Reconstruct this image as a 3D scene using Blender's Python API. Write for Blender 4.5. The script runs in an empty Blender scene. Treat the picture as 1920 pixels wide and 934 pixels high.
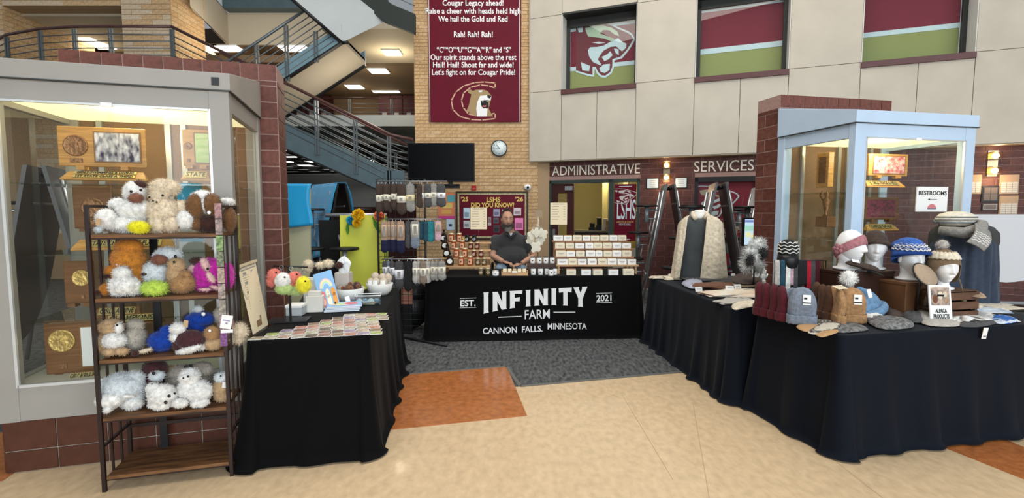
import bpy, bmesh, math, random
import numpy as np
from mathutils import Vector, Matrix, Euler
from mathutils.geometry import tessellate_polygon
random.seed(7); rng = np.random.default_rng(7)
S = bpy.context.scene; C = S.collection
R = math.radians; PI = math.pi; sin = math.sin; cos = math.cos

# ---------------- camera
FP = 930.0; TH = R(4.43); EYE = 1.5
cd = bpy.data.cameras.new('camera'); cam = bpy.data.objects.new('camera', cd); C.objects.link(cam)
cd.sensor_width = 36; cd.lens = FP/1920*36; cd.clip_start = .05; cd.clip_end = 200
cam.location = (0, 0, EYE); cam.rotation_euler = (PI/2-TH, 0, 0); S.camera = cam

# ---------------- world, lights, exposure
wd = bpy.data.worlds.new('world'); S.world = wd; wd.use_nodes = True
bg = wd.node_tree.nodes['Background']; bg.inputs[0].default_value = (.86, .93, 1.0, 1); bg.inputs[1].default_value = .30
S.view_settings.view_transform = 'Standard'; S.view_settings.look = 'None'
S.view_settings.exposure = 0.16; S.view_settings.gamma = 1; S.view_settings.use_curve_mapping = False
def area(name, loc, tgt, sx, sy, e, col=(1, 1, 1)):
    l = bpy.data.lights.new(name, 'AREA'); l.shape = 'RECTANGLE'; l.size = sx; l.size_y = sy; l.energy = e; l.color = col
    o = bpy.data.objects.new(name, l); C.objects.link(o); o.location = loc
    o.rotation_euler = (Vector(tgt)-Vector(loc)).to_track_quat('-Z', 'Y').to_euler(); return o
def point(name, loc, e, col=(1, .9, .75), r=.05):
    l = bpy.data.lights.new(name, 'POINT'); l.energy = e; l.color = col; l.shadow_soft_size = r
    o = bpy.data.objects.new(name, l); C.objects.link(o); o.location = loc; return o
area('daylight_glazing', (4, -7, 3.6), (1.5, 6, 2.0), 13, 6.5, 1250, (.88, .95, 1))
area('atrium_ceiling_light', (-.5, 3.0, 8.2), (-.5, 3.4, 0), 6, 5, 420, (1, .93, .82))
area('hall_ceiling_light', (2.5, 7.5, 8.2), (2.5, 7.4, 0), 6, 3, 130, (1, .95, .88))

# ---------------- pixel helpers: the place on a known real plane that a photograph pixel (1920x934) shows
def ray(px, py):
    cx = (px-960)/FP; cy = (467-py)/FP
    return Vector((cx, cos(TH)+cy*sin(TH), -sin(TH)+cy*cos(TH)))
def PZ(px, py, z):
    d = ray(px, py); t = (z-EYE)/d.z; return Vector((d.x*t, d.y*t, z))
def PY(px, py, y):
    d = ray(px, py); t = y/d.y; return Vector((d.x*t, y, EYE+d.z*t))
def PP(px, py, o, n):
    d = ray(px, py); o = Vector(o); n = Vector(n); t = (o-Vector((0, 0, EYE))).dot(n)/d.dot(n)
    return Vector((0, 0, EYE))+d*t

# ---------------- materials
MC = {}
def mat(name, col=(.8, .8, .8), rough=.6, metal=0., noise=0., scale=8., col2=None, bump=0., emit=None, es=1., stretch=None, detail=4., spec=.3, sheen=0., alpha=None, kind='noise', coat=0., wave=None):
    if name in MC: return MC[name]
    m = bpy.data.materials.new(name); m.use_nodes = True; nt = m.node_tree; b = nt.nodes['Principled BSDF']
    b.inputs['Base Color'].default_value = (*col, 1); b.inputs['Roughness'].default_value = rough; b.inputs['Metallic'].default_value = metal
    b.inputs['Specular IOR Level'].default_value = spec
    if sheen: b.inputs['Sheen Weight'].default_value = sheen; b.inputs['Sheen Roughness'].default_value = .5
    if coat: b.inputs['Coat Weight'].default_value = coat; b.inputs['Coat Roughness'].default_value = .08
    if emit: b.inputs['Emission Color'].default_value = (*emit, 1); b.inputs['Emission Strength'].default_value = es
    if alpha is not None: b.inputs['Alpha'].default_value = alpha
    m.diffuse_color = (*col, 1)
    if noise or bump or col2:
        tc = nt.nodes.new('ShaderNodeTexCoord'); mp = nt.nodes.new('ShaderNodeMapping'); nt.links.new(tc.outputs['Object'], mp.inputs[0])
        if stretch: mp.inputs['Scale'].default_value = stretch
        if kind == 'voronoi':
            n = nt.nodes.new('ShaderNodeTexVoronoi'); n.inputs['Scale'].default_value = scale; fac = n.outputs['Distance']
        elif kind == 'wave':
            n = nt.nodes.new('ShaderNodeTexWave'); n.inputs['Scale'].default_value = scale; n.inputs['Distortion'].default_value = 3 if wave is None else wave; n.inputs['Detail'].default_value = 2; fac = n.outputs['Fac']
            n.bands_direction = 'Z'
        else:
            n = nt.nodes.new('ShaderNodeTexNoise'); n.inputs['Scale'].default_value = scale; n.inputs['Detail'].default_value = detail; fac = n.outputs['Fac']
        nt.links.new(mp.outputs[0], n.inputs['Vector'])
        c2 = col2 or tuple(max(0, c*(1-noise)) for c in col); c1 = col if col2 else tuple(min(1, c*(1+noise*.6)) for c in col)
        if noise or col2:
            r = nt.nodes.new('ShaderNodeValToRGB'); r.color_ramp.elements[0].position = .32; r.color_ramp.elements[1].position = .68
            r.color_ramp.elements[0].color = (*c2, 1); r.color_ramp.elements[1].color = (*c1, 1)
            nt.links.new(fac, r.inputs[0]); nt.links.new(r.outputs[0], b.inputs['Base Color'])
        if bump:
            bp = nt.nodes.new('ShaderNodeBump'); bp.inputs['Strength'].default_value = min(1, bump); bp.inputs['Distance'].default_value = .01
            nt.links.new(fac, bp.inputs['Height']); nt.links.new(bp.outputs[0], b.inputs['Normal'])
    MC[name] = m; return m
def glass(name, tint=(1, 1, 1), refl=.1, rough=.0):
    if name in MC: return MC[name]
    m = bpy.data.materials.new(name); m.use_nodes = True; nt = m.node_tree; nt.nodes.clear()
    o = nt.nodes.new('ShaderNodeOutputMaterial'); t = nt.nodes.new('ShaderNodeBsdfTransparent'); g = nt.nodes.new('ShaderNodeBsdfGlossy'); mx = nt.nodes.new('ShaderNodeMixShader')
    t.inputs[0].default_value = (*tint, 1); g.inputs['Roughness'].default_value = rough
    lw = nt.nodes.new('ShaderNodeFresnel'); lw.inputs[0].default_value = 1.45
    ad = nt.nodes.new('ShaderNodeMath'); ad.operation = 'ADD'; ad.inputs[1].default_value = refl; ad.use_clamp = True
    gm = nt.nodes.new('ShaderNodeNewGeometry'); iv = nt.nodes.new('ShaderNodeMath'); iv.operation = 'SUBTRACT'; iv.inputs[0].default_value = 1; mu = nt.nodes.new('ShaderNodeMath'); mu.operation = 'MULTIPLY'
    nt.links.new(gm.outputs['Backfacing'], iv.inputs[1]); nt.links.new(lw.outputs[0], ad.inputs[0]); nt.links.new(ad.outputs[0], mu.inputs[0]); nt.links.new(iv.outputs[0], mu.inputs[1]); nt.links.new(mu.outputs[0], mx.inputs[0]); nt.links.new(t.outputs[0], mx.inputs[1]); nt.links.new(g.outputs[0], mx.inputs[2]); nt.links.new(mx.outputs[0], o.inputs[0])
    MC[name] = m; return m

# ---------------- object helpers
def tag(o, label=None, cat=None, group=None, kind=None):
    if label: o['label'] = label
    if cat: o['category'] = cat
    if group: o['group'] = group
    if kind: o['kind'] = kind
    return o
def thing(name, label, cat, loc=(0, 0, 0), rz=0, group=None, rot=None):
    o = bpy.data.objects.new(name, None); C.objects.link(o); o.empty_display_size = .1
    o.location = loc; o.rotation_euler = rot if rot else (0, 0, rz); return tag(o, label, cat, group)
def dup(root, loc=None, rz=None, label=None, rot=None, group=None):
    r = root.copy(); C.objects.link(r)
    if loc is not None: r.location = loc
    if rz is not None: r.rotation_euler = (0, 0, rz)
    if rot is not None: r.rotation_euler = rot
    if label: r['label'] = label
    if group: r['group'] = group
    for ch in list(root.children):
        c = ch.copy(); C.objects.link(c); c.parent = r
        for g in ch.children:
            d = g.copy(); C.objects.link(d); d.parent = c
    return r
def frame(u, n=None):
    return u
class MB:
    def __init__(s): s.v = []; s.f = []; s.m = []; s.sm = []
    def add(s, vs, fs, mi=0, smooth=False, M=None):
        b = len(s.v)
        s.v += [tuple(M @ Vector(v)) if M is not None else tuple(v) for v in vs]
        for f in fs: s.f.append(tuple(i+b for i in f)); s.m.append(mi); s.sm.append(smooth)
        return s
    def box(s, c, d, mi=0, rz=0, rot=None, M=None):
        x, y, z = d[0]/2, d[1]/2, d[2]/2
        vs = [(-x, -y, -z), (x, -y, -z), (x, y, -z), (-x, y, -z), (-x, -y, z), (x, -y, z), (x, y, z), (-x, y, z)]
        T = Matrix.Translation(c) @ (Euler(rot).to_matrix().to_4x4() if rot else Matrix.Rotation(rz, 4, 'Z'))
        if M is not None: T = M @ T
        return s.add(vs, [(0, 3, 2, 1), (4, 5, 6, 7), (0, 1, 5, 4), (1, 2, 6, 5), (2, 3, 7, 6), (3, 0, 4, 7)], mi, False, T)
    def b2(s, a, b, mi=0):
        return s.box([(a[i]+b[i])/2 for i in range(3)], [abs(b[i]-a[i]) for i in range(3)], mi)
    def hexa(s, p, mi=0):      # 8 points bottom 4 then top 4
        return s.add(p, [(0, 3, 2, 1), (4, 5, 6, 7), (0, 1, 5, 4), (1, 2, 6, 5), (2, 3, 7, 6), (3, 0, 4, 7)], mi)
    def quadslab(s, q, n, t, mi=0):   # quad thickened along n
        n = Vector(n).normalized()*t; q = [Vector(p) for p in q]
        return s.hexa(q+[p+n for p in q], mi)
    def tube(s, pts, r, n=8, mi=0, cap=True, closed=False):
        pts = [Vector(p) for p in pts]; rr = r if isinstance(r, (list, tuple)) else [r]*len(pts)
        vs = []; fs = []; N = len(pts); up = None
        for i, p in enumerate(pts):
            if closed: t = pts[(i+1) % N]-pts[i-1]
            else: t = (pts[min(i+1, N-1)]-pts[max(i-1, 0)])
            if t.length < 1e-9: t = Vector((0, 0, 1))
            t.normalize()
            if up is None:
                up = Vector((0, 0, 1)) if abs(t.z) < .9 else Vector((1, 0, 0))
            a = up-t*up.dot(t)
            if a.length < 1e-6: a = t.orthogonal()
            a.normalize(); b = t.cross(a); up = a
            for k in range(n):
                w = 2*PI*k/n; vs.append(p+(a*cos(w)+b*sin(w))*rr[i])
        L = N if closed else N-1
        for i in range(L):
            j = (i+1) % N
            for k in range(n): fs.append((i*n+k, i*n+(k+1) % n, j*n+(k+1) % n, j*n+k))
        if cap and not closed: fs.append(tuple(range(n-1, -1, -1))); fs.append(tuple((N-1)*n+k for k in range(n)))
        return s.add(vs, fs, mi, True)
    def lathe(s, prof, n=24, mi=0, M=None, c=(0, 0, 0), sx=1, sy=1):
        vs = []; fs = []
        for r, z in prof:
            for k in range(n):
                w = 2*PI*k/n; vs.append((c[0]+r*cos(w)*sx, c[1]+r*sin(w)*sy, c[2]+z))
        for i in range(len(prof)-1):
            for k in range(n): fs.append((i*n+k, i*n+(k+1) % n, (i+1)*n+(k+1) % n, (i+1)*n+k))
        fs.append(tuple(range(n-1, -1, -1))); fs.append(tuple((len(prof)-1)*n+k for k in range(n)))
        return s.add(vs, fs, mi, True, M)
    def ell(s, c, r, mi=0, nu=20, nv=12, rot=None, M=None):
        if not hasattr(r, '__len__'): r = (r, r, r)
        T = Matrix.Translation(c) @ (Euler(rot).to_matrix().to_4x4() if rot else Matrix())
        if M is not None: T = M @ T
        vs = [(0, 0, r[2])]; fs = []
        for i in range(1, nv):
            a = PI*i/nv
            for k in range(nu): w = 2*PI*k/nu; vs.append((r[0]*sin(a)*cos(w), r[1]*sin(a)*sin(w), r[2]*cos(a)))
        vs.append((0, 0, -r[2])); L = len(vs)-1
        for k in range(nu):
            fs.append((0, 1+k, 1+(k+1) % nu)); fs.append((L, 1+(nv-2)*nu+(k+1) % nu, 1+(nv-2)*nu+k))
        for i in range(nv-2):
            for k in range(nu): a = 1+i*nu; b = a+nu; fs.append((a+k, b+k, b+(k+1) % nu, a+(k+1) % nu))
        return s.add(vs, fs, mi, True, T)
    def poly(s, pts, t=.002, mi=0, M=None, holes=None, f=None):   # 2D polygon in xz plane, faces -y, thickness t
        loops = [[Vector((p[0], p[1], 0)) for p in pts]]+[[Vector((p[0], p[1], 0)) for p in h] for h in (holes or [])]
        tri = tessellate_polygon(loops); flat = [p for l in loops for p in l]; n = len(flat)
        g = f or (lambda x, z, d: (x, -d, z))
        vs = [g(p.x, p.y, t) for p in flat]+[g(p.x, p.y, 0) for p in flat]
        fs = []
        for a, b, c in tri:
            pa, pb, pc = flat[a], flat[b], flat[c]
            if (pb-pa).cross(pc-pa).z < 0: a, c = c, a
            fs.append((a, b, c)); fs.append((n+c, n+b, n+a))
        o = 0
        for l in loops:
            k = len(l)
            for i in range(k): fs.append((o+i, o+(i+1) % k, n+o+(i+1) % k, n+o+i))
            o += k
        return s.add(vs, fs, mi, False, M)
    def grid(s, fn, nu, nv, mi=0, cu=False, cv=False, smooth=True, M=None, flip=False):
        vs = [fn(i/(nu if cu else nu-1), j/(nv if cv else nv-1)) for j in range(nv) for i in range(nu)]
        fs = []
        for j in range(nv if cv else nv-1):
            for i in range(nu if cu else nu-1):
                a = j*nu+i; b = j*nu+(i+1) % nu; c = ((j+1) % nv)*nu+(i+1) % nu; d = ((j+1) % nv)*nu+i
                fs.append((a, d, c, b) if flip else (a, b, c, d))
        return s.add(vs, fs, mi, smooth, M)
    def puff(s, out, h, M=None, mi=0, base=0., rings=(1, .97, .88, .7, .45, .2), bot=.15, rnd=0.):   # soft flat-lying shape, outline in xy
        cx = sum(p[0] for p in out)/len(out); cy = sum(p[1] for p in out)/len(out); n = len(out); vs = []; fs = []
        for sgn in (0, 1):
            for q in rings:
                hh = h*math.sqrt(max(0, 1-q**3)) if sgn == 0 else -h*bot*math.sqrt(max(0, 1-q**3))
                for x, y in out:
                    vs.append((cx+(x-cx)*q, cy+(y-cy)*q, base+h*bot+hh*(1-bot)+random.uniform(-rnd, rnd)*(q < 1 and sgn == 0)))
        K = len(rings)
        for sgn in (0, 1):
            o = sgn*K*n
            for i in range(K-1):
                for k in range(n):
                    a, b, c, d = o+i*n+k, o+i*n+(k+1) % n, o+(i+1)*n+(k+1) % n, o+(i+1)*n+k
                    fs.append((a, b, c, d) if sgn == 0 else (d, c, b, a))
            cen = [o+(K-1)*n+k for k in range(n)]
            fs.append(tuple(cen) if sgn == 0 else tuple(cen[::-1]))
        return s.add(vs, fs, mi, True, M)
    def mesh(s, name, mats):
        me = bpy.data.meshes.new(name); me.from_pydata(s.v, [], s.f)
        for m in (mats if isinstance(mats, (list, tuple)) else [mats]): me.materials.append(m)
        me.polygons.foreach_set('material_index', s.m); me.polygons.foreach_set('use_smooth', s.sm); me.update(); return me
    def obj(s, name, mats, parent=None, bev=0, label=None, sub=0):
        o = bpy.data.objects.new(name, s.mesh(name, mats)); C.objects.link(o)
        if parent: o.parent = parent
        if bev:
            m = o.modifiers.new('bevel', 'BEVEL'); m.width = bev; m.segments = 2; m.limit_method = 'ANGLE'
        if sub:
            m = o.modifiers.new('sub', 'SUBSURF'); m.levels = sub; m.render_levels = sub
        if label: o['label'] = label
        return o
def inst(name, me, parent, loc=(0, 0, 0), rot=(0, 0, 0), scale=(1, 1, 1), label=None):
    o = bpy.data.objects.new(name, me); C.objects.link(o); o.parent = parent; o.location = loc; o.rotation_euler = rot; o.scale = scale
    if label: o['label'] = label
    return o
TXC = {}
def textgeo(body, size=1., align='CENTER', bold=0., ext=.003, space=1., shear=0.):
    key = (body, size, align, bold, ext, space, shear)
    if key in TXC: return TXC[key]
    cu = bpy.data.curves.new('t', 'FONT'); cu.body = body; cu.size = size; cu.align_x = align; cu.align_y = 'CENTER'; cu.offset = bold; cu.extrude = ext/2; cu.space_character = space; cu.shear = shear; cu.resolution_u = 3
    o = bpy.data.objects.new('t', cu); C.objects.link(o); dg = bpy.context.evaluated_depsgraph_get(); me = bpy.data.meshes.new_from_object(o.evaluated_get(dg))
    vs = [tuple(v.co) for v in me.vertices]; fs = [tuple(p.vertices) for p in me.polygons]
    bpy.data.objects.remove(o); bpy.data.curves.remove(cu); bpy.data.meshes.remove(me)
    TXC[key] = (vs, fs); return vs, fs
def text(mb, body, M, size, mi=0, bold=0., ext=.002, align='CENTER', space=1., wid=None, flat=False):
    """text in the xz plane of M, reading towards -y; wid forces its width"""
    vs, fs = textgeo(body, size, align, bold, ext, space)
    if not vs: return
    k = 1
    if wid:
        w = max(v[0] for v in vs)-min(v[0] for v in vs); k = wid/w
    mb.add([(v[0]*k, -v[2], v[1]) if not flat else (v[0]*k, v[1], v[2]) for v in vs], fs, mi, False, M)
def Mat(loc=(0, 0, 0), rz=0, rx=0, ry=0):
    return Matrix.Translation(loc) @ Matrix.Rotation(rz, 4, 'Z') @ Matrix.Rotation(rx, 4, 'X') @ Matrix.Rotation(ry, 4, 'Y')
def fur(mb, ells, dens, ln, mi_of, wid=.0016, droop=.3, jit=.5, seed=1, lay=0.):
    """hair blades on a union of ellipsoids: ells = [(c, r, rot3x3 or None, mi)]"""
    g = np.random.default_rng(seed)
    for i, (c, r, Rm, mi) in enumerate(ells):
        c = np.array(c, float); r = np.array(r, float) if hasattr(r, '__len__') else np.array([r]*3, float)
        Rm = np.array(Rm) if Rm is not None else np.eye(3)
        area_ = 4*PI*((r[0]*r[1])**1.6/3+(r[0]*r[2])**1.6/3+(r[1]*r[2])**1.6/3)**(1/1.6)
        n = int(area_*dens)
        if n < 1: continue
        d = g.normal(size=(n, 3)); d /= np.linalg.norm(d, axis=1)[:, None]
        p = (d*r) @ Rm.T+c; nn = (d/r) @ Rm.T; nn /= np.linalg.norm(nn, axis=1)[:, None]
        keep = np.ones(n, bool)
        for j, (c2, r2, R2, _) in enumerate(ells):
            if j == i: continue
            r2 = np.array(r2, float) if hasattr(r2, '__len__') else np.array([r2]*3, float); R2 = np.array(R2) if R2 is not None else np.eye(3)
            keep &= (((((p-np.array(c2)) @ R2)/r2)**2).sum(1) > .92)
        p = p[keep]; nn = nn[keep]; n = len(p)
        if n == 0: continue
        dirn = nn+g.normal(size=(n, 3))*jit; dirn[:, 2] -= droop; dirn /= np.linalg.norm(dirn, axis=1)[:, None]
        dirn = dirn+nn*.25
        side = np.cross(dirn, g.normal(size=(n, 3))); side /= np.linalg.norm(side, axis=1)[:, None]
        L = ln*(.6+.8*g.random(n))[:, None]
        a = p-nn*.002+side*wid; b = p-nn*.002-side*wid; t = p+dirn*L
        base = len(mb.v); V = np.empty((n*3, 3)); V[0::3] = a; V[1::3] = b; V[2::3] = t
        mb.v += [tuple(x) for x in V.tolist()]
        mb.f += [(base+3*k, base+3*k+1, base+3*k+2) for k in range(n)]; mb.m += [mi]*n; mb.sm += [False]*n
def Zup(p, d): return (p[0], p[1], p[2]+d)

# ---------------- shared materials
M_brick_tan = mat('tan_brick', (.56, .36, .18), .8, noise=.25, scale=30, bump=.3)
M_brick_tan2 = mat('tan_brick_light', (.62, .42, .23), .8, noise=.22, scale=30, bump=.3)
M_mortar_tan = mat('tan_mortar', (.42, .29, .17), .9, noise=.2, scale=60)
M_brick_dk = mat('burgundy_block', (.115, .036, .026), .55, noise=.3, scale=24, bump=.25)
M_brick_dk2 = mat('burgundy_block_light', (.15, .052, .038), .55, noise=.3, scale=24, bump=.25)
M_mortar_dk = mat('burgundy_mortar', (.36, .23, .20), .9, noise=.2, scale=60)
M_frame = mat('case_frame_paint', (.315, .30, .275), .42, noise=.06, scale=3)
M_frame_b = mat('case_frame_daylight_tint', (.47, .60, .76), .40, noise=.05, scale=3)  # same frame as the left case; blue daylight put into the colour
M_beige = mat('beige_plaster_panel', (.55, .50, .42), .75, noise=.07, scale=2.2, bump=.12)
M_beige2 = mat('beige_paint', (.52, .45, .34), .8, noise=.05, scale=2)
M_teal = mat('teal_steel', (.085, .13, .15), .45, noise=.12, scale=5)
M_soffit = mat('pale_grey_soffit', (.42, .46, .47), .7, noise=.05, scale=2)
M_black = mat('black_metal', (.012, .012, .013), .4)
M_blackpl = mat('black_plastic', (.010, .010, .011), .4, spec=.2)
M_steel = mat('brushed_steel', (.55, .56, .58), .3, metal=.9)
M_rail = mat('painted_rail_steel', (.14, .16, .17), .35, metal=.5)
M_railtop = mat('burgundy_handrail', (.09, .04, .035), .3)
M_cloth = mat('black_tablecloth', (.0025, .0025, .003), .8, sheen=.02, spec=.08, bump=.05, scale=250)
M_cloth2 = mat('black_tablecloth_blue_sheen', (.002, .004, .009), .75, sheen=.04, spec=.12, bump=.05, scale=250)  # black cloth of the right tables; bluish sheen put into its base colour
M_white = mat('white_card', (.8, .8, .78), .6)
M_whitepl = mat('white_plastic', (.85, .86, .88), .35)
M_cream = mat('cream_card', (.72, .62, .43), .7)
M_ink = mat('black_ink', (.01, .01, .01), .6)
M_greyink = mat('grey_ink', (.25, .24, .23), .7)
M_oak = mat('oak_plaque_wood', (.52, .27, .08), .35, noise=.3, scale=6, stretch=(1, 6, 18))
M_oakdk = mat('walnut_plaque_wood', (.20, .09, .035), .35, noise=.3, scale=6, stretch=(1, 6, 18))
M_bronze = mat('bronze_medallion', (.30, .15, .07), .4, metal=.6, noise=.3, scale=60, bump=.6)
M_gold = mat('gold_medallion', (.62, .42, .14), .38, metal=.6, noise=.3, scale=60, bump=.6)
M_brass = mat('brass_strip', (.50, .40, .17), .35, metal=.5)
M_glass = glass('clear_glass', (.97, .98, .97), .012)
M_maroon = mat('maroon_banner_vinyl', (.125, .005, .018), .5, noise=.1, scale=3, spec=.12)
M_white_print = mat('white_print', (.85, .85, .85), .5)
# ================= STRUCTURE =================
def struct(mb, name, mats, parent=None, **k):
    o = mb.obj(name, mats, parent, **k)
    if parent is None: o['kind'] = 'structure'
    return o
BRC = {}
def bricks(parent, O, u, nrm, W, z0, z1, bl, bh, j, d, mats, holes=(), nind=300, near=None, name='brick', off=0.):
    """real bricks on a mortar wall: the nearest ones are parts, the rest one part of kind stuff"""
    O = Vector(O); u = Vector(u).normalized(); nrm = Vector(nrm).normalized(); ang = math.atan2(u.y, u.x)
    items = []; row = 0; z = z0
    while z < z1-.01:
        h = min(bh, z1-z); x = -(bl/2 if row % 2 else 0)+off-(bl if off else 0)
        while x < W:
            a, b = max(0, x), min(W, x+bl); segs = [(a, b)]
            for (h0, h1, g0, g1) in holes:
                if z+h > g0+.01 and z < g1-.01:
                    ns = []
                    for s0, s1 in segs:
                        if s1 <= h0 or s0 >= h1: ns.append((s0, s1)); continue
                        if s0 < h0: ns.append((s0, h0))
                        if s1 > h1: ns.append((h1, s1))
                    segs = ns
            for s0, s1 in segs:
                if s1-s0 > .03: items.append(((s0+s1)/2, z+h/2, s1-s0-j, h-j))
            x += bl
        z += bh; row += 1
    nr = Vector(near) if near is not None else Vector((0, 0, EYE))
    items.sort(key=lambda t: ((O+u*t[0]+Vector((0, 0, t[1])))-nr).length)
    rest = MB(); rnd = random.Random(5)
    T0 = Matrix((( u.x, -nrm.x, 0, O.x), (u.y, -nrm.y, 0, O.y), (0, 0, 1, 0), (0, 0, 0, 1)))
    for k, (x, zc, w, h) in enumerate(items):
        mi = 1 if rnd.random() < .35 else 0; pr = rnd.uniform(-.0015, .0015)
        P = O+u*x+nrm*(pr); P.z = zc
        if k < nind:
            key = (round(w, 3), round(h, 3), d, mats[mi].name)
            if key not in BRC:
                m = MB(); m.box((0, 0, 0), (w, d*2, h)); BRC[key] = m.mesh('brick', mats[mi])
            inst(name, BRC[key], parent, P, (0, 0, ang))
        else:
            rest.box((x, -pr, zc), (w, d*2, h), mi, M=T0)
    if rest.v:
        o = rest.obj(name+'work', mats, parent); o['kind'] = 'stuff'
def off(p, n, d): return Vector(p)+Vector(n)*d

# ---- floor: tan sheet, orange inlays, carpet
m_lino = mat('tan_linoleum', (.64, .475, .295), .25, noise=.13, scale=22, detail=11, coat=.25, stretch=(1, .6, 1))
m_lino_o = mat('orange_linoleum', (.42, .145, .045), .22, noise=.25, scale=20, detail=8, coat=.3)
m_carp = mat('grey_carpet', (.125, .13, .13), .95, col2=(.028, .032, .036), scale=34, bump=.6, stretch=(1, .35, 1), detail=6)
fl = MB(); fl.box((0, 8, -.06), (60, 60, .1)); floor = struct(fl, 'floor', m_lino)
def slab(name, pts, z0, z1, m, parent, label=None):
    mb = MB(); mb.poly([(p[0], p[1]) for p in pts], z1-z0, 0, f=lambda x, y, d: (x, y, z0+d)); return mb.obj(name, m, parent, label=label)
A1 = PZ(975, 725, 0); A2 = PZ(1290, 697, 0); ud = Vector((A2.x-A1.x, A2.y-A1.y, 0)).normalized(); vd = Vector((-ud.y, ud.x, 0))
o2 = PZ(950, 688, 0); o3 = PZ(988, 780, 0); o4 = PZ(725, 809, 0)
slab('linoleum_sheet', [(-30, -20), (30, -20), (30, 37), (-30, 37)], -.011, 0, m_lino, floor, 'tan marbled sheet floor')
Al = A1-ud*30; Ar = A1+ud*40
orL = o2-ud*3.2
slab('carpet', [Al, A1-ud*.0, Ar, Ar+vd*30, Al+vd*30], 0, .004, m_carp, floor, 'dark grey patterned carpet')
slab('floor_inlay', [o3, o2, o2-ud*2.2, o3-ud*2.25], .0005, .0055, m_lino_o, floor, 'burnt orange floor inlay')
mb = MB(); 
for a, b in ((o2+ud*.0, o2-ud*2.2), (o2, A1), (A1, Ar)):
    t = (b-a).normalized(); mb.box(((a.x+b.x)/2, (a.y+b.y)/2, .004), ((b-a).length, .03, .006), rz=math.atan2(t.y, t.x))
mb.obj('transition_strip', mat('grey_vinyl_strip', (.13, .13, .12), .5), floor)
r1 = PZ(1728, 828, 0); r2 = PZ(1880, 811, 0); r3 = PZ(2075, 934, 0)
slab('floor_inlay', [r1+Vector((.36, -.98, 0)).normalized()*1.2+ud*.0, PZ(2300, 1000, 0), r2+vd*.6, r1+vd*.6], .0, .0012, m_lino_o, floor)
l1 = PZ(25, 893, 0)
slab('floor_inlay', [l1+vd*.9, l1+vd*.9-ud*1.5, l1-ud*1.5-vd*.06, l1-vd*.05-ud*.02], .0, .0014, m_lino_o, floor)

for a, b in (((1166, 740), (1262, 900)), ((1128, 733), (1160, 745)), ((1300, 760), (1330, 934)), ((1655, 934), (1560, 860))):
    p = PZ(*a, 0); q = PZ(*b, 0); d = q-p; mb = MB(); mb.box(((p.x+q.x)/2, (p.y+q.y)/2, .0004), (d.length, .003, .0012), rz=math.atan2(d.y, d.x)); mb.obj('sheet_seam', mat('floor_seam_line', (.42, .31, .19), .5), floor)
# ---- tan brick wall with the clock
W1 = Vector((-1.926, 10, 0))
wc = MB(); wc.b2((-1.926, 10.0, 0), (.75, 10.4, 7.2)); wall_clock = struct(wc, 'wall_back', M_mortar_tan)
bricks(wall_clock, (-1.926, 10.0, 0), (1, 0, 0), (0, -1, 0), 2.45, .10, 6.3, .2117, .0677, .010, .008, [M_brick_tan, M_brick_tan2], near=(-.75, 9.5, 2.9), holes=[(.36, 2.04, 3.3, 6.25)])

# ---- beige facade (rotated) with three windows
FO = Vector((.339, 9.945, 0)); FA = R(21.5); FU = Vector((cos(FA), -sin(FA), 0)); FN = Vector((-sin(FA), -cos(FA), 0))
def FT(px, py, d=0.):
    p = PP(px, py, FO-FN*d, FN); return (p-FO).dot(FU), p.z
FM = Matrix(((FU.x, -FN.x, 0, FO.x), (FU.y, -FN.y, 0, FO.y), (0, 0, 1, 0), (0, 0, 0, 1)))   # local x along wall, -y outwards
ZB = 2.47; ZS = 3.80; ZT = 5.2; ZR = 7.2
wins = [(FT(1053, 160)[0], FT(1193, 140)[0]), (FT(1303, 130)[0], FT(1480, 112)[0]), (FT(1615, 100)[0], FT(1830, 85)[0])]
mids = [FT(1119, 220)[0], FT(1386, 220)[0], FT(1718, 180)[0]]
fw = MB()     # core behind the panels
def fbox(mb, t0, t1, y0, y1, z0, z1, mi=0): mb.b2((t0, y0, z0), (t1, y1, z1), mi)
core = MB(); e = .02
xs = [0]+[v for w in wins for v in w]+[24]
fbox(core, e, 24, .02, .5, ZB+.002, ZS)
fbox(core, e, 24, .02, .5, ZT, ZR)
for i in range(0, len(xs), 2): fbox(core, xs[i]+(e if i == 0 else 0), xs[i+1], .02, .5, ZS, ZT)
wall_facade = struct(core, 'wall_front', mat('panel_backing', (.14, .13, .11), .9)); wall_facade.matrix_world = FM
def panel(t0, t1, z0, z1):
    g = .004; m = MB(); m.b2((t0+g, -.012, z0+g), (t1-g, .03, z1-g)); return m.obj('panel', M_beige, wall_facade, bev=.002)
for k, (a, b) in enumerate(wins):
    panel(a, mids[k], ZB, ZS-.02); panel(mids[k], b, ZB, ZS-.02); panel(a, b, ZT+.02, ZR)
    nx = wins[k+1][0] if k < 2 else b+1.35
    panel(b, nx, ZB, ZS); panel(b, nx, ZS, ZT); panel(b, nx, ZT, ZR)
panel(0, wins[0][0], ZB, ZS); panel(0, wins[0][0], ZS, ZT); panel(0, wins[0][0], ZT, ZR)
for a, b in ((wins[2][1]+1.35, wins[2][1]+2.7), (wins[2][1]+2.7, wins[2][1]+4.05), (wins[2][1]+4.05, wins[2][1]+6.5), (wins[2][1]+6.5, 24)):
    panel(a, b, ZB, ZS); panel(a, b, ZS, ZT); panel(a, b, ZT, ZR)
mb = MB(); mb.b2((-.0, -.012, ZB), (.02, .5, ZR)); mb.obj('corner_panel', M_beige, wall_facade)
m_shade_gold = mat('gold_shade', (.30, .31, .11), .6); m_shade_maroon = mat('maroon_shade', (.20, .012, .03), .6); m_pr = mat('pale_shade_print', (.62, .72, .78), .6)
m_pg = mat('pale_green_print', (.48, .58, .44), .6); m_mr = mat('maroon_print', (.17, .03, .04), .6)
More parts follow.
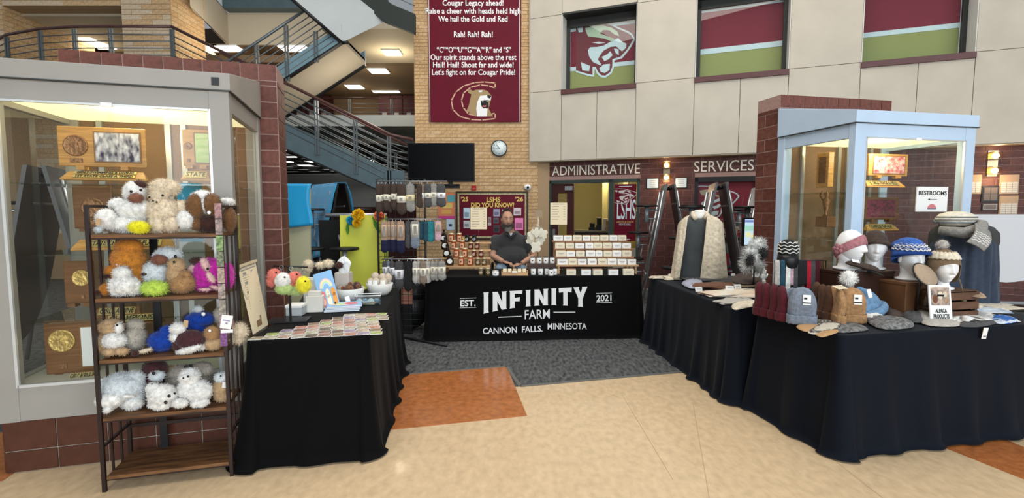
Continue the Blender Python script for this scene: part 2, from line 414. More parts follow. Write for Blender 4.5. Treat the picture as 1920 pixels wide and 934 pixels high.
M_dkframe = mat('dark_window_frame', (.03, .032, .03), .4); M_sill = mat('maroon_sill', (.11, .045, .045), .4)
CG_SIL = [(165, 205), (300, 200), (420, 212), (520, 240), (600, 280), (700, 320), (745, 350), (775, 405), (740, 470), (700, 530), (640, 600), (560, 625), (555, 700), (530, 760), (470, 802), (420, 797), (380, 760), (358, 705), (350, 792), (280, 780), (165, 745)]
CG_MAR = [(165, 222), (300, 216), (420, 229), (515, 256), (600, 298), (690, 337), (733, 365), (755, 405), (720, 463), (685, 518), (625, 583), (540, 610), (538, 690), (515, 745), (465, 780), (425, 775), (393, 742), (368, 690), (335, 690), (335, 770), (280, 760), (165, 725)]
CG_GRN = [(260, 290), (350, 270), (440, 262), (530, 285), (590, 325), (612, 375), (560, 355), (505, 312), (445, 310), (410, 345), (500, 378), (560, 402), (540, 432), (460, 398), (330, 380), (290, 375), (270, 330)]
CG_WH = [[(310, 488), (390, 484), (450, 470), (530, 425), (600, 392), (642, 432), (685, 450), (682, 490), (640, 530), (612, 508), (580, 478), (520, 484), (450, 522), (420, 560), (390, 612), (422, 660), (420, 676), (340, 640), (300, 580), (288, 520)],
         [(556, 500), (604, 508), (606, 572), (572, 545)], [(430, 588), (488, 560), (520, 528), (542, 570), (500, 612), (458, 632)],
         [(405, 705), (448, 665), (515, 658), (510, 722), (462, 753), (420, 742)], [(215, 640), (310, 680), (300, 735), (230, 725)], [(330, 440), (400, 430), (470, 442), (400, 452)], [(172, 268), (235, 262), (235, 330), (195, 335)]]
def cougar(mb, f, t, mis):    # layered flat print; f(x,y,d) -> point; mis = white, maroon, green
    for k, (pl, mi) in enumerate([(CG_SIL, mis[0]), (CG_MAR, mis[1]), (CG_GRN, mis[2])]+[(p, mis[0]) for p in CG_WH]):
        lv = min(k, 2); mb.poly(pl, t, mi, f=lambda x, y, d, lv=lv: f(x, y, (lv+1)*t if d > 0 else lv*t))
for k, (a, b) in enumerate(wins):
    wn = bpy.data.objects.new('window_%d' % (k+1), None); C.objects.link(wn); wn.matrix_world = FM; wn['kind'] = 'structure'
    mb = MB()
    for q in ((a, -.012, ZS-.0, a+.012, .30, ZT), (b-.012, -.012, ZS, b, .30, ZT)): mb.b2(q[:3], q[3:])
    mb.obj('reveal', mat('pale_reveal_paint', (.66, .66, .62), .6), wn)
    mb = MB(); mb.b2((a-.0, -.05, ZS-.09), (b, .30, ZS)); mb.obj('sill', M_sill, wn, bev=.004)
    mb = MB(); w = .075
    mb.b2((a+.012, .28, ZS), (a+w, .34, ZT)); mb.b2((b-w, .28, ZS), (b-.012, .34, ZT)); mb.b2((a, .28, ZT-.16), (b, .34, ZT)); mb.b2((a, -.01, ZT-.01), (b, .3, ZT+.02))
    mb.obj('window_frame', M_dkframe, wn)
    mb = MB(); mb.b2((a+w, .30, ZS), (b-w, .306, ZT-.16)); mb.obj('pane', glass('window_glass', (.97, 1, .99), .02), wn)
    mb = MB(); mb.b2((a+w-.01, .40, ZS-.02), (b-w+.01, .41, ZT)); sh = mb.obj('roller_shade', m_shade_gold, wn, label='gold and maroon striped printed shade')
    pxc = [(1183, 36, 45, 114, 122), (1313, 15, 25, 93, 103), (1620, -12, -2, 62, 71)][k]
    zz = [FT(pxc[0], y, .395)[1] for y in pxc[1:]]
    mb = MB(); y0, y1 = .392, .402
    mb.b2((a+w-.01, y0, zz[0]), (b-w+.01, y1, zz[1]), 0) if zz[0] < ZT else None
    mb.b2((a+w-.01, y0, zz[3]), (b-w+.01, y1, zz[2]), 0); mb.b2((a+w-.01, y0, zz[2]), (b-w+.01, y1, min(ZT, zz[1])), 1)
    mb.obj('stripe_print', [m_pr, m_shade_maroon], wn)
    if k == 0:
        mb = MB()
        def f1(x, y, d):
            t, z = FT(1050+x*150/824, y*170/934, .392); return (max(t, a+w), .392-d, z)
        cougar(mb, f1, .002, (0, 1, 2)); mb.obj('cougar_print', [m_pr, m_mr, m_pg], wn)
# ---- burgundy brick admin wall under the facade
AD = .22
wa = MB()
d0 = (FT(1030, 400, AD)[0], FT(1199, 400, AD)[0]); w0 = (FT(1301, 400, AD)[0], FT(1424, 400, AD)[0])
zd = 2.10
fbox(wa, .0, d0[0], AD+.0, AD+.3, 0, zd); fbox(wa, d0[1], w0[0], AD, AD+.3, 0, zd); fbox(wa, w0[1], 24, AD, AD+.3, 0, zd); fbox(wa, 0, 24, AD, AD+.3, zd, ZB+.01); fbox(wa, w0[0], w0[1], AD, AD+.3, 0, .3)
wall_admin = struct(wa, 'wall_admin', M_mortar_dk); wall_admin.matrix_world = FM
bo = off(FO, FN, -AD)
m_bd = mat('dark_burgundy_wall_brick', (.085, .030, .026), .55, noise=.25, scale=20, bump=.2); m_bd2 = mat('dark_burgundy_wall_brick_b', (.105, .038, .032), .55, noise=.25, scale=20, bump=.2)
MW = Matrix.Identity(4)
def bricks_local(parent, M, *a, **k):
    """bricks in world space but children of a rotated structure"""
    n0 = set(C.objects); bricks(None, *a, **k)
    inv = parent.matrix_world.inverted()
    for o in set(C.objects)-n0: o.parent = parent; o.matrix_parent_inverse = inv
wall_admin.matrix_world = FM; bpy.context.view_layer.update()
bricks_local(wall_admin, None, bo, FU, FN, 14, .04, ZB, .305, .1016, .007, .006, [m_bd, m_bd2], holes=[(d0[0], d0[1], 0, zd), (w0[0], w0[1], .3, zd)], near=tuple(bo+FU*2.6+Vector((0, 0, 1.6))))
mb = MB(); fbox(mb, 0, 24, 0, AD+.3, ZB-.012, ZB); so = struct(mb, 'trim_1', M_beige2); so.matrix_world = FM
# letters
mb = MB(); m_let = mat('ivory_letters', (.80, .74, .62), .5)
def FMl(t, z, d, rx=0): return FM @ Matrix.Translation((t, d, z))
def lett(body, p0, p1, py, name_label):
    t0, z0 = FT(p0, py, AD); t1, z1 = FT(p1, py, AD); m = MB(); zc = 2.275
    text(m, body, Matrix.Translation(((t0+t1)/2, AD-.008, zc)), .27, ext=.02, wid=t1-t0)
    o = m.obj('wall_lettering', m_let); o.matrix_world = FM; return tag(o, name_label, 'lettering')
lett('ADMINISTRATIVE', 1036, 1200, 328, 'ivory raised letters ADMINISTRATIVE over the office doorway')
lett('SERVICES', 1301, 1413, 320, 'ivory raised letters SERVICES over the maroon cougar window')
# doorway
dr = bpy.data.objects.new('door_1', None); C.objects.link(dr); dr.matrix_world = FM; dr['kind'] = 'structure'
a, b = d0; tm = FT(1143, 400, AD)[0]; tl = FT(1076, 400, AD+.05)[0]; t3 = FT(1150, 400, AD)[0]
mb = MB()
for x0, x1 in ((a, a+.05), (tm-.02, tm+.07), (b-.05, b)): fbox(mb, x0, x1, AD-.02, AD+.14, 0, zd)
fbox(mb, a, b, AD-.02, AD+.14, zd-.06, zd); mb.obj('door_frame', mat('dark_green_steel', (.035, .05, .045), .4), dr)
mb = MB(); fbox(mb, a+.05, a+.17, AD+.03, AD+.075, .02, zd-.07); fbox(mb, tl-.14, tl, AD+.03, AD+.075, .02, zd-.07); fbox(mb, a+.17, tl-.14, AD+.03, AD+.075, .02, 1.0); fbox(mb, a+.17, tl-.14, AD+.03, AD+.075, zd-.26, zd-.07)
mb.obj('door_leaf', mat('dark_mahogany_door', (.05, .014, .013), .35), dr)
mb = MB(); fbox(mb, a+.17, tl-.14, AD+.045, AD+.052, 1.0, zd-.26); mb.obj('door_pane', M_glass, dr)
mb = MB(); fbox(mb, tl-.17, tl-.02, AD-.02, AD+.03, zd-.2, zd-.12); mb.obj('door_closer', M_steel, dr)
mb = MB(); mb.tube([(a+.09, AD+.03, 1.0), (a+.09, AD-.03, 1.0), (a+.19, AD-.03, 1.0)], .01); fbox(mb, a+.065, a+.115, AD+.02, AD+.03, .93, 1.13); mb.obj('door_handle', M_steel, dr)
mb = MB(); fbox(mb, tm+.07, b-.05, AD+.05, AD+.062, .75, zd-.06); mb.obj('sidelight_pane', M_glass, dr)
mb = MB(); fbox(mb, tm+.07, b-.05, AD+.03, AD+.08, 0, .78); mb.obj('sidelight_panel', mat('tan_grey_panel', (.30, .29, .25), .6), dr)
# poster behind the sidelight
pt = MB(); x0, x1 = tm+.09, b-.07; zb0, zb1 = .92, 2.0
pt.b2((x0, AD+.02, zb0), (x1, AD+.03, zb1), 0); w = x1-x0; xc = (x0+x1)/2
text(pt, 'LSHS', Matrix.Translation((xc+.02, AD+.018, 1.50)), .52, 1, bold=.006, wid=w*.88)
vs = pt.v; n0 = len(vs)
text(pt, 'LAKEVILLE SOUTH', Matrix.Translation((xc, AD+.018, 1.285)), .05, 2, wid=w*.8); text(pt, 'HIGH SCHOOL', Matrix.Translation((xc, AD+.018, 1.235)), .05, 1, wid=w*.55)
pt.b2((x0+.08, AD+.018, 1.955), (x1-.08, AD+.02, 1.965), 1); pt.b2((x0+.12, AD+.018, .95), (x1-.1, AD+.02, .96), 1)
cougar(pt, lambda x, y, d: (xc-.2+(x-165)*.42/610, AD+.018-d, 1.92-(y-200)*.30/600), .0015, (3, 0, 3))
o = pt.obj('office_poster', [M_maroon, m_pr, mat('gold_print', (.6, .42, .15), .5), mat('grey_print', (.55, .5, .5), .5)]); o.matrix_world = FM
for i in range(n0): pass
tag(o, 'maroon poster lettered LSHS with a cougar head beside the office door', 'poster')
# stretch LSHS letters upright: handled by taller size above
# office behind the doorway
of = MB(); m_off = mat('office_yellow_wall', (.62, .54, .27), .8)
fbox(of, a-2.0, b+1.5, 4.2, 4.3, 0, 3.0); fbox(of, a-2.1, a-2.0, AD+.3, 4.3, 0, 3.0); fbox(of, b+1.5, b+1.6, AD+.3, 4.3, 0, 3.0); fbox(of, a-2.1, b+1.6, AD+.3, 4.3, 2.75, 2.85)
o = struct(of, 'wall_office', m_off); o.matrix_world = FM
mb = MB(); fbox(mb, tl+.10, tl+.22, 2.6, 4.2, 0, 2.75); fbox(mb, tl+.5, tl+.62, 3.2, 3.4, 0, 2.75); o = struct(mb, 'wall_office_partition', m_off); o.matrix_world = FM
oc = thing('office_counter', 'dark reception counter seen through the office doorway', 'counter'); oc.matrix_world = FM
mb = MB(); fbox(mb, tl-.3, tm-.25, 1.5, 2.0, 0, 1.02); mb.obj('counter_body', mat('dark_counter', (.03, .02, .018), .5), oc)
mb = MB(); fbox(mb, tl-.35, tm-.2, 1.45, 2.05, 1.02, 1.06); mb.obj('counter_top', mat('counter_top', (.25, .22, .18), .4), oc)
cb = thing('wall_cabinet', 'white office cabinet hanging behind the reception counter', 'cabinet'); cb.matrix_world = FM
mb = MB(); fbox(mb, tl+.65, tl+1.5, 3.85, 4.2, 1.45, 2.1); mb.obj('body', M_white, cb)
for q in range(2):
    mb = MB(); fbox(mb, tl+.66+q*.42, tl+1.07+q*.42, 3.83, 3.85, 1.46, 2.09); mb.obj('door', mat('warm_white', (.75, .7, .5), .5), cb)
for q, (x, h, c, nm, lb) in enumerate([(tl+.0, .16, (.02, .02, .02), 'office_phone', 'black office phone left on the reception counter'), (tl+.16, .28, (.03, .03, .03), 'monitor', 'black monitor on the reception counter'), (tl+.36, .22, (.5, .3, .1), 'coffee_canister', 'amber canister on the reception counter'), (tm-.42, .26, (.7, .7, .7), 'paper_tray', 'stack of white papers on the reception counter')]):
    mb = MB(); fbox(mb, x, x+.13, 1.6, 1.75, 1.06, 1.06+h*.4); mb.box((x+.065, 1.68, 1.06+h*.7), (.10, .06, h*.6), rot=(.2, 0, 0))
    o = mb.obj(nm, mat(nm, c, .5)); o.matrix_world = FM; tag(o, lb, nm.split('_')[-1])
point('office_light', FM @ Vector((tl+.3, 2.4, 2.5)), 75, (1, .9, .6), .3)
# window under SERVICES with the cougar sheet
wn = bpy.data.objects.new('window_4', None); C.objects.link(wn); wn.matrix_world = FM; wn['kind'] = 'structure'
a, b = w0; mb = MB()
fbox(mb, a, a+.06, AD-.01, AD+.12, .3, zd); fbox(mb, b-.06, b, AD-.01, AD+.12, .3, zd); fbox(mb, a, b, AD-.01, AD+.12, zd-.09, zd); fbox(mb, a, b, AD-.01, AD+.12, .3, .38); mb.obj('window_frame', M_black, wn)
mb = MB(); fbox(mb, a+.06, b-.06, AD+.05, AD+.056, .38, zd-.09); mb.obj('pane', M_glass, wn)
mb = MB(); fbox(mb, a+.05, b-.05, AD+.09, AD+.10, .36, zd-.08, 1)
cougar(mb, lambda x, y, d: (FT(1307+(x-165)*.153, 0, AD)[0], AD+.085-d, FT(1360, 347+(y-200)*.105, AD)[1]), .002, (0, 1, 2))
cougar(mb, lambda x, y, d: (FT(1355+(x-165)*.10, 0, AD)[0], AD+.085-d, FT(1360, 412+(y-200)*.06, AD)[1]), .002, (2, 1, 2))
mb.obj('cougar_sheet', [m_pr, m_shade_maroon, mat('tan_print', (.42, .34, .24), .6)], wn)

# ---- burgundy block piers behind the display cases + case base tiles
def pier(name, corner, u, v, W, T, z1, near_u=0):
    """corner = front corner; u along the front, v to the back; block courses and a rowlock top course"""
    corner = Vector(corner); u = Vector(u).normalized(); v = Vector(v).normalized()
    mb = MB(); q = [corner, corner+u*W, corner+u*W+v*T, corner+v*T]
    if u.cross(v).z < 0: q = q[::-1]
    mb.hexa([Vector((p.x, p.y, 0)) for p in q]+[Vector((p.x, p.y, z1-.008)) for p in q]); w = struct(mb, name, M_mortar_dk)
    mats = [M_brick_dk, M_brick_dk2]; n = -v
    bricks(w, corner, u, n, W, .1, z1-.125, .40, .125, .010, .0035, mats, nind=150)
    bricks(w, corner, v, -u, T, .1, z1-.125, .40, .125, .010, .0035, mats, nind=150, off=.2)
    ang = math.atan2(u.y, u.x); k = int(W/.125); m = MB(); m.box((0, 0, 0), (W/k-.008, T+.012, .118)); me = m.mesh('brick', M_brick_dk2)
    for i in range(k):
        P = corner+u*((i+.5)*W/k)+v*(T/2); inst('brick', me, w, (P.x, P.y, z1-.062), (0, 0, ang))
    return w
LU = Vector((cos(R(16.5)), sin(R(16.5)), 0)); LV = Vector((-LU.y, LU.x, 0))
RU = Vector((cos(R(12)), sin(R(12)), 0)); RV = Vector((-RU.y, RU.x, 0))
pier('wall_left_pier', (-1.852, 3.996, 0), -LU, LV, 1.41, .36, 2.64)
pier('wall_right_pier', (2.644, 4.982, 0), RU, RV, 1.33, .32, 2.64)

# ---- upper level, stairs and balcony on the left
def plate(name, pts, n, t, m, parent=None, kind='structure'):
    mb = MB(); pts = [Vector(p) for p in pts]; nn = Vector(n)
    # orient: polygon fan
    k = len(pts); q = [p+nn*t for p in pts]; vs = pts+q; fs = [tuple(range(k-1, -1, -1)), tuple(range(k, 2*k))]+[(i, (i+1) % k, k+(i+1) % k, k+i) for i in range(k)]
    mb.add(vs, fs); o = mb.obj(name, m, parent)
    if parent is None: o['kind'] = kind
    return o
L2 = 3.9
m_ceil = mat('brown_ceiling_paint', (.20, .13, .075), .8); m_white_w = mat('white_far_wall', (.75, .76, .74), .8)
m_beige_s = mat('beige_soffit_paint', (.55, .48, .37), .8); m_locker = mat('maroon_lockers', (.055, .008, .012), .5)
# level two slab + ceiling and back walls
mb = MB(); mb.b2((-11, 12.7, 3.62), (-1.93, 20, L2)); struct(mb, 'floor_upper', M_soffit)
mb = MB(); mb.b2((-3.9, 10.45, 5.2), (-1.93, 12.8, 5.4)); struct(mb, 'ceiling_landing', m_beige_s)
mb = MB(); mb.b2((-14, 12.8, 5.22), (-1.93, 20, 5.4)); struct(mb, 'ceiling_upper', m_ceil)
mb = MB(); mb.b2((-9, 16.6, L2), (-1.0, 16.8, 5.3)); wl = struct(mb, 'wall_lockers', mat('upper_wall_brown', (.22, .14, .08), .8))
mb = MB(); mb.b2((-16, 20, 0), (8, 20.3, 7)); struct(mb, 'wall_far', m_white_w)
mb = MB(); mb.b2((-16, 10.9, 0), (-15.8, 20, 9)); struct(mb, 'wall_left', M_beige2)
for q in range(14):
    m = MB(); x = -7.0+q*.39
    if q in (3, 4, 5, 6): continue
    m.b2((x, 16.2, L2), (x+.37, 16.58, L2+1.28)); lk = m.obj('locker', m_locker); tag(lk, 'maroon hallway locker on the upper level, number %s from the left' % ['one', 'two', 'three', '', '', '', '', 'four', 'five', 'six', 'seven', 'eight', 'nine', 'ten'][q], 'locker', 'maroon lockers on the upper level')
    m = MB(); m.b2((x+.11, 16.185, L2+.55), (x+.25, 16.2, L2+.75)); m.obj('label_plate', mat('pale_plate', (.35, .33, .33), .6), lk)
# lockers rail
def railing(name, label, posts, ztop, bars, parent=None, r=.018, pr=.022, h=.95, top=M_railtop, group=None):
    t = thing(name, label, 'railing', group=group)
    pts = [Vector(p) for p in posts]
    m = MB(); m.tube([p+Vector((0, 0, h)) for p in pts], .027, 8); m.obj('handrail', top, t)
    for k in range(bars):
        m = MB(); z = h*(.12+.72*k/(bars-1)); m.tube([p+Vector((0, 0, z)) for p in pts], .010, 6); m.obj('rail_bar', M_rail, t)
    return t
def post(t, p, h):
    m = MB(); p = Vector(p); m.b2((p.x-.035, p.y-.02, p.z-.05), (p.x-.012, p.y+.02, p.z+h-.02)); m.b2((p.x+.012, p.y-.02, p.z-.05), (p.x+.035, p.y+.02, p.z+h-.02)); m.obj('post', M_rail, t)
# lower flight: from balcony level down to the landing
YA, YB = 9.0, 10.45
hr = lambda px, py, Yq=YA: PY(px, py, Yq)
S0 = hr(322, 50); S1 = hr(730, 252); S2 = hr(774, 262)
dn = Vector((0, 0, -.95))
rl = railing('stair_railing', 'grey railing with burgundy handrail on the lower stair flight', [S0+dn, S1+dn, S2+dn], 0, 7)
for px in (445, 591, 665, 729):
    f = (px-322)/(730-322); P = S0.lerp(S1, f)+dn; post(rl, P, .93)
rl2 = railing('stair_railing', 'far railing of the lower stair flight, behind the near one', [S0+dn+Vector((0, YB-YA, 0)), S1+dn+Vector((0, YB-YA, 0))], 0, 6)
st = thing('staircase', 'lower teal stair flight descending right to the landing behind the television', 'staircase')
def flight(parent, a, b, h, Y0, Y1, msg, mso, stepn):
    # a,b: top line of the stringer (x,z)
    for yy, nm in ((Y0, 'stringer'), (Y1-.06, 'stringer')):
        m = MB(); m.hexa([(a[0], yy, a[1]-h), (b[0], yy, b[1]-h), (b[0], yy+.06, b[1]-h), (a[0], yy+.06, a[1]-h), (a[0], yy, a[1]), (b[0], yy, b[1]), (b[0], yy+.06, b[1]), (a[0], yy+.06, a[1])]); m.obj(nm, msg, parent)
        m = MB(); k = .03; m.hexa([(a[0], yy-.02, a[1]-h-k), (b[0], yy-.02, b[1]-h-k), (b[0], yy+.08, b[1]-h-k), (a[0], yy+.08, a[1]-h-k), (a[0], yy-.02, a[1]-h), (b[0], yy-.02, b[1]-h), (b[0], yy+.08, b[1]-h), (a[0], yy+.08, a[1]-h)]); m.obj('stringer_flange', M_black, parent)
    m = MB(); g = h*.98; m.hexa([(a[0], Y0+.06, a[1]-g), (b[0], Y0+.06, b[1]-g), (b[0], Y1-.06, b[1]-g), (a[0], Y1-.06, a[1]-g), (a[0], Y0+.06, a[1]-g+.1), (b[0], Y0+.06, b[1]-g+.1), (b[0], Y1-.06, b[1]-g+.1), (a[0], Y1-.06, a[1]-g+.1)]); m.obj('soffit', mso, parent)
    for i in range(stepn):
        f = (i+.5)/stepn; x = a[0]+(b[0]-a[0])*f; z = a[1]+(b[1]-a[1])*f; m = MB(); m.box((x, (Y0+Y1)/2, z-.12), (abs(b[0]-a[0])/stepn, Y1-Y0-.12, .05)); m.obj('tread', mat('stair_tread', (.12, .12, .12), .7), parent)
g0 = PY(540, 236, YA); g1 = PY(724, 318, YA); gs = (g1.z-g0.z)/(g1.x-g0.x)
ga = (S0.x+.2, g0.z+gs*(S0.x+.2-g0.x)); gb = (g1.x, g1.z)
flight(st, ga, gb, .42, YA, YB, M_teal, M_soffit, 18)
m = MB(); m.b2((gb[0], YA, gb[1]-.42), (-1.93, 12.0, gb[1]-.1)); m.obj('landing_slab', M_soffit, st)
m = MB(); m.b2((gb[0]-.02, YA-.02, gb[1]-.42), (-1.93, YA, gb[1]-.02)); m.obj('landing_fascia', M_teal, st)
# railings beyond the landing (far level-one window railing)
rr = railing('landing_railing', 'low grey railing on the far side of the stair landing', [PY(672, 305, 12)+Vector((0, 0, -.3)), PY(690, 286, 12)+Vector((0, 0, -.75)), PY(778, 286, 12)+Vector((0, 0, -.75))], 0, 4, h=.75, top=M_rail)
for px in (700, 742): post(rr, PY(px, 286, 12)+Vector((0, 0, -.75)), .75)
rr = railing('upper_railing', 'dark railing in front of the maroon lockers on the upper level', [PY(600, 184, 14.5)+Vector((0, 0, -1.0)), PY(778, 184, 14.5)+Vector((0, 0, -1.0))], 0, 7, h=1.0, top=M_railtop)
for px in (655, 734): post(rr, PY(px, 184, 14.5)+Vector((0, 0, -1.0)), 1.0)
# upper flight rising right
st2 = thing('staircase', 'upper stair flight with teal stringer rising to the right above the burgundy pier', 'staircase')
p0 = PY(522, 124, YA); p1 = PY(617, 62, YA); k = (p1.z-p0.z)/(p1.x-p0.x); a2 = (p0.x-2.2, p0.z-2.2*k); b2_ = (PY(641, 78, YA).x, p0.z+(PY(641, 78, YA).x-p0.x)*k)
hh = (p0.z-PY(535, 146, YA).z)+(PY(535, 146, YA).x-p0.x)*k
flight(st2, a2, b2_, abs(hh), YA, YB, mat('teal_blue_steel', (.16, .26, .31), .45, noise=.1, scale=4), m_beige_s, 16)
q0 = PY(440, 107, YA); q1 = PY(566, 23, YA)
rl = railing('stair_railing', 'grey railing climbing right along the upper stair flight', [q0+Vector((-1.2, 0, -1.2*(q1.z-q0.z)/(q1.x-q0.x)))+dn, q0+dn, q0.lerp(q1, 1.45)+dn], 0, 7, top=M_rail)
for px in (481, 536, 590): P = q0.lerp(q1, (px-440)/126.)+dn; post(rl, P, .93 if px < 580 else .5)
# third flight / landing slab overhead (pale underside)
ls = thing('staircase', 'pale underside of the topmost stair flight crossing above the others', 'staircase')
m = MB(); A = PY(520, -25, 8.5); B = PY(641, 80, 9.0); Cc = PY(722, 40, 9.4); D = PY(648, -20, 9.4)
m.hexa([A, B, Cc, D, A+Vector((0, 0, .12)), B+Vector((0, 0, .12)), Cc+Vector((0, 0, .12)), D+Vector((0, 0, .12))]); m.obj('soffit', M_soffit, ls)
m = MB(); m.tube([A, B], .03, 6); m.tube([B, B+Vector((.12, 0, 0))], .03, 6); m.obj('edge_angle', M_black, ls)
m = MB(); A3 = PY(655, -12, 9.3); B3 = PY(720, 40, 9.3); C3 = PY(778, 63, 9.3); D3 = PY(778, 26, 9.3); E3 = PY(735, 8, 9.3); F3 = PY(700, -20, 9.3)
pl = [A3, B3, C3, D3, E3, F3]; plate('stringer', pl, (0, 1, 0), .1, mat('dark_teal_steel', (.02, .028, .025), .6), ls)
rr = railing('landing_railing', 'short grey railing at the top beside the banner wall', [PY(730, 2, 9.5)+Vector((0, 0, -.2)), PY(778, 24, 9.5)+Vector((0, 0, -.2))], 0, 4, h=.9, top=M_rail)
# beige parapet of the third level & its dark teal fascia
m = MB(); z0 = PY(500, 84, 13).z; z1 = PY(500, 24, 13).z
xa = PY(425, 82, 13).x; xb = PY(345, 30, 9.5)
m.b2((xa, 13, z0), (-3.2, 13.25, z1)); m.hexa([(xa, 13, z0), (xa, 13.25, z0), (PY(358, 44, 10.6).x-.1, 10.85, z0), (PY(358, 44, 10.6).x, 10.6, z0), (xa, 13, z1), (xa, 13.25, z1), (PY(358, 44, 10.6).x-.1, 10.85, z1), (PY(358, 44, 10.6).x, 10.6, z1)]); struct(m, 'wall_upper_parapet', m_beige_s)
m = MB(); m.b2((xa+.1, 12.7, z1), (-3.2, 13.3, z1+1.2)); struct(m, 'trim_2', M_teal)
m = MB(); m.b2((-16, 13.02, z0-.02), (-3.0, 20, z0+.04)); struct(m, 'ceiling_left', mat('dark_brown_ceiling', (.20, .15, .10), .8))
# tan brick pillars on the balcony
pa = PY(230, 60, 10.3); pb = PY(322, 60, 10.3)
m = MB(); m.b2((pa.x, 10.3, 0), (pb.x, 11.4, 7.5)); w = struct(m, 'wall_pillar', M_mortar_tan)
bt = [M_brick_tan2, mat('pale_tan_brick', (.66, .52, .36), .8, noise=.15, scale=30, bump=.3)]
bricks(w, (pa.x, 10.3, 0), (1, 0, 0), (0, -1, 0), pb.x-pa.x, L2, 6.5, .41, .1016, .010, .008, bt[::-1], nind=150)
bricks(w, (pb.x, 10.3, 0), (0, 1, 0), (1, 0, 0), 1.1, L2, 6.5, .41, .1016, .008, .008, [M_brick_tan, M_brick_tan2], nind=100)
pl0 = PY(8, 60, 10.3)
m = MB(); m.b2((pl0.x-2.5, 10.3, 0), (pl0.x, 12.5, 7.5)); w = struct(m, 'wall_pillar_left', M_mortar_tan)
bricks(w, (pl0.x-1, 10.3, 0), (1, 0, 0), (0, -1, 0), 1.0, L2, 6.5, .41, .1016, .010, .008, bt[::-1], nind=60)
bricks(w, (pl0.x, 10.3, 0), (0, 1, 0), (1, 0, 0), 2.2, L2, 6.5, .41, .1016, .008, .008, [M_brick_tan, M_brick_tan2], nind=100)
zb = PY(100, 11, 10.3).z
m = MB(); m.b2((pl0.x, 10.3, zb), (pa.x, 10.7, 7.5)); w = struct(m, 'wall_beam', M_mortar_tan)
bricks(w, (pl0.x, 10.3, 0), (1, 0, 0), (0, -1, 0), pa.x-pl0.x, zb, zb+.4, .41, .1016, .008, .008, bt, nind=60)
m = MB(); m.b2((pl0.x, 10.7, zb-.05), (pa.x, 13.5, zb+.05)); struct(m, 'ceiling_alcove', M_beige2)
m = MB(); m.b2((-14, 15.5, 0), (-8, 15.7, 7)); struct(m, 'wall_alcove', mat('dark_alcove_wall', (.10, .07, .05), .8))
# a sheltered block wall below the balcony, seen through the case
m = MB(); m.b2((-14, 10.8, 0), (-5.6, 11.0, L2-.2)); w = struct(m, 'wall_under_balcony', M_mortar_tan)
bricks(w, (-11.5, 10.8, 0), (1, 0, 0), (0, -1, 0), 5.9, 1.0, 3.6, .41, .1016, .008, .008, bt, nind=200)
# curved balcony with railing
arc = [Vector((x, y, L2)) for x, y in ((-13.0, 12.3), (-11.6, 10.9), (-10.2, 9.95), (-9.3, 9.4), (-8.4, 9.1), (-7.7, 9.0), (-7.05, 8.98), (S0.x, 9.0))]
br = railing('balcony_railing', 'curved grey railing with burgundy handrail around the upper left balcony', arc, 0, 6, h=S0.z-L2)
for k in (2, 3, 4, 5, 6, 7): post(br, arc[k], S0.z-L2-.02)
m = MB(); pts = [(p.x, p.y) for p in arc]+[(S0.x, 13), (-13, 13)]; m.poly(pts, .32, 0, f=lambda x, y, d: (x, y, L2-.34+d)); struct(m, 'floor_balcony', M_soffit)
# ---- ceiling lights
m_lamp = mat('lit_diffuser', (1, 1, 1), .5, emit=(1, .93, .78), es=5)
def clight(c, sx, sy, label, e=20, rz=0, col=(1, .85, .6)):
    t = thing('ceiling_light', label, 'light', c, rz); m = MB(); m.box((0, 0, .01), (sx+.06, sy+.06, .03)); m.obj('housing', M_white, t)
    m = MB(); m.box((0, 0, -.01), (sx, sy, .02)); m.obj('diffuser', m_lamp, t); 
    if e: point('lamp', (c[0], c[1], c[2]-.35), e, col, .2)
P = PZ(735, 97, 5.2); clight((P.x, P.y, 5.18), .36, .36, 'bright square light in the beige ceiling left of the banner', 26)
P = PZ(710, 133, 5.2); clight((P.x, P.y, 5.2), .45, .42, 'square light in the brown ceiling, right one of two by the lockers', 7)
P = PZ(665, 163, 5.2); clight((P.x, P.y, 5.2), .45, .42, 'square light in the brown ceiling, left one of two by the lockers', 7)
P = PZ(735, 182, 5.2); clight((P.x, 15.8, 5.2), .8, .2, 'thin light strip just above the maroon lockers', 3)
zc = z0-.02
for q, (px, py, sx, lb) in enumerate([(402, 91, .35, 'left small square light behind the balcony handrail'), (430, 91, .6, 'right long light behind the balcony handrail'), (553, 91, .7, 'cluster light seen between the upper stair bars')]):
    P = PZ(px, py, zc); clight((P.x, P.y, zc), sx, .45, lb, 4)
P = PZ(175, 52, 6.0); clight((P.x*0.98, P.y*.98, 5.55), .45, .8, 'long white light in the alcove ceiling behind the curved railing', 10)
point('stair_soffit_fill', (-2.9, 9.8, 3.5), 30, (1, .9, .74), .4)  # fill light without a fixture, added to brighten the stair soffits
point('upper_parapet_fill', (-6.0, 11.2, 5.1), 34, (1, .88, .68), .4)  # unseen fill light added to lift the dark upper parapet
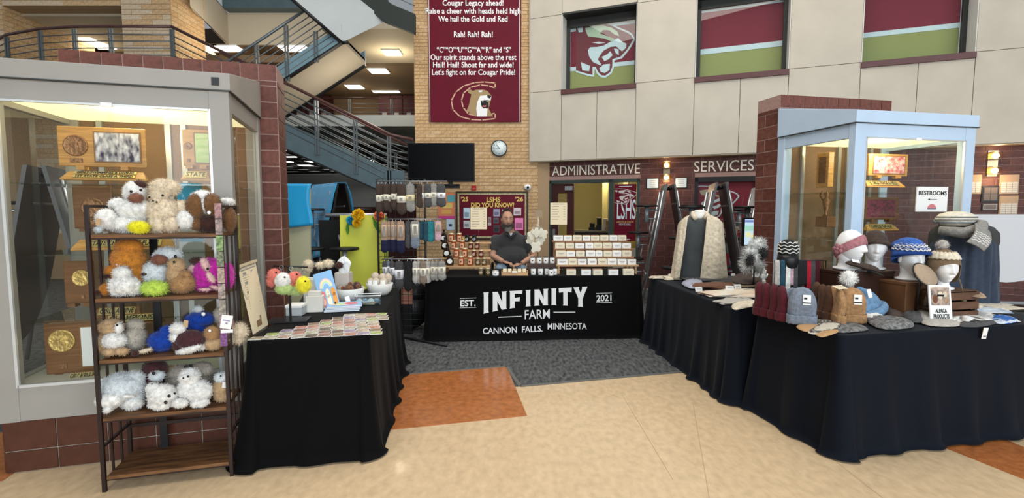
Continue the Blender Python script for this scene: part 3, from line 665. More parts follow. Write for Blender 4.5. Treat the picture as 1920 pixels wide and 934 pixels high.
# bright skylit ceiling far below the stair, dark trusses
m = MB(); m.b2((-9, 11.3, 3.0), (-2.5, 19, 3.1)); struct(m, 'ceiling_far_hall', mat('dark_truss_ceiling', (.05, .045, .04), .8))
m_sky = mat('skylight_glow', (1, 1, 1), .5, emit=(1, .98, .92), es=3.0)
gi = 0
for r_ in range(4):
    for c_ in range(4):
        m = MB(); x = -7.2+c_*.85+r_*.1; y = 12.2+r_*1.5; m.box((x, y, 2.985), (.5, .6, .02)); o = m.obj('skylight_panel', m_sky); tag(o, 'bright skylight panel under the stair, %s row, %s column' % (['nearest', 'second', 'third', 'farthest'][r_], ['left', 'second', 'third', 'right'][c_]), 'skylight', 'skylight panels in the far ceiling')
m = MB()
for q in range(6): m.tube([(-7.6+q*.8, 11.6, 2.85), (-7.2+q*.8, 18, 2.85)], .04, 5); m.tube([(-8, 12+q*1.1, 2.8), (-3, 12.5+q*1.1, 2.9)], .035, 5)
o = m.obj('roof_truss', M_black); tag(o, 'dark roof trusses crossing under the bright skylights', 'truss')
m = MB(); m.b2((-6, 13.6, 0), (-1.93, 13.8, 1.6)); w = struct(m, 'wall_low_dark', mat('dark_red_wall', (.07, .02, .018), .7))
area('far_hall_light', (-4.2, 16, 3.5), (-4.2, 20, 2.6), 4, .6, 110, (1, .98, .94))
# ================= DISPLAY CASES =================
def case(label, O, u, W, D, m_fr):
    t = thing('display_case', label, 'display case', (O[0], O[1], 0), math.atan2(u.y, u.x))
    zt, zf, zg, zb0, zbx = 2.32, 2.22, 2.10, .51, .30; zr = 2.50; pw = .11; bpl = .012
    m = MB()   # tiled plinth
    m.b2((.02, .02, 0), (W-.02, D-.006, zbx)); m.obj('plinth', mat('tile_grout', (.42, .36, .30), .8), t)
    m_t = mat('brown_plinth_tile', (.085, .030, .018), .35, noise=.2, scale=12)
    tw = .247; me = {}
    def tile(c, s):
        k = tuple(round(q, 3) for q in s)
        if k not in me: b = MB(); b.box((0, 0, 0), s); me[k] = b.mesh('tile', m_t)
        inst('tile', me[k], t, c)
    x = .02
    while x < W-.03:
        w = min(tw, W-.02-x)
        for z0_, z1_ in ((0.0, .125), (.125, zbx)): tile((x+w/2, .018, (z0_+z1_)/2+.002), (w-.007, .016, z1_-z0_-.007))
        x += tw
    y = .02
    while y < D-.05:
        w = min(tw, D-.02-y)
        for z0_, z1_ in ((0.0, .125), (.125, zbx)):
            for xx in (.018, W-.018): tile((xx, y+w/2, (z0_+z1_)/2+.002), (.016, w-.007, z1_-z0_-.007))
        y += tw
    # corner posts
    for (x0, y0, x1, y1) in ((0, 0, pw, pw*.6), (W-pw, 0, W, pw*.6), (0, D-.09, .09, D-.006), (W-.09, D-.09, W, D-.006)):
        m = MB(); m.b2((x0, y0, zbx), (x1, y1, zf)); m.obj('corner_post', m_fr, t, bev=.003)
    m = MB(); m.b2((pw*.5, .004, zbx+.002), (W-pw*.5, .045, zb0)); m.obj('bottom_rail', m_fr, t, bev=.003)
    m = MB(); m.b2((pw*.5, .004, zg), (W-pw*.5, .045, zf-.002)); m.obj('top_rail', m_fr, t, bev=.003)
    for x0, x1 in ((.004, .045), (W-.045, W-.004)):
        m = MB(); m.b2((x0, pw*.3, zbx), (x1, D-.02, zb0)); m.obj('bottom_rail', m_fr, t, bev=.003)
        m = MB(); m.b2((x0, pw*.3, zg), (x1, D-.02, zf)); m.obj('top_rail', m_fr, t, bev=.003)
    # fascia band with sloping roof
    a = .012; m = MB()
    m.hexa([(-a, -a, zf), (W+a, -a, zf), (W+a, D-.006, zf), (-a, D-.006, zf), (-a, -a, zt), (W+a, -a, zt), (W+a, D-.006, zr), (-a, D-.006, zr)]); m.obj('sloped_cap', m_fr, t, bev=.004)
    m = MB(); m.b2((-a-.004, -a-.004, zf-.006), (W+a+.004, D-.03, zf)); m.obj('shadow_joint', M_dkframe, t)
    m = MB(); m.b2((.05, .05, zbx), (W-.05, D-.07, zbx+.05)); m.b2((.045, .045, zb0-.02), (W-.045, D-.07, zb0-.01)); m.obj('deck', mat('case_deck', (.42, .40, .34), .6), t)
    m = MB(); m.b2((.05, D-.07, zbx), (W-.05, D-.05, zf)); m.obj('back_panel', mat('case_back_brown', (.20, .115, .06), .6, noise=.12, scale=3), t)
    m_al = mat('grey_aluminium', (.42, .42, .40), .35, metal=.6)
    for xx in (.20, .62, .72, 1.0):
        m = MB(); m.b2((xx*W/1.24, D-.10, zb0), (xx*W/1.24+.035, D-.07, zf-.06)); m.obj('mullion', m_al, t)
    m = MB(); m.b2((.045, .045, zf-.085), (W-.045, D-.07, zf-.07)); m.obj('lit_ceiling', mat('case_light_diffuser', (.9, .85, .5), .6, emit=(1, .90, .50), es=.95), t)
    # glass: two sliding panes in front, one each side
    g = M_glass; mid = W*.5
    for x0, x1, y0 in ((pw-.01, mid+.02, .012), (mid-.02, W-pw+.01, .022)):
        m = MB(); m.b2((x0, y0, zb0-.004), (x1, y0+.005, zg+.004)); m.obj('pane', g, t)
    for x0 in (.02, W-.025):
        m = MB(); m.b2((x0, pw*.6, zb0), (x0+.005, D-.09, zg+.004)); m.obj('side_pane', g, t)
    m = MB()
    for q in ((pw, -.004, zb0-.012, W-pw, .012, zb0+.004), (pw, -.004, zg-.006, W-pw, .012, zg+.006)): m.b2(q[:3], q[3:])
    for x0 in (pw-.006, W-pw-.006): m.b2((x0, -.004, zb0-.01), (x0+.014, .012, zg+.006))
    m.obj('glazing_trim', mat('pale_aluminium_trim', (.62, .64, .64), .35, metal=.4), t)
    m = MB(); m.b2((mid-.028, -.016, zg-.012), (mid+.026, -.002, zg+.010)); m.obj('lock', M_whitepl, t)
    for z in (1.235, 1.66, .83):
        m = MB(); m.b2((.06, .16, z-.004), (W-.06, D-.11, z+.004)); m.obj('glass_shelf', glass('green_glass', (.86, .93, .89), .10), t)
    point('case_lamp', t.matrix_basis @ Vector((W*.5, D*.35, 2.03)), 7, (1, .9, .62), .08)
    bpy.context.view_layer.update()
    return t
LC = Vector((-1.71, 3.056, 0)); LW = 1.24; LO = LC-LU*LW
case_l = case('tall grey display case with trophies behind the brown plush rack', LO, LU, LW, .94, M_frame)
m = MB(); m.b2((LW-.085, -.02, 2.245), (LW-.045, -.012, 2.29)); m.obj('black_patch', M_black, case_l)
RC = Vector((2.811, 4.115, 0)); RW = 1.25
case_r = case('tall display case, daylit pale blue, with the restrooms sign on its glass', RC, RU, RW, .88, M_frame_b)
def CP(case_, px, py, yl):      # pixel -> case local x,z on plane y=yl
    Mw = case_.matrix_basis; o = Mw @ Vector((0, yl, 0)); n = Mw.to_3x3() @ Vector((0, -1, 0)); p = Mw.inverted() @ PP(px, py, o, n); return p.x, p.z
m_ph1 = mat('team_photo_dark', (.75, .72, .75), .4, col2=(.03, .02, .05), scale=22, detail=2, kind='noise', stretch=(1.6, 1, .8)); m_ph2 = mat('team_photo_red', (.7, .6, .55), .4, col2=(.45, .03, .05), scale=28, detail=3); m_ph3 = mat('team_photo_green', (.35, .5, .12), .4, col2=(.55, .62, .3), scale=14, detail=2, stretch=(1, 1, 5)); m_ph4 = mat('team_photo_crimson', (.32, .05, .09), .4, col2=(.07, .03, .04), scale=40, detail=3)
def plaque(case_, box, yl, label, wood, med=None, photo=None, mplate=True, medm=None, rz=0, lean=-.06, pm=None):
    x0, z1 = CP(case_, box[0], box[1], yl); x1, z0 = CP(case_, box[2], box[3], yl); w = x1-x0; h = z1-z0
    Mw = case_.matrix_basis; t = thing('trophy_plaque', label, 'plaque', group=None); t.matrix_basis = Mw @ Matrix.Translation(((x0+x1)/2, yl, z0)) @ Matrix.Rotation(rz, 4, 'Z')
    m = MB(); m.b2((-w/2, -.012, 0), (w/2, .012, h)); m.obj('board', wood, t, bev=.006)
    if med:
        mx, mz, mr = med; m = MB(); m.lathe([(mr*w, 0), (mr*w, .004), (mr*w*.93, .009), (mr*w*.85, .006), (mr*w*.4, .009), (0.001, .011)], 32, M=Matrix.Translation((-w/2+mx*w, -.012, mz*h)) @ Matrix.Rotation(PI/2, 4, 'X')); m.obj('medallion', medm or M_bronze, t)
    if photo:
        a, b, c, d = photo; m = MB(); m.b2((-w/2+a*w-.008, -.016, b*h-.008), (-w/2+c*w+.008, -.012, d*h+.008)); m.obj('photo_rim', mat('dark_oak_rim', (.25, .12, .04), .4), t)
        m = MB(); m.b2((-w/2+a*w, -.018, b*h), (-w/2+c*w, -.015, d*h)); m.obj('photo', pm or m_ph1, t)
    if mplate and med: m = MB(); m.b2((-w/2+med[0]*w-.07*w, -.017, .1*h), (-w/2+med[0]*w+.07*w, -.012, .2*h)); m.obj('name_plate', M_bronze, t)
    for s in (-1, 1): m = MB(); m.b2((s*w*.25-.02, -.03, -.02), (s*w*.25+.02, .03, .004)); m.obj('foot', wood, t)
    return t
def nameboard(case_, box, yl, label, lines, wood, tilt=.5, tx=None):
    x0, z1 = CP(case_, box[0], box[1], yl); x1, z0 = CP(case_, box[2], box[3], yl); w = x1-x0; h = max(.03, z1-z0); t = thing('trophy_nameboard', label, 'nameboard')
    t.matrix_basis = case_.matrix_basis @ Matrix.Translation(((x0+x1)/2, yl, z0))
    m = MB(); m.hexa([(-w/2, -.03, 0), (w/2, -.03, 0), (w/2, .03, 0), (-w/2, .03, 0), (-w/2+.0, -.026, .012), (w/2, -.026, .012), (w/2-.03, .02, h), (-w/2+.03, .02, h)]); m.obj('base', wood, t, bev=.003)
    al = math.atan2(h-.012, .046); k = len(lines)
    for i, ln in enumerate(lines):
        f = (i+.5)/k; c = Vector((0, .02-.046*f-.004*sin(al), h-(h-.012)*f)); c += Vector((0, -sin(al), cos(al)))*.003
        Mx = Matrix.Translation(c) @ Matrix.Rotation(-(PI/2-al), 4, 'X'); sl = math.hypot(h-.012, .046)/k
        m = MB(); m.box((0, 0, 0), (w*.72, .002, sl*.72), M=Mx); m.obj('brass_strip', M_brass, t)
        m = MB(); text(m, ln, Mx @ Matrix.Translation((0, -.0015, 0)), sl*.75, ext=.001, bold=.0008, wid=w*.66); m.obj('engraving', M_ink, t)
    return t
A = case_l
plaque(A, (107, 236, 277, 315), .30, 'large oak plaque with bronze medallion and team photograph, top left in the grey case', M_oak, (.2, .52, .14), (.42, .14, .93, .86))
plaque(A, (341, 243, 396, 312), .34, 'oak plaque with green photograph behind the right edge of the grey case glass', M_oak, (.22, .55, .15), (.48, .1, 1.0-.03, .9), pm=m_ph3)
plaque(A, (136, 350, 215, 428), .50, 'dark wood plaque with bronze arch, second row of the grey case', M_oakdk, (.5, .5, .30), None)  # darker wood than the top row plaques
plaque(A, (119, 490, 180, 567), .34, 'walnut plaque with gold medallion, third row of the grey case', M_oakdk, (.6, .6, .33), None, medm=M_gold)
plaque(A, (82, 602, 188, 695), .24, 'big walnut plaque with gold medallion and white photograph, lowest in the grey case', M_oakdk, (.33, .62, .26), (.70, .12, .97, .85), medm=M_gold, pm=M_white)
nameboard(A, (115, 320, 278, 340), .24, 'oak nameboard reading GIRLS SWIMMING & DIVING in the grey case', ['GIRLS SWIMMING & DIVING', '1ST STATE CLASS A THIRD'], M_oak)
nameboard(A, (340, 320, 396, 340), .26, 'small oak nameboard under the green photograph in the grey case', ['STATE'], M_oak)
nameboard(A, (135, 450, 330, 466), .28, 'oak nameboard reading STATE CHAMPIONS PLACE in the grey case', ['STATE CHAMPIONS PLACE'], M_oak)
nameboard(A, (172, 578, 268, 592), .28, 'walnut nameboard reading GIRLS ALPINE, third row of the grey case', ['GIRLS ALPINE'], M_oakdk)
nameboard(A, (185, 592, 308, 604), .22, 'walnut nameboard reading CHAMPIONS in the grey case', ['CHAMPIONS'], M_oakdk)
nameboard(A, (122, 700, 182, 716), .13, 'walnut nameboard reading GIRLS ALPINE at the bottom of the grey case', ['GIRLS ALPINE'], M_oakdk)
x0, z1 = CP(A, 330, 343, .40); x1, z0 = CP(A, 378, 375, .40)
m = MB(); m.b2((x0, .40, z0), (x1, .42, z1)); m.b2((x0, .40, z0-.28), (x1, .42, z0-.22), 1); m.b2((x0, .40, z0-.46), (x1, .42, z0-.28), 2); m.b2((x0, .405, z0-.22), (x1, .42, z0), 2)
o = m.obj('blue_card', [mat('azure_card', (.02, .30, .52), .5), mat('azure_card', (.02, .30, .52), .5), mat('pale_card', (.52, .56, .55), .6)]); o.matrix_basis = A.matrix_basis; tag(o, 'azure and pale card standing inside the grey case behind the plush toys', 'card')
A = case_r
plaque(A, (1628, 288, 1699, 331), .42, 'oak plaque with red team photograph, upper shelf of the pale blue case', M_oak, None, (.12, .12, .9, .88), pm=m_ph2)
plaque(A, (1618, 370, 1682, 412), .42, 'oak plaque with crimson team photograph on green, lower shelf of the pale blue case', M_oakdk, None, (.08, .1, .88, .9), pm=m_ph4)
nameboard(A, (1622, 338, 1692, 352), .36, 'pale nameboard reading GIRLS TRACK & FIELD in the pale blue case', ['GIRLS TRACK & FIELD'], M_oak)
nameboard(A, (1622, 420, 1680, 432), .36, 'dark nameboard reading GIRLS GOLF in the pale blue case', ['GIRLS GOLF'], M_oak)
# trophies seen through its left pane
for (px0, py0, px1, py1, yl, lb) in ((1534, 285, 1560, 352, .50, 'gold framed trophy plaque seen edge-on, upper left inside the pale blue case'), (1536, 372, 1562, 425, .45, 'figure trophy on wooden base, lower left inside the pale blue case')):
    o_ = case_r.matrix_basis; xz = []
    for q in ((px0, py1), (px1, py0)):
        o = o_ @ Vector((.30, 0, 0)); n = o_.to_3x3() @ Vector((-1, 0, 0)); p = o_.inverted() @ PP(q[0], q[1], o, n); xz.append(p)
    ya, yb = sorted((xz[0].y, xz[1].y)); za, zb_ = sorted((xz[0].z, xz[1].z)); t = thing('trophy', lb, 'trophy'); t.matrix_basis = o_ @ Matrix.Translation((.30, (ya+yb)/2, za)); w = yb-ya; h = zb_-za
    if py0 < 300:
        m = MB(); m.b2((-.03, -w/2, 0), (.03, w/2, h)); m.obj('board', M_oak, t, bev=.005); m = MB(); m.b2((-.034, -w/2+.03, .04), (-.03, w/2-.03, h-.04)); m.obj('recess', M_oakdk, t)
    else:
        m = MB(); m.b2((-.05, -.07, 0), (.05, .07, .10)); m.obj('base', M_oakdk, t, bev=.005)
        m = MB(); m.lathe([(.03, .10), (.012, .13), (.03, .2), (.035, .25), (.012, .28), (.022, .31), (.001, .34)], 14); m.tube([(0, .03, .24), (0, .08, .3), (0, .05, .34)], .008); m.obj('figure', M_bronze, t)
# restrooms sign taped on the glass
A = case_r; x0, z1 = CP(A, 1719, 350, -.006); x1, z0 = CP(A, 1774, 397, -.006)
m = MB(); m.b2((x0, .001, z0), (x1, .010, z1), 0); cx = (x0+x1)/2; w = x1-x0; h = z1-z0
text(m, 'RESTROOMS', Matrix.Translation((cx, .0, z0+h*.74)), .05, 1, bold=.0008, wid=w*.9)
m.b2((cx-w*.1, -.001, z0+h*.485), (cx+w*.15, .001, z0+h*.505), 1); m.poly([(cx-w*.15, z0+h*.495), (cx-w*.08, z0+h*.53), (cx-w*.08, z0+h*.46)], .002, 1, f=lambda x, y, d: (x, .001-d, y))
m.poly([(cx+w*.14*cos(a), z0+h*.13+h*.18*sin(a)) for a in [PI*i/12 for i in range(13)]], .002, 2, f=lambda x, y, d: (x, .001-d, y)); m.b2((cx-w*.14, -.001, z0+h*.10), (cx+w*.14, .001, z0+h*.14), 3)
o = m.obj('restrooms_sign', [M_white, M_ink, mat('salmon_print', (.6, .2, .2), .5), mat('slate_print', (.15, .2, .32), .5)]); o.matrix_basis = A.matrix_basis @ Matrix.Translation((0, -.012, 0)); tag(o, 'white RESTROOMS sign with left arrow taped to the pale blue case glass', 'sign')
# ================= THINGS ON THE WALLS =================
YW = 9.955
def wallrect(px0, py0, px1, py1, y=YW):
    a = PY(px0, py0, y); b = PY(px1, py1, y); return a.x, b.x, b.z, a.z
# banner
x0, x1, z0, z1 = wallrect(801, -60, 977, 229)
m = MB(); m.b2((x0, YW, z0), (x1, YW+.012, z1), 0); e = .012
m.tube([(x0+.02, YW-.003, z0), (x0+.02, YW-.003, z1)], .006, 5, 1); m.tube([(x1-.03, YW-.003, z0), (x1-.03, YW-.003, z1)], .008, 5, 1)
for s, a, b, py in (('Cougar Legacy ahead!', 830, 944, 6), ('Raise a cheer with heads held high', 798, 976, 21), ('We hail the Gold and Red', 822, 952, 36), ('Rah! Rah! Rah!', 851, 924, 65), ('\u201cC\u201d\u201cO\u201d\u201cU\u201d\u201cG\u201d\u201cA\u201d\u201cR\u201d and \u201cS\u201d', 819, 958, 94), ('Our spirit stands above the rest', 807, 968, 108), ('Hail! Hail! Shout far and wide!', 812, 963, 122), ('Let\u2019s fight on for Cougar Pride!', 810, 966, 136)):
    p = PY((a+b)/2, py, YW); w = PY(b, py, YW).x-PY(a, py, YW).x
    text(m, s, Matrix.Translation((p.x, YW-.002, p.z)), .148, 1, bold=.0025, ext=.002, wid=w)
def bn(x, y, d):
    p = PY(780+x*.257, y*.257, YW); return (p.x, YW-d, p.z)
def ribbon(mb, pts, w, mi, t, f, closed=True):
    n = len(pts)
    for i in range(n if closed else n-1):
        a = Vector(pts[i]); b = Vector(pts[(i+1) % n]); d = (b-a); l = d.length
        if l < 1e-6: continue
        d /= l; q = Vector((-d.y, d.x))*w/2; a2 = a-d*w*.4; b2 = b+d*w*.4
        mb.poly([a2+q, a2-q, b2-q, b2+q], t, mi, f=f)
Cp = [(578, 642), (578, 605), (500, 598), (430, 602), (350, 627), (290, 672), (258, 735), (270, 800), (320, 850), (400, 872), (480, 876), (578, 866), (578, 826), (520, 840), (440, 845), (380, 830), (345, 785), (332, 735), (347, 680), (400, 636), (470, 620), (530, 626)]
ribbon(m, Cp, 9, 2, .003, bn)
for k, (pl, mi) in enumerate([([(376, 658), (398, 654), (415, 664), (440, 655), (490, 654), (522, 665), (552, 700), (545, 735), (530, 790), (545, 820), (562, 850), (440, 850), (368, 812), (385, 770), (397, 720), (404, 688), (382, 680)], 3),
        ([(468, 700), (520, 694), (550, 706), (545, 732), (500, 730), (472, 736), (478, 782), (522, 795), (516, 850), (446, 850), (440, 790), (450, 740)], 1), ([(474, 735), (528, 730), (530, 786), (492, 792), (474, 765)], 4), ([(519, 693), (551, 700), (541, 720), (522, 712)], 4), ([(455, 662), (485, 660), (480, 674), (462, 674)], 1), ([(484, 738), (490, 738), (488, 752)], 1), ([(514, 736), (522, 736), (518, 750)], 1), ([(486, 770), (515, 768), (510, 782), (492, 784)], 5)]):
    l = .004+k*.0012; m.poly(pl, .001, mi, f=lambda x, y, d, l=l: bn(x, y, l+d))
o = m.obj('banner', [M_maroon, M_white_print, mat('rose_gold_print', (.62, .36, .25), .5), mat('tawny_print', (.36, .25, .12), .6), M_ink, mat('tongue_print', (.4, .1, .1), .6)]); tag(o, 'tall maroon banner with white school song verses and a cougar C emblem', 'banner')
# clock
p = PY(936, 278, YW); t = thing('wall_clock', 'round white wall clock with black rim on tan brick', 'clock', (p.x, YW, p.z)); RX = Matrix.Rotation(PI/2, 4, 'X'); r = .155
m = MB(); m.lathe([(r, -.03), (r*1.04, 0), (r*1.04, .03), (r*.96, .04), (r*.93, .025), (.001, .02)], 40, M=RX); m.obj('rim', M_black, t)
m = MB(); m.lathe([(r*.93, .0), (r*.93, .028), (.001, .0285)], 40, M=RX); m.obj('dial', mat('clock_dial', (.75, .85, .85), .4), t)
m = MB()
for k in range(12):
    a = k*PI/6; text(m, str(k or 12), Matrix.Translation((r*.74*sin(a), -.030, r*.74*cos(a))), .038, ext=.001)
m.obj('numerals', M_ink, t)
for ln, an, w, nm in ((.085, -38, .009, 'hour_hand'), (.125, -88, .006, 'minute_hand')):
    m = MB(); a = R(an); m.tube([(-.02*sin(a), -.034, -.02*cos(a)), (ln*sin(a), -.034, ln*cos(a))], w/2, 6); m.obj(nm, M_ink, t)
# television
a = PY(764, 268, 8.85); b = PY(890, 341, 8.85); t = thing('television', 'black wall television below the banner, screen off', 'television', ((a.x+b.x)/2, 8.85, b.z)); w = b.x-a.x; h = a.z-b.z
m = MB(); m.b2((-w/2, 0, 0), (w/2, .05, h)); m.obj('body', M_blackpl, t, bev=.004)
m = MB(); m.b2((-w/2+.012, -.003, .018), (w/2-.012, 0, h-.012)); m.obj('screen', mat('dark_screen', (.002, .002, .0025), .3, spec=.08), t)
m = MB(); m.b2((-.15, .05, .2), (.15, .1, h-.2)); m.tube([(.3, .08, h/2), (.3, 1.12, h/2)], .03); m.b2((.2, 1.10, h/2-.15), (.4, 1.14, h/2+.15)); m.obj('mount_arm', M_black, t)
a = PY(767, 345, 8.85); b = PY(861, 353, 8.85); m = MB(); m.b2((a.x, 8.86, b.z), (b.x, 8.96, a.z)); m.tube([(a.x+.5, 8.855, (a.z+b.z)/2+.01), (b.x, 8.855, (a.z+b.z)/2+.01)], .012, 6); m.b2((b.x-.2, 8.9, b.z+.02), (b.x-.12, 8.95, a.z+.1))
o = m.obj('soundbar', M_blackpl); tag(o, 'long black soundbar mounted under the television', 'soundbar')
# bulletin board
x0, x1, z0, z1 = wallrect(858, 362, 987, 446); t = thing('bulletin_board', 'maroon bulletin board headed LSHS DID YOU KNOW? with gold letters', 'bulletin board', (x0, 9.93, z0)); w = x1-x0; h = z1-z0
m = MB(); m.b2((0, 0, 0), (w, .05, h), 0); m.obj('backing', M_maroon, t)
m = MB(); 
for q in ((-.03, -.02, -.03, w+.03, .05, .0), (-.03, -.02, h, w+.03, .05, h+.03), (-.03, -.02, 0, 0, .05, h), (w, -.02, 0, w+.03, .05, h)): m.b2(q[:3], q[3:])
m.obj('frame', mat('board_black_frame', (.03, .012, .012), .5), t)
m = MB()
for q in ((0, -.008, 0, w, 0, .035), (0, -.008, h-.035, w, 0, h), (0, -.008, .035, .035, 0, h-.035), (w-.035, -.008, .035, w, 0, h-.035)): m.b2(q[:3], q[3:])
m.obj('border_trim', mat('gold_border', (.58, .50, .32), .6, col2=(.35, .28, .14), scale=30), t)
m_gl = mat('gold_letters', (.72, .50, .10), .4)
def bl(px, py): q = PY(px, py, 9.92); return q.x-x0, q.z-z0
for s, a, b, py, sz in (('LSHS', 912, 938, 375, .13), ('DID YOU KNOW?', 883, 964, 385, .13), ('\u201925', 864, 878, 374, .12), ('\u201926', 966, 981, 374, .12)):
    xa, zq = bl(a, py); xb, _ = bl(b, py); m = MB(); text(m, s, Matrix.Translation(((xa+xb)/2, -.008, zq)), sz, bold=.004, ext=.006, wid=xb-xa); o = m.obj('gold_lettering', m_gl, t); o['kind'] = 'stuff'
papers = [(869, 390, 881, 410, (.55, .72, .85)), (869, 414, 881, 428, (.6, .6, .62)), (925, 392, 937, 406, (.35, .35, .5)), (941, 393, 953, 405, (.8, .8, .82)), (963, 390, 977, 404, (.72, .6, .66)), (965, 409, 981, 431, (.85, .25, .52)), (915, 407, 921, 416, (.3, .22, .22)), (915, 417, 921, 423, (.5, .45, .45)), (925, 408, 935, 419, (.1, .1, .12)), (925, 422, 937, 436, (.06, .05, .06)), (941, 410, 952, 428, (.5, .4, .4)), (881, 412, 884, 428, (.2, .2, .2))]
for i, (a, b, c, d, col) in enumerate(papers):
    xa, zb_ = bl(a, b); xc, zd_ = bl(c, d); m = MB(); m.b2((xa, -.004, zd_), (xc, 0, zb_), 0); m.b2((xa+.02, -.006, zd_+.03), (xc-.02, -.004, zd_+(zb_-zd_)*.6), 1); m.obj('pinned_paper', [mat('paper%d' % i, col, .7), mat('paperink%d' % i, tuple(q*.45 for q in col), .7)], t)
# posters
def wallpaper(name, label, cat, box, cols, y=YW+.02):
    x0, x1, z0, z1 = wallrect(*box, y); m = MB(); m.b2((x0, y, z0), (x1, y+.01, z1), 0); ms = [cols[0]]
    w = x1-x0; h = z1-z0
    for i, (a, b, c, d, col) in enumerate(cols[1]): m.b2((x0+a*w, y-.002, z0+b*h), (x0+c*w, y, z0+d*h), i+1); ms.append(col)
    o = m.obj(name, ms); return tag(o, label, cat)
mm = lambda n, c: mat(n, c, .6)
wallpaper('poster', 'orange and magenta poster on tan brick left of the bulletin board', 'poster', (821, 362, 853, 411), (mm('orange_poster', (.72, .24, .12)), [(.18, .42, .85, .62, mm('yellow_block', (.75, .55, .15))), (0, 0, 1, .12, mm('magenta_block', (.6, .05, .25))), (.2, .2, .8, .36, mm('orange_block', (.75, .4, .1))), (.55, .66, 1, .92, mm('teal_block', (.1, .4, .45)))]))
wallpaper('notice', 'small pale blue notice on tan brick under the orange poster', 'notice', (837, 411, 852, 431), (mm('pale_blue_paper', (.60, .72, .82)), [(.3, .3, .7, .55, mm('navy_ink', (.03, .06, .12)))]))
wallpaper('fire_alarm', 'small red fire alarm box above the bulletin board', 'fire alarm', (884, 348, 893, 357), (mm('alarm_red', (.4, .01, .01)), [(.2, .2, .8, .5, mm('alarm_white', (.5, .1, .1)))]), 9.92)
p = PY(990, 351, 9.9); t = thing('security_camera', 'white dome security camera on the brick beside the facade', 'camera', (p.x-.01, 9.93, p.z))
m = MB(); m.ell((0, 0, 0), (.075, .07, .06)); m.b2((-.05, .03, -.03), (.05, .07, .05)); m.obj('housing', M_whitepl, t); m = MB(); m.ell((.005, -.045, -.005), (.032, .032, .032)); m.obj('lens', M_black, t)
m = MB(); a = PY(1001, 320, 9.9); 
# sconces, frames and plaques on the burgundy wall
def FW(px, py, d=0): t_, z_ = FT(px, py, AD-d); return t_, z_
def sconce(px, py, label, e):
    t_, z_ = FW(px, py); t = thing('wall_sconce', label, 'wall lamp'); t.matrix_basis = FM @ Matrix.Translation((t_, AD, z_))
    m = MB(); m.b2((-.06, -.02, -.19), (.06, 0, .19)); m.obj('back_plate', mat('brushed_brass', (.45, .34, .2), .3, metal=.7), t)
    for s in (-1, 1):
        m = MB(); m.lathe([(.075, -.045), (.078, 0), (.075, .045)], 18, M=Matrix.Translation((0, -.09, s*.11))); m.obj('glass_shade', glass('amber_glass', (1, .9, .7), .12), t)
        m = MB(); m.ell((0, -.09, s*.11), (.04, .04, .04)); m.obj('bulb', mat('warm_bulb', (1, .8, .5), .5, emit=(1, .70, .35), es=14), t)
        m = MB(); m.lathe([(.08, 0), (.08, .006)], 18, M=Matrix.Translation((0, -.09, s*.16))); m.lathe([(.08, 0), (.08, .006)], 18, M=Matrix.Translation((0, -.09, s*.055))); m.obj('ring', M_steel, t)
        point('sconce_lamp', FM @ Vector((t_, AD-.16, z_+s*.26)), e, (1, .66, .36), .05)
    return t
sconce(1250, 322, 'brass wall sconce glowing between ADMINISTRATIVE and SERVICES', 4)
sconce(1860, 307, 'brass wall sconce glowing above the plaques at far right', 4)
def wallframe(name, label, cat, box, rim, face, lines=0, lm=None, grid=None):
    a = FW(box[0], box[1]); b = FW(box[2], box[3]); w = b[0]-a[0]; h = a[1]-b[1]; t = thing(name, label, cat); t.matrix_basis = FM @ Matrix.Translation((a[0], AD, b[1]))
    m = MB(); m.b2((0, -.02, 0), (w, 0, h)); m.obj('frame', rim, t, bev=.003)
    m = MB(); m.b2((w*.08, -.024, h*.08), (w*.92, -.02, h*.92)); m.obj('face', face, t)
    if lines:
        m = MB()
        for i in range(lines): zc = h*(.75-.5*i/max(1, lines-1)); m.b2((w*.25, -.0255, zc-.003), (w*.75, -.024, zc+.003))
        m.obj('printing', lm or M_greyink, t)
    if grid:
        r_, c_, (gx0, gz0, gx1, gz1), gm = grid
        for i in range(r_):
            for j in range(c_):
                m = MB(); ww = (gx1-gx0)*w/c_; hh = (gz1-gz0)*h/r_; x_ = gx0*w+j*ww; z_ = gz0*h+i*hh; m.b2((x_+.003, -.03, z_+.003), (x_+ww-.003, -.024, z_+hh-.003)); m.obj('name_tag', gm, t)
    return t
m_cert = mat('pale_certificate', (.60, .72, .78), .5)
wallframe('framed_certificate', 'black framed certificate left of the brass sconce', 'certificate', (1212, 334, 1236, 354), M_black, m_cert, 4)
wallframe('framed_certificate', 'black framed certificate right of the brass sconce', 'certificate', (1265, 333, 1289, 353), M_black, m_cert, 4)
m_pw = mat('pale_wood_plaque', (.45, .30, .18), .5); m_tg = mat('silver_name_tag', (.62, .58, .50), .4)
wallframe('honor_plaque', 'pale wood honour plaque half hidden by the pale blue case', 'plaque', (1808, 328, 1838, 364), m_pw, m_pw, 0, None, (5, 3, (.06, .08, .94, .62), m_tg))
wallframe('honor_plaque', 'upper pale wood honour plaque at far right with silver name tags', 'plaque', (1874, 328, 1908, 364), m_pw, m_pw, 0, None, (5, 3, (.06, .08, .94, .62), m_tg))
wallframe('honor_plaque', 'lower pale wood honour plaque at far right, just above the round table', 'plaque', (1873, 367, 1906, 404), m_pw, m_pw, 0, None, (5, 3, (.06, .08, .94, .62), m_tg))
wallframe('dark_plaque', 'black plaque with four dark name tags below the right sconce', 'plaque', (1840, 349, 1871, 379), M_black, mat('dark_plaque_face', (.05, .035, .03), .4), 0, None, (2, 2, (.12, .1, .88, .9), mat('dark_tag', (.14, .11, .09), .4)))
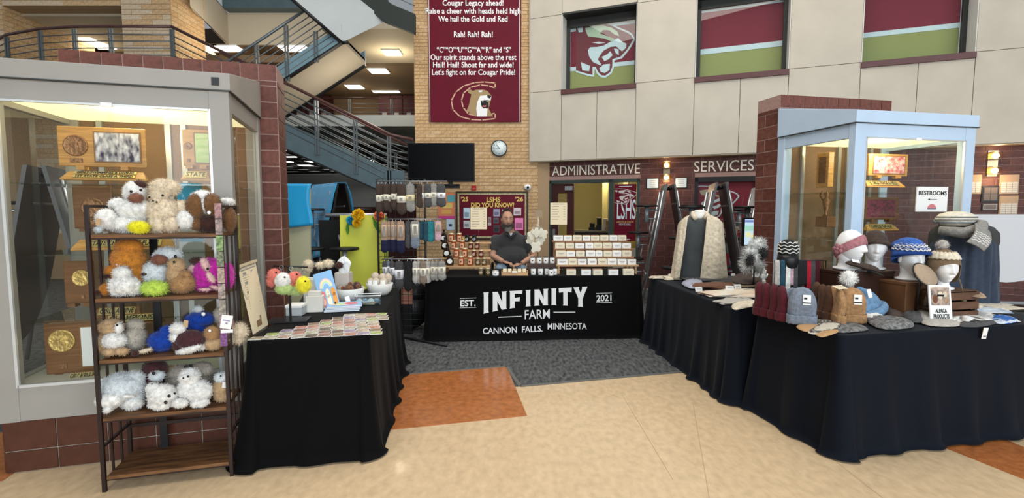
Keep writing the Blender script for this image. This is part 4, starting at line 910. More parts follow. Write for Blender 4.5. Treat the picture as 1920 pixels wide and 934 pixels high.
wallframe('dark_plaque', 'lower black plaque with one pale rimmed tag at far right', 'plaque', (1840, 381, 1870, 395), M_black, mat('pale_rim', (.35, .3, .25), .4), 0, None, (1, 1, (.14, .2, .86, .8), mat('dark_tag', (.14, .11, .09), .4)))
# ================= CLOTH COVERED TABLES =================
TT = .745
class Cloth:
    def __init__(s, cor, amp, seed, side_amp=None, flare=.02, fr=(2.0, 5.5), ztop=TT):
        s.c = [Vector((p[0], p[1])) for p in cor]; s.z = ztop; s.amp = amp; s.flare = flare; g = random.Random(seed)
        s.k = [(g.uniform(*fr), g.uniform(0, 6.3), g.uniform(.5, 1), g.uniform(-1.2, 1.2)) for _ in range(5)]
        s.sa = side_amp or [1, 1, 1, 1]
        rad = .05; s.pts = []
        for i in range(4):
            a, b, c = s.c[i-1], s.c[i], s.c[(i+1) % 4]; d0 = (b-a).normalized(); d1 = (c-b).normalized(); n0 = Vector((d0.y, -d0.x)); n1 = Vector((d1.y, -d1.x)); cen = b-d0*rad*0-n0*rad+(-d0)*rad
            for q in range(9):
                f = q/8; n = (n0*cos(f*PI/2)+n1*sin(f*PI/2)).normalized(); s.pts.append((cen+n*rad, n, i, 'c'))
            L = (c-b).length; N = max(8, int(L/.018))
            for q in range(1, N): f = q/N; s.pts.append((b+d1*(rad+(L-2*rad)*f)+n1*0, n1, i, 's'))
        s.S = [0]
        for i in range(1, len(s.pts)): s.S.append(s.S[-1]+(s.pts[i][0]-s.pts[i-1][0]).length)
        s.T = s.S[-1]+(s.pts[0][0]-s.pts[-1][0]).length
        s.S0 = [s.S[i*0] for i in range(4)]
    def fold(s, ss, w, side, crn):
        v = 0
        for f, ph, a, dr in s.k:
            ff = round(f*s.T)/s.T; v += a*sin(2*PI*ff*ss+ph+dr*w*1.5)
        v = v/3.2; v = (abs(v)**.8)*(1 if v > 0 else -.25)
        return s.amp*s.sa[side]*w**1.2*(v+.35)+s.flare*w**2+crn*w*.03
    def P(s, i, w):
        p, n, side, t = s.pts[i]; crn = 1 if t == 'c' else 0; d = s.fold(s.S[i], w, side, crn)
        if w > .955: d += (w-.955)*.6
        z = s.z*(1-w)+.004; q = p+n*d
        if w < .03: q = p-n*(.012*(1-w/.03)**2); z = s.z-.012*(w/.03)**2*.8
        return Vector((q.x, q.y, max(.012, z)))
    def build(s, name, label, m, cat='tablecloth'):
        ws = [0, .01, .02, .03, .05, .08, .12, .17, .22, .28, .34, .4, .46, .52, .58, .64, .7, .76, .82, .87, .91, .94, .96, .975, .99, 1.0]; n = len(s.pts); vs = []; fs = []
        for w in ws:
            for i in range(n): vs.append(s.P(i, w))
        for j in range(len(ws)-1):
            for i in range(n): a = j*n+i; b = j*n+(i+1) % n; fs.append((a, a+n, b+n, b))
        fs.append(tuple(range(n)))
        mb = MB(); mb.add(vs, fs, 0, True); mb.sm[-1] = False; o = mb.obj(name, m); return tag(o, label, cat)
m_cl_l = M_cloth; 
TL = [(-1.545, 2.81), (-.86, 2.94), (-1.10, 4.80), (-1.77, 4.68)]
CL = Cloth(TL, .055, 3, side_amp=[1, 1, .6, .25], flare=.025, fr=(1.2, 3.6)); CL.build('tablecloth', 'black cloth draped over the left table under the photo cards', M_cloth)
TC = [(-.97, 5.60), (1.53, 5.78), (1.475, 6.54), (-1.025, 6.36)]
CC = Cloth(TC, .016, 8, side_amp=[1, 2, 1, 2], flare=.02, fr=(.8, 3)); CC.build('tablecloth', 'black cloth with white INFINITY FARM lettering over the middle table', M_cloth)
T2 = [(1.70, 3.76), (2.43, 3.93), (2.28, 5.72), (1.55, 5.62)]
C2 = Cloth(T2, .05, 12, flare=.02, fr=(2.5, 6)); C2.build('tablecloth', 'black cloth with bluish sheen over the farther right table below the cable cardigan', M_cloth2)
ru = Vector((cos(R(12)), sin(R(12)))); rv = Vector((-ru.y, ru.x)); c0 = Vector((1.99, 2.945))
T1 = [c0, c0+ru*1.83, c0+ru*1.83+rv*.76, c0+rv*.76]
C1 = Cloth(T1, .055, 21, flare=.03, fr=(1.5, 4.5)); C1.build('tablecloth', 'black cloth with bluish sheen over the nearer right table below the knit hats', M_cloth2)

# lettering on the middle cloth
LET = {'I': [(0, 0), (.44, 0), (.40, .06), (.40, .94), (.44, 1), (0, 1), (.04, .94), (.04, .06)],
 'N': [(0, 0), (.32, 0), (.28, .06), (.28, .50), (.52, 0), (.8, 0), (.77, .06), (.77, .94), (.8, 1), (.5, 1), (.54, .94), (.54, .42), (.30, 1), (0, 1), (.03, .94), (.03, .06)],
 'F': [(0, 0), (.27, 0), (.25, .05), (.25, .38), (.48, .36), (.5, .60), (.25, .58), (.25, .83), (.60, .79), (.62, 1), (0, 1), (.03, .94), (.03, .05)],
 'T': [(.22, 0), (.50, 0), (.48, .05), (.48, .76), (.70, .74), (.72, 1), (0, 1), (.02, .74), (.25, .76), (.25, .05)],
 'Y': [(.24, 0), (.54, 0), (.52, .05), (.52, .42), (.8, 1), (.48, 1), (.50, .93), (.40, .70), (.30, .93), (.33, 1), (0, 1), (.27, .42), (.27, .05)]}
cu = (Vector(TC[1])-Vector(TC[0])); cL = cu.length; cu.normalize(); cn = Vector((cu.y, -cu.x))
front = [i for i, p in enumerate(CC.pts) if p[2] == 0 and p[3] == 's']; fs0 = [(CC.pts[i][0]-Vector(TC[0])).dot(cu) for i in front]
def on_cloth(px, py, d):
    o = Vector((TC[0][0], TC[0][1], 0)); n3 = Vector((cn.x, cn.y, 0)); p = PP(px, py, o+n3*.022, n3); t = (Vector((p.x, p.y))-Vector(TC[0])).dot(cu); w = 1-(p.z-.004)/TT
    k = min(range(len(front)), key=lambda q: abs(fs0[q]-t)); k = min(max(k, 1), len(front)-2); k2 = k+1 if fs0[k] < t else k-1
    f = (t-fs0[k])/(fs0[k2]-fs0[k]); a = CC.P(front[k], w); b = CC.P(front[k2], w); q = a.lerp(b, f); return (q.x+cn.x*(d+.0025), q.y+cn.y*(d+.0025), p.z)
mb = MB(); XL = [('I', 310, 341), ('N', 359, 439), ('F', 453, 525), ('I', 542, 570), ('N', 588, 667), ('I', 682, 712), ('T', 724, 796), ('Y', 805, 882)]
def dens(pl, st=.12):
    o = []
    for i in range(len(pl)):
        a = Vector(pl[i]); b = Vector(pl[(i+1) % len(pl)]); n = max(1, int((b-a).length/st)); o += [tuple(a.lerp(b, k/n)) for k in range(n)]
    return o
for ch, xa, xb in XL:
    pl = LET[ch]; wch = max(p[0] for p in pl)
    def f(x, y, d, xa=xa, xb=xb, wch=wch):
        X = xa+(xb-xa)*x/wch; xn = (X-597)/285; top = 640-(X-312)*.058; h = 88+27*xn*xn; cy = top+h*(1-y); return on_cloth(800+X/2.919, 330+cy/2.919, d*.3)
    mb.poly(dens(pl), .002, 0, f=f)
def ctext(s, px0, px1, py, size_px, bold=.02, tilt=-.04, curve=0):
    vs, fs = textgeo(s, 1, 'CENTER', bold, .01, 1.); x0_ = min(v[0] for v in vs); x1_ = max(v[0] for v in vs); y0_ = min(v[1] for v in vs); y1_ = max(v[1] for v in vs); yc = (y0_+y1_)/2
    P = []
    for v in vs:
        f = (v[0]-x0_)/(x1_-x0_); X = px0+(px1-px0)*f; Y_ = py+tilt*(X-(px0+px1)/2)+curve*((f-.5)**2)*4-(v[1]-yc)/(y1_-y0_)*size_px; P.append(on_cloth(X, Y_, .001 if v[2] > 0 else 0))
    mb.add(P, fs)
def cline(a, b, pa, pb, th=1.4):
    mb.poly([(a, pa), (b, pb), (b, pb+th), (a, pa+th)], .002, 0, f=lambda x, y, d: on_cloth(x, y, d*.3))
ctext('EST.', 863, 892, 569, 11.5); cline(862, 893, 560, 558.8, .7); cline(862, 893, 577.5, 576.5, .7)
ctext('2021', 1119, 1147, 559.5, 12); cline(1118, 1148, 550.5, 549.5, .7); cline(1118, 1148, 568, 567.3, .7)
ctext('FARM', 984, 1031, 589.5, 17, .004); cline(934, 978, 594.5, 592.5); cline(1038, 1079, 585.2, 585)
ctext('CANNON  FALLS.', 905.5, 1017, 618.5, 11.5, .012, -.045, 0); ctext('MINNESOTA', 1027, 1100, 612, 11.5, .003, -.005, 0)
o = mb.obj('cloth_print', mat('white_cloth_print', (.72, .72, .72), .6)); o.parent = [x for x in C.objects if x.get('label', '').startswith('black cloth with white INF')][0]
tag(o, 'white printed farm name lettering')

# ================= GOODS ON THE MIDDLE TABLE =================
def lab(mb, r, z0, z1, a0, a1, mi, n=10, c=(0, 0)):    # curved label facing -y
    vs = []; 
    for i in range(n+1):
        a = -PI/2+a0+(a1-a0)*i/n; vs += [(c[0]+r*cos(a), c[1]+r*sin(a), z0), (c[0]+r*cos(a), c[1]+r*sin(a), z1)]
    mb.add(vs, [(2*i, 2*i+2, 2*i+3, 2*i+1) for i in range(n)], mi, True)
m_honey = mat('amber_honey_glass', (.26, .045, .008), .12, coat=.5); m_honey2 = mat('dark_honey_glass', (.10, .016, .006), .12, coat=.5); m_maple = mat('dark_syrup_glass', (.015, .006, .004), .1, coat=.5); m_blackjam = mat('black_jam_glass', (.01, .006, .008), .12, coat=.5); m_olive = mat('olive_jar_glass', (.09, .06, .025), .15, coat=.5)
m_lid = mat('pale_gold_lid', (.62, .52, .36), .35, metal=.3); m_lw = mat('cream_label', (.72, .66, .52), .6); m_lo = mat('orange_label', (.62, .33, .20), .6)
JM = {}
def jar_proto(key, rr, h, mg, ml, ml2, mlid, lr):
    b = MB()
    b.lathe([(rr*.9, 0), (rr, .005), (rr, h*.78), (rr*.8, h*.86), (rr*.8, h*.9)], 16)
    l = MB(); l.lathe([(rr*.84, h*.86), (rr*.86, h*.87), (rr*.86, h*.99), (rr*.8, h)], 16)
    a = MB()
    if lr == 'round': a.poly([(rr*.62*cos(q*PI/8), h*.42+rr*.48*sin(q*PI/8)) for q in range(16)], .001, 0, f=lambda x, y, d: (x, -math.sqrt(max(0, rr*rr-x*x))-.0008-d, y))
    else: lab(a, rr+.0012, h*.16, h*.70, -.75, .75, 0)
    c = MB(); lab(c, rr+.0022, h*.34, h*.5, -.25, .25, 0)
    JM[key] = (b.mesh('glass_body', mg), l.mesh('lid', mlid), a.mesh('paper_label', ml), c.mesh('label_print', ml2))
jar_proto('honey', .034, .115, m_honey, m_lo, m_honey2, m_lid, 'band'); jar_proto('small', .030, .092, m_honey2, m_lw, m_lo, m_lid, 'round'); jar_proto('black', .030, .092, m_blackjam, m_white, M_ink, M_blackpl, 'round') if False else jar_proto('black', .030, .092, m_blackjam, M_white, M_greyink, M_blackpl, 'round'); jar_proto('olive', .030, .092, m_olive, m_lw, m_lo, m_lid, 'round')
jar_proto('balm', .031, .085, mat('white_jar', (.7, .7, .7), .3), M_white, M_ink, M_blackpl, 'band')
jar_proto('candle', .040, .062, mat('white_tin', (.75, .76, .77), .25), M_white, M_greyink, mat('silver_lid', (.6, .6, .62), .3, metal=.6), 'band')
def jar(key, px, pyb, Y_, name, label, cat='jar', group=None, z=None):
    p = PY(px, pyb, Y_)
    if z is not None: p.z = z
    t = thing(name, label, cat, p, random.uniform(-.2, .2), group)
    for me in JM[key]: inst(me.name.split('.')[0], me, t)
    return t
m_wood = mat('pale_pine', (.50, .30, .15), .5, noise=.25, scale=5, stretch=(1, 8, 8)); m_woodd = mat('rustic_brown_board', (.26, .13, .06), .55, noise=.4, scale=4, stretch=(1, 6, 6))
# tiered honey stand
tY = [5.86, 5.98, 6.10, 6.22]; tZ = [.850, .935, 1.02, 1.105]
t = thing('tiered_stand', 'wooden tiered stand holding syrup bottles and honey jars', 'stand', (-.56, 5.80, TT))
for k in range(4):
    m = MB(); m.b2((-.27, tY[k]-.055-5.80, tZ[k]-.018-TT), (.30, tY[k]+.055-5.80, tZ[k]-TT)); m.obj('tier_board', m_wood, t, bev=.002)
for xx in (-.25, .27):
    for k in range(4): m = MB(); m.b2((xx-.01, tY[k]-.03-5.8, 0), (xx+.01, tY[k]+.03-5.8, tZ[k]-.018-TT)); m.obj('leg', m_woodd, t)
BOT = MB(); BOT.lathe([(.036, 0), (.044, .01), (.046, .05), (.038, .085), (.018, .112), (.012, .125), (.012, .14)], 18, sy=.6); bm_ = BOT.mesh('glass_body', m_maple)
LB = MB(); LB.poly([(.030*cos(q*PI/8), .052+.028*sin(q*PI/8)) for q in range(16)], .001, 0, f=lambda x, y, d: (x, -.029-d, y)); lb_ = LB.mesh('paper_label', M_white)
LI = MB(); LI.lathe([(.014, .136), (.014, .158), (.010, .16)], 12); li_ = LI.mesh('cap', M_blackpl)
HD = MB(); HD.tube([(.022, 0, .112), (.04, 0, .118), (.042, 0, .1), (.036, 0, .088)], .004, 6); hd_ = HD.mesh('handle', m_maple)
rows = ['bottom', 'second', 'third', 'top']
bx = [(843.7, 865, 881.5, 896, 908), (838, 856, 871.7, 889, 902), (834.7, 851, 867, 883, 895), (832.7, 846.6, 861.6, 876, 889.6)]
for k in range(4):
    for j, px in enumerate(bx[k]):
        p = PY(px, 490, tY[k]); rn = rows[k]; lr = ['left', 'right']
        if j == 0:
            t = thing('syrup_bottle', 'dark syrup bottle with pale label, %s tier of the wooden stand' % rn, 'bottle', (p.x, tY[k], tZ[k]), 0, 'syrup bottles on the tiered stand')
            for me, nm in ((bm_, 'glass_body'), (lb_, 'paper_label'), (li_, 'cap'), (hd_, 'handle')): inst(nm, me, t)
        elif j < 3: jar('honey', px, 490, tY[k], 'honey_jar', 'amber honey jar with orange label, %s of two, %s tier of the wooden stand' % (lr[j-1], rn), group='honey jars on the tiered stand', z=tZ[k])
        else:
            ky = 'black' if k == 3 else ('olive' if k == 0 else 'small'); cn_ = {'black': 'black jam jar with oval label', 'olive': 'olive brown jar with oval label', 'small': 'small dark red jar with oval label'}[ky]
            jar(ky, px, 490, tY[k], 'jam_jar', '%s, %s of two, %s tier of the wooden stand' % (cn_, lr[j-3], rn), group='small jars on the tiered stand', z=tZ[k])
for j, px in enumerate((901.5, 914.5)): jar('olive', px, 517, 5.74, 'jam_jar', 'olive jar with oval label on the cloth before the stand, %s one' % ['left', 'right'][j], z=TT)
jar('candle', 929, 517, 5.74, 'candle_tin', 'white round tin beside the wooden tray', 'tin', z=TT)
p = PY(869, 434, 6.3); m = MB(); m.poly([((.045 if q % 2 == 0 else .02)*sin(q*PI/5), (.045 if q % 2 == 0 else .02)*cos(q*PI/5)) for q in range(10)], .012); o = m.obj('star_ornament', m_gl); o.location = (p.x+.02, 6.26, 1.105+.036); tag(o, 'gold star ornament standing behind the honey jars', 'ornament')
# wooden tray with small cards
p = PY(965, 516, 5.78); t = thing('wooden_tray', 'pale wooden tray with cream bundles on the middle table', 'tray', (p.x, 5.80, TT))
m = MB(); m.b2((-.155, -.07, 0), (.155, .07, .012)); 
for q in ((-.155, -.07, .012, .155, -.062, .04), (-.155, .062, .012, .155, .07, .05), (-.155, -.062, .012, -.147, .062, .045), (.147, -.062, .012, .155, .062, .045)): m.b2(q[:3], q[3:])
m.obj('box', m_wood, t); m = MB(); m.b2((-.03, -.075, .035), (.03, -.070, .055)); m.obj('tag_card', M_white, t)
for i in range(5):
    m = MB(); m.box((0, 0, .035), (.045, .10, .05)); o = m.obj('soap_bundle', [mat('cream_soap', (.72, .62, .42), .6), mat('tan_soap', (.5, .36, .2), .6)][i == 2], bev=.006); o.location = (p.x-.115+.057*i, 5.80, TT+.012); o.rotation_euler = (-.15, 0, 0)
    tag(o, ['cream soap bundle at the left end of the wooden tray', 'cream soap bundle second from left in the wooden tray', 'tan soap bundle in the middle of the wooden tray', 'cream soap bundle second from right in the wooden tray', 'cream soap bundle at the right end of the wooden tray'][i], 'soap')
# black lidded jars
m = MB(); a = PY(992, 490, 6.0); b = PY(1043, 490, 6.0); m.b2((a.x-.02, 5.93, TT), (b.x, 6.08, TT+.115)); o = m.obj('riser', mat('dark_brown_riser', (.05, .025, .018), .5), bev=.004); tag(o, 'dark riser block under the upper white jars', 'riser')
for j, px in enumerate((998.5, 1011, 1023.5, 1035.5)): jar('balm', px, 487, 6.0, 'balm_jar', 'white balm jar with black lid on the dark riser, number %s from left' % ['one', 'two', 'three', 'four'][j], group='white jars on the dark riser', z=TT+.115)
for j, px in enumerate((1000, 1013.5, 1026, 1040)): jar('balm', px, 514, 5.82, 'balm_jar', 'white balm jar with black lid on the cloth before the riser, number %s from left' % ['one', 'two', 'three', 'four'][j], group='white jars before the riser', z=TT)
jar('balm', 1033, 516, 5.74, 'balm_jar', 'front white balm jar standing ahead of the lower row', z=TT)
# pouch tree
p = PY(1009, 500, 6.15); t = thing('pouch_stand', 'thin pole stand with small sign and hanging cream pouches', 'stand', (p.x, 6.18, TT))
m = MB(); m.lathe([(.05, 0), (.05, .008), (.006, .012), (.004, .02)], 20); m.tube([(0, 0, .01), (0, 0, .68)], .004, 6); 
for k in range(6): a = k*PI/3; m.tube([(0, 0, .52), (.055*cos(a), .055*sin(a), .55)], .003, 5)
m.obj('pole', M_steel, t); m = MB(); a = PY(1003, 394, 6.18); b = PY(1017, 407, 6.18); m.b2((a.x-p.x, -.004, b.z-TT), (b.x-p.x, .0, a.z-TT)); m.obj('sign_card', mat('kraft_card', (.30, .22, .14), .7), t)
m_pouch = mat('cream_net_pouch', (.66, .63, .52), .85, noise=.1, scale=60, bump=.5)
for k, (px, py, yy, rz, s) in enumerate([(998, 440, 6.10, .2, 1), (1018, 438, 6.13, -.5, 1), (1005, 463, 6.05, .7, 1.15), (1013, 450, 6.22, -.2, 1), (994, 451, 6.2, -.4, .9), (1006, 436, 6.07, 0, .9)]):
    q = PY(px, py, yy); m = MB(); h = .055*s; outl = [(h*.9*cos(a)*(1.25 if abs(cos(a)) > .9 or abs(sin(a)) > .9 else .92), h*sin(a)*(1.25 if abs(sin(a)) > .9 or abs(cos(a)) > .9 else .92)) for a in [i*PI/10 for i in range(20)]]
    m.puff(outl, .018, M=Matrix.Rotation(PI/2, 4, 'X'), bot=.9, base=-.016); m.tube([(0, 0, h*1.1), (.0, .01, h*1.1+.05)], .002, 4); o = m.obj('net_pouch', m_pouch); o.location = q; o.rotation_euler = (0, rz, rz*.4)
    tag(o, ['cream pouch hanging left on the pole stand', 'cream pouch hanging right on the pole stand', 'lowest cream pouch on the pole stand', 'cream pouch hanging behind the others on the pole stand', 'small cream pouch at the far left of the pole stand', 'small cream pouch at the top front of the pole stand'][k], 'pouch', 'cream pouches on the pole stand')
# price sheets on clear poles
for k, (bx_, lb_t) in enumerate([((882, 389, 913, 430), 'cream price list sheet standing before the bulletin board'), ((1032, 380, 1063, 421), 'cream price list sheet standing before the office door')]):
    a = PY(bx_[0], bx_[1], 6.32); b = PY(bx_[2], bx_[3], 6.32); w = b.x-a.x; h = a.z-b.z; t = thing('price_sheet', lb_t, 'price list', ((a.x+b.x)/2, 6.32, TT))
    m = MB(); m.b2((-w/2, -.003, b.z-TT), (w/2, .003, a.z-TT)); m.obj('sheet', M_cream, t)
    m = MB(); text(m, 'SCREEN PRINTS' if k else 'PRICE LIST', Matrix.Translation((0, -.005, a.z-TT-.018)), .018, wid=w*.7, ext=.001)
    for r_ in range(7 - k):
        z = a.z-TT-.05-r_*.032; m.b2((-w*.42, -.0045, z-.0025), (-w*.42+w*random.uniform(.25, .5), -.003, z+.0025)); m.b2((w*.28, -.0045, z-.0025), (w*.40, -.003, z+.0025))
    m.obj('printing', M_greyink, t)
    m = MB(); m.tube([(0, .006, .004), (0, .006, b.z-TT+.1)], .004, 6); m.lathe([(.05, 0), (.05, .006), (.001, .007)], 20); m.obj('clear_stand', glass('clear_acrylic', (.9, .93, .93), .08), t)
# soap boxes on four tiers
sr = [('top', 6.34, 451.6, [(175, 262), (268, 340), (348, 425), (430, 500), (503, 578), (585, 660), (667, 738), (742, 815)]), ('second', 6.20, 466, [(190, 277), (283, 358), (367, 447), (455, 527), (530, 606), (610, 688), (692, 770), (778, 855)]),
      ('third', 6.06, 481, [(197, 288), (290, 367), (373, 452), (460, 545), (548, 607), (615, 690), (692, 772), (778, 858)]), ('lowest', 5.92, 496.5, [(210, 303), (305, 383), (387, 467), (475, 555), (563, 645), (650, 732), (738, 817), (825, 900)])]
t = thing('soap_shelf', 'wooden four step display shelf stacked with boxed soaps', 'shelf', (PY(1112, 510, 5.9).x, 5.90, TT)); xo = PY(1112, 510, 5.9).x
soapc = [mat('soap_%s' % n, c, .6) for n, c in (('cream', (.70, .60, .42)), ('brown', (.20, .10, .06)), ('ochre', (.50, .30, .10)), ('rose', (.42, .22, .16)), ('grey', (.30, .26, .24)), ('pale', (.72, .68, .55)))]
tz = []
for k, (nm, yy, pyb, xsx) in enumerate(sr):
    z = PY(1112, pyb, yy-.035).z; tz.append(z); x0 = PY(1000+(xsx[0][0]-12)/4.668, pyb, yy).x-xo; x1 = PY(1000+(xsx[-1][1]+14)/4.668, pyb, yy).x-xo
    m = MB(); m.b2((x0, yy-.055-5.90, z-.02-TT), (x1, yy+.055-5.90, z-TT)); m.obj('step_board', [m_woodd, m_wood][k == 3], t, bev=.002)
    for xx in (x0+.03, x1-.03): m = MB(); m.b2((xx-.012, yy-.03-5.9, 0), (xx+.012, yy+.03-5.9, z-.02-TT)); m.obj('leg', m_wood, t)
BX = {}
ords = ['first', 'second', 'third', 'fourth', 'fifth', 'sixth', 'seventh', 'eighth']
def soapbox(x, y, z, w, h, k, label, grp):
    t = thing('soap_box', label, 'soap box', (x, y, z), random.uniform(-.06, .06), grp); d = .06
    m = MB(); m.b2((-w/2, -d/2, 0), (w/2, d/2, h*.98)); m.obj('carton', M_white if k % 3 else mat('ivory_carton', (.72, .66, .50), .6), t, bev=.0015)
    m = MB(); m.b2((-w/2+.003, -d/2+.003, h*.98), (w/2-.003, d/2-.003, h*1.06)); m.obj('soap_bar', soapc[k], t)
    m = MB(); m.b2((-w*.30, -d/2-.0012, h*.55), (w*.30, -d/2, h*.64)); m.b2((-w*.2, -d/2-.0012, h*.36), (w*.2, -d/2, h*.41)); m.obj('printing', M_greyink, t)
cn6 = ['cream', 'brown', 'ochre', 'rose', 'grey', 'pale']
for k, (nm, yy, pyb, xsx) in enumerate(sr):
    for j, (a, b) in enumerate(xsx):
        pa = PY(1000+a/4.668, pyb, yy-.03); pb = PY(1000+b/4.668, pyb, yy-.03); c = random.choice([0, 1, 2, 3, 4, 5, 3, 0]); soapbox((pa.x+pb.x)/2, yy, tz[k], pb.x-pa.x-.004, .066, c, 'boxed %s soap, %s from left on the %s step of the soap shelf' % (cn6[c], ords[j], nm), 'boxed soaps on the %s step' % nm)
for j, (a, b) in enumerate([(292, 375), (422, 505), (525, 607), (662, 745), (790, 885)]):
    pa = PY(1000+a/4.668, 515, 5.76); pb = PY(1000+b/4.668, 515, 5.76); soapbox((pa.x+pb.x)/2, 5.80, TT, pb.x-pa.x, .066, [3, 1, 3, 1, 0][j], 'boxed soap on the black cloth below the soap shelf, %s from left' % ords[j], 'boxed soaps below the soap shelf')

# ================= HEADS =================
def head_geo(mb, mi=0, s=1., M=None, nu=80, nv=64, male=False):
    def g(u, v):
        a = PI*(v*.985+.005); w = 2*PI*u; sx, sy, sz = sin(a)*sin(w), -sin(a)*cos(w), cos(a)
        x, y, z = .074*sx, .094*sy, .118*sz; k = max(0, -sz)
        x *= 1-(.34 if not male else .24)*k**1.4
        if y > 0: y *= 1-.42*k
        fr = max(0, -sy); e = math.exp
        if fr > 0:
            y += .006*fr*k
            nz = max(0, min(1, (.022-z)/.055)) if z > -.036 else max(0, 1-(-.036-z)/.009)
            y -= .026*e(-(x/(.007+.008*nz))**2)*nz*fr
            y -= .005*e(-((z-.032)/.012)**2)*e(-(x/.05)**2)
            y += .011*e(-((abs(x)-.029)/.014)**2-((z-.013)/.011)**2)
            y -= .0055*e(-((abs(x)-.029)/.010)**2-((z-.010)/.0055)**2)
            y -= .007*e(-(x/.02)**2)*(e(-((z+.060)/.005)**2)+.9*e(-((z+.072)/.005)**2))
            y -= .010*e(-(x/.022)**2-((z+.098)/.014)**2)
            y -= .004*e(-((abs(x)-.042)/.018)**2-((z+.03)/.02)**2)
        return (x*s, y*s, z*s)
    mb.grid(g, nu, nv, mi, cu=True, M=M)
    for sd in (-1, 1): mb.ell((sd*.073*s, .008*s, -.005*s), (.010*s, .017*s, .030*s), mi, 10, 8, rot=(.15, 0, 0), M=M)

# ================= THE SELLER =================
def man():
    t = thing('person', 'bearded man in dark grey polo shirt and jeans seated behind the middle table', 'person', (0, 0, 0))
    skin = mat('skin', (.46, .25, .17), .5, noise=.1, scale=30); hair = mat('short_grey_brown_hair', (.09, .07, .06), .6); beard = mat('grizzled_beard', (.10, .085, .075), .8); bw = mat('beard_white', (.42, .40, .37), .8)
    Yh = 6.74; h0 = PY(951, 411.5, Yh); c = h0
    HM = Matrix.Translation((c.x, Yh, c.z)) @ Matrix.Rotation(R(12), 4, 'Z') @ Matrix.Rotation(R(4), 4, 'X')
    b = MB(); sh = PY(958, 446, 6.78); cx = sh.x
    # body: head, neck, chest, arms, hands as one remeshed skin
    head_geo(b, 0, 1.07, HM, male=True)
    b.tube([(c.x+.005, 6.79, c.z-.03), (cx-.01, 6.82, 1.14)], [.062, .070], 14)
    b.ell((cx, 6.86, .99), (.20, .13, .24)); b.ell((cx, 6.84, .84), (.22, .17, .18))
    SR = Vector((PY(929, 452, 6.8).x, 6.83, 1.115)); ER = Vector((PY(924, 482, 6.75).x, 6.74, .885)); WR = Vector((PY(943, 493, 6.58).x, 6.60, .822))
    SL = Vector((PY(988, 452, 6.8).x, 6.83, 1.115)); EL = Vector((PY(1001, 484, 6.75).x, 6.76, .88)); WL = Vector((PY(978, 505, 6.58).x, 6.64, .79))
    for s_, e_, w_ in ((SR, ER, WR), (SL, EL, WL)): b.tube([s_, s_.lerp(e_, .5), e_, e_.lerp(w_, .4), w_], [.062, .055, .046, .043, .029], 14); b.ell(e_, .045)
    # hands: palm and fingers resting on the lap
    for w_, sg in ((WR, 1), (WL, -1)):
        d = Vector((.88*sg, -.42, -.22)).normalized(); sd = d.cross(Vector((0, 0, 1))).normalized(); up = sd.cross(d).normalized(); pc = w_+d*.05
        b.ell(pc, (.046, .040, .019), rot=(0, .2*sg, math.atan2(d.y, d.x)))
        for q in range(4):
            r0 = pc+d*.035+sd*(-.030+.020*q); L = [.030, .036, .034, .027][q]; p1 = r0+d*L+up*.004; p2 = p1+d*L*.6-up*.018; p3 = p2+d*L*.3-up*.022; b.tube([pc+sd*(-.02+.013*q), r0, p1, p2, p3], [.009, .0095, .0088, .008, .0065], 8)
        th_ = pc-sd*.034*1; b.tube([pc-d*.02-sd*.015, th_-d*.0, th_+d*.032-up*.008, th_+d*.055-up*.015], [.012, .011, .0095, .008], 8)
    o = b.obj('body', skin, t); r_ = o.modifiers.new('r', 'REMESH'); r_.mode = 'VOXEL'; r_.voxel_size = .0052; r_.use_smooth_shade = True
    sm = o.modifiers.new('s', 'SMOOTH'); sm.factor = .4; sm.iterations = 1
    # polo shirt
    b = MB(); b.ell((cx, 6.86, 1.0), (.235, .150, .225)); b.ell((cx, 6.82, .86), (.25, .19, .19)); b.ell((cx, 6.86, 1.10), (.215, .115, .095)); b.tube([(cx, 6.83, 1.14), (cx-.005, 6.81, 1.195)], [.10, .082], 16)
    for s_, e_ in ((SR, ER), (SL, EL)):
        d = e_-s_; b.ell(s_+Vector((0, .01, -.01)), (.072, .07, .066)); b.tube([s_, s_+d*.35, s_+d*.72], [.070, .072, .070], 16)
    o = b.obj('polo_shirt', mat('charcoal_polo', (.030, .030, .033), .85, noise=.2, scale=6, sheen=.2, bump=.2), t); r_ = o.modifiers.new('r', 'REMESH'); r_.mode = 'VOXEL'; r_.voxel_size = .010; r_.use_smooth_shade = True; sm = o.modifiers.new('s', 'SMOOTH'); sm.factor = .5; sm.iterations = 6
    tx = bpy.data.textures.new('wr', 'CLOUDS'); tx.noise_scale = .11; dm = o.modifiers.new('d', 'DISPLACE'); dm.texture = tx; dm.strength = .013; dm.texture_coords = 'GLOBAL'
    b = MB()
    for sg in (-1, 1): b.tube([(cx+sg*.004, 6.705, 1.135), (cx+sg*.045, 6.735, 1.19), (cx+sg*.085, 6.80, 1.208), (cx+sg*.06, 6.87, 1.215)], [.016, .02, .018, .016], 8)
    b.obj('collar', mat('charcoal_polo', (.03, .03, .033)), t); b = MB(); b.ell((cx, 6.728, 1.168), (.028, .016, .034)); b.obj('undershirt', mat('pale_undershirt', (.55, .56, .55), .8), t)
    b = MB()
    for sg in (-1, 1): b.tube([(cx+sg*.09, 6.90, .71), (cx+sg*.12, 6.74, .73), (cx+sg*.15, 6.64, .70)], [.11, .088, .07], 14); b.tube([(cx+sg*.15, 6.64, .67), (cx+sg*.15, 6.66, .35), (cx+sg*.15, 6.70, .06)], [.068, .058, .05], 12)
    b.obj('jeans', mat('light_blue_jeans', (.28, .37, .46), .85, noise=.15, scale=20), t)
    b = MB()
    for sg in (-1, 1): b.ell((cx+sg*.15, 6.66, .045), (.045, .10, .042))
    b.obj('shoes', M_black, t)
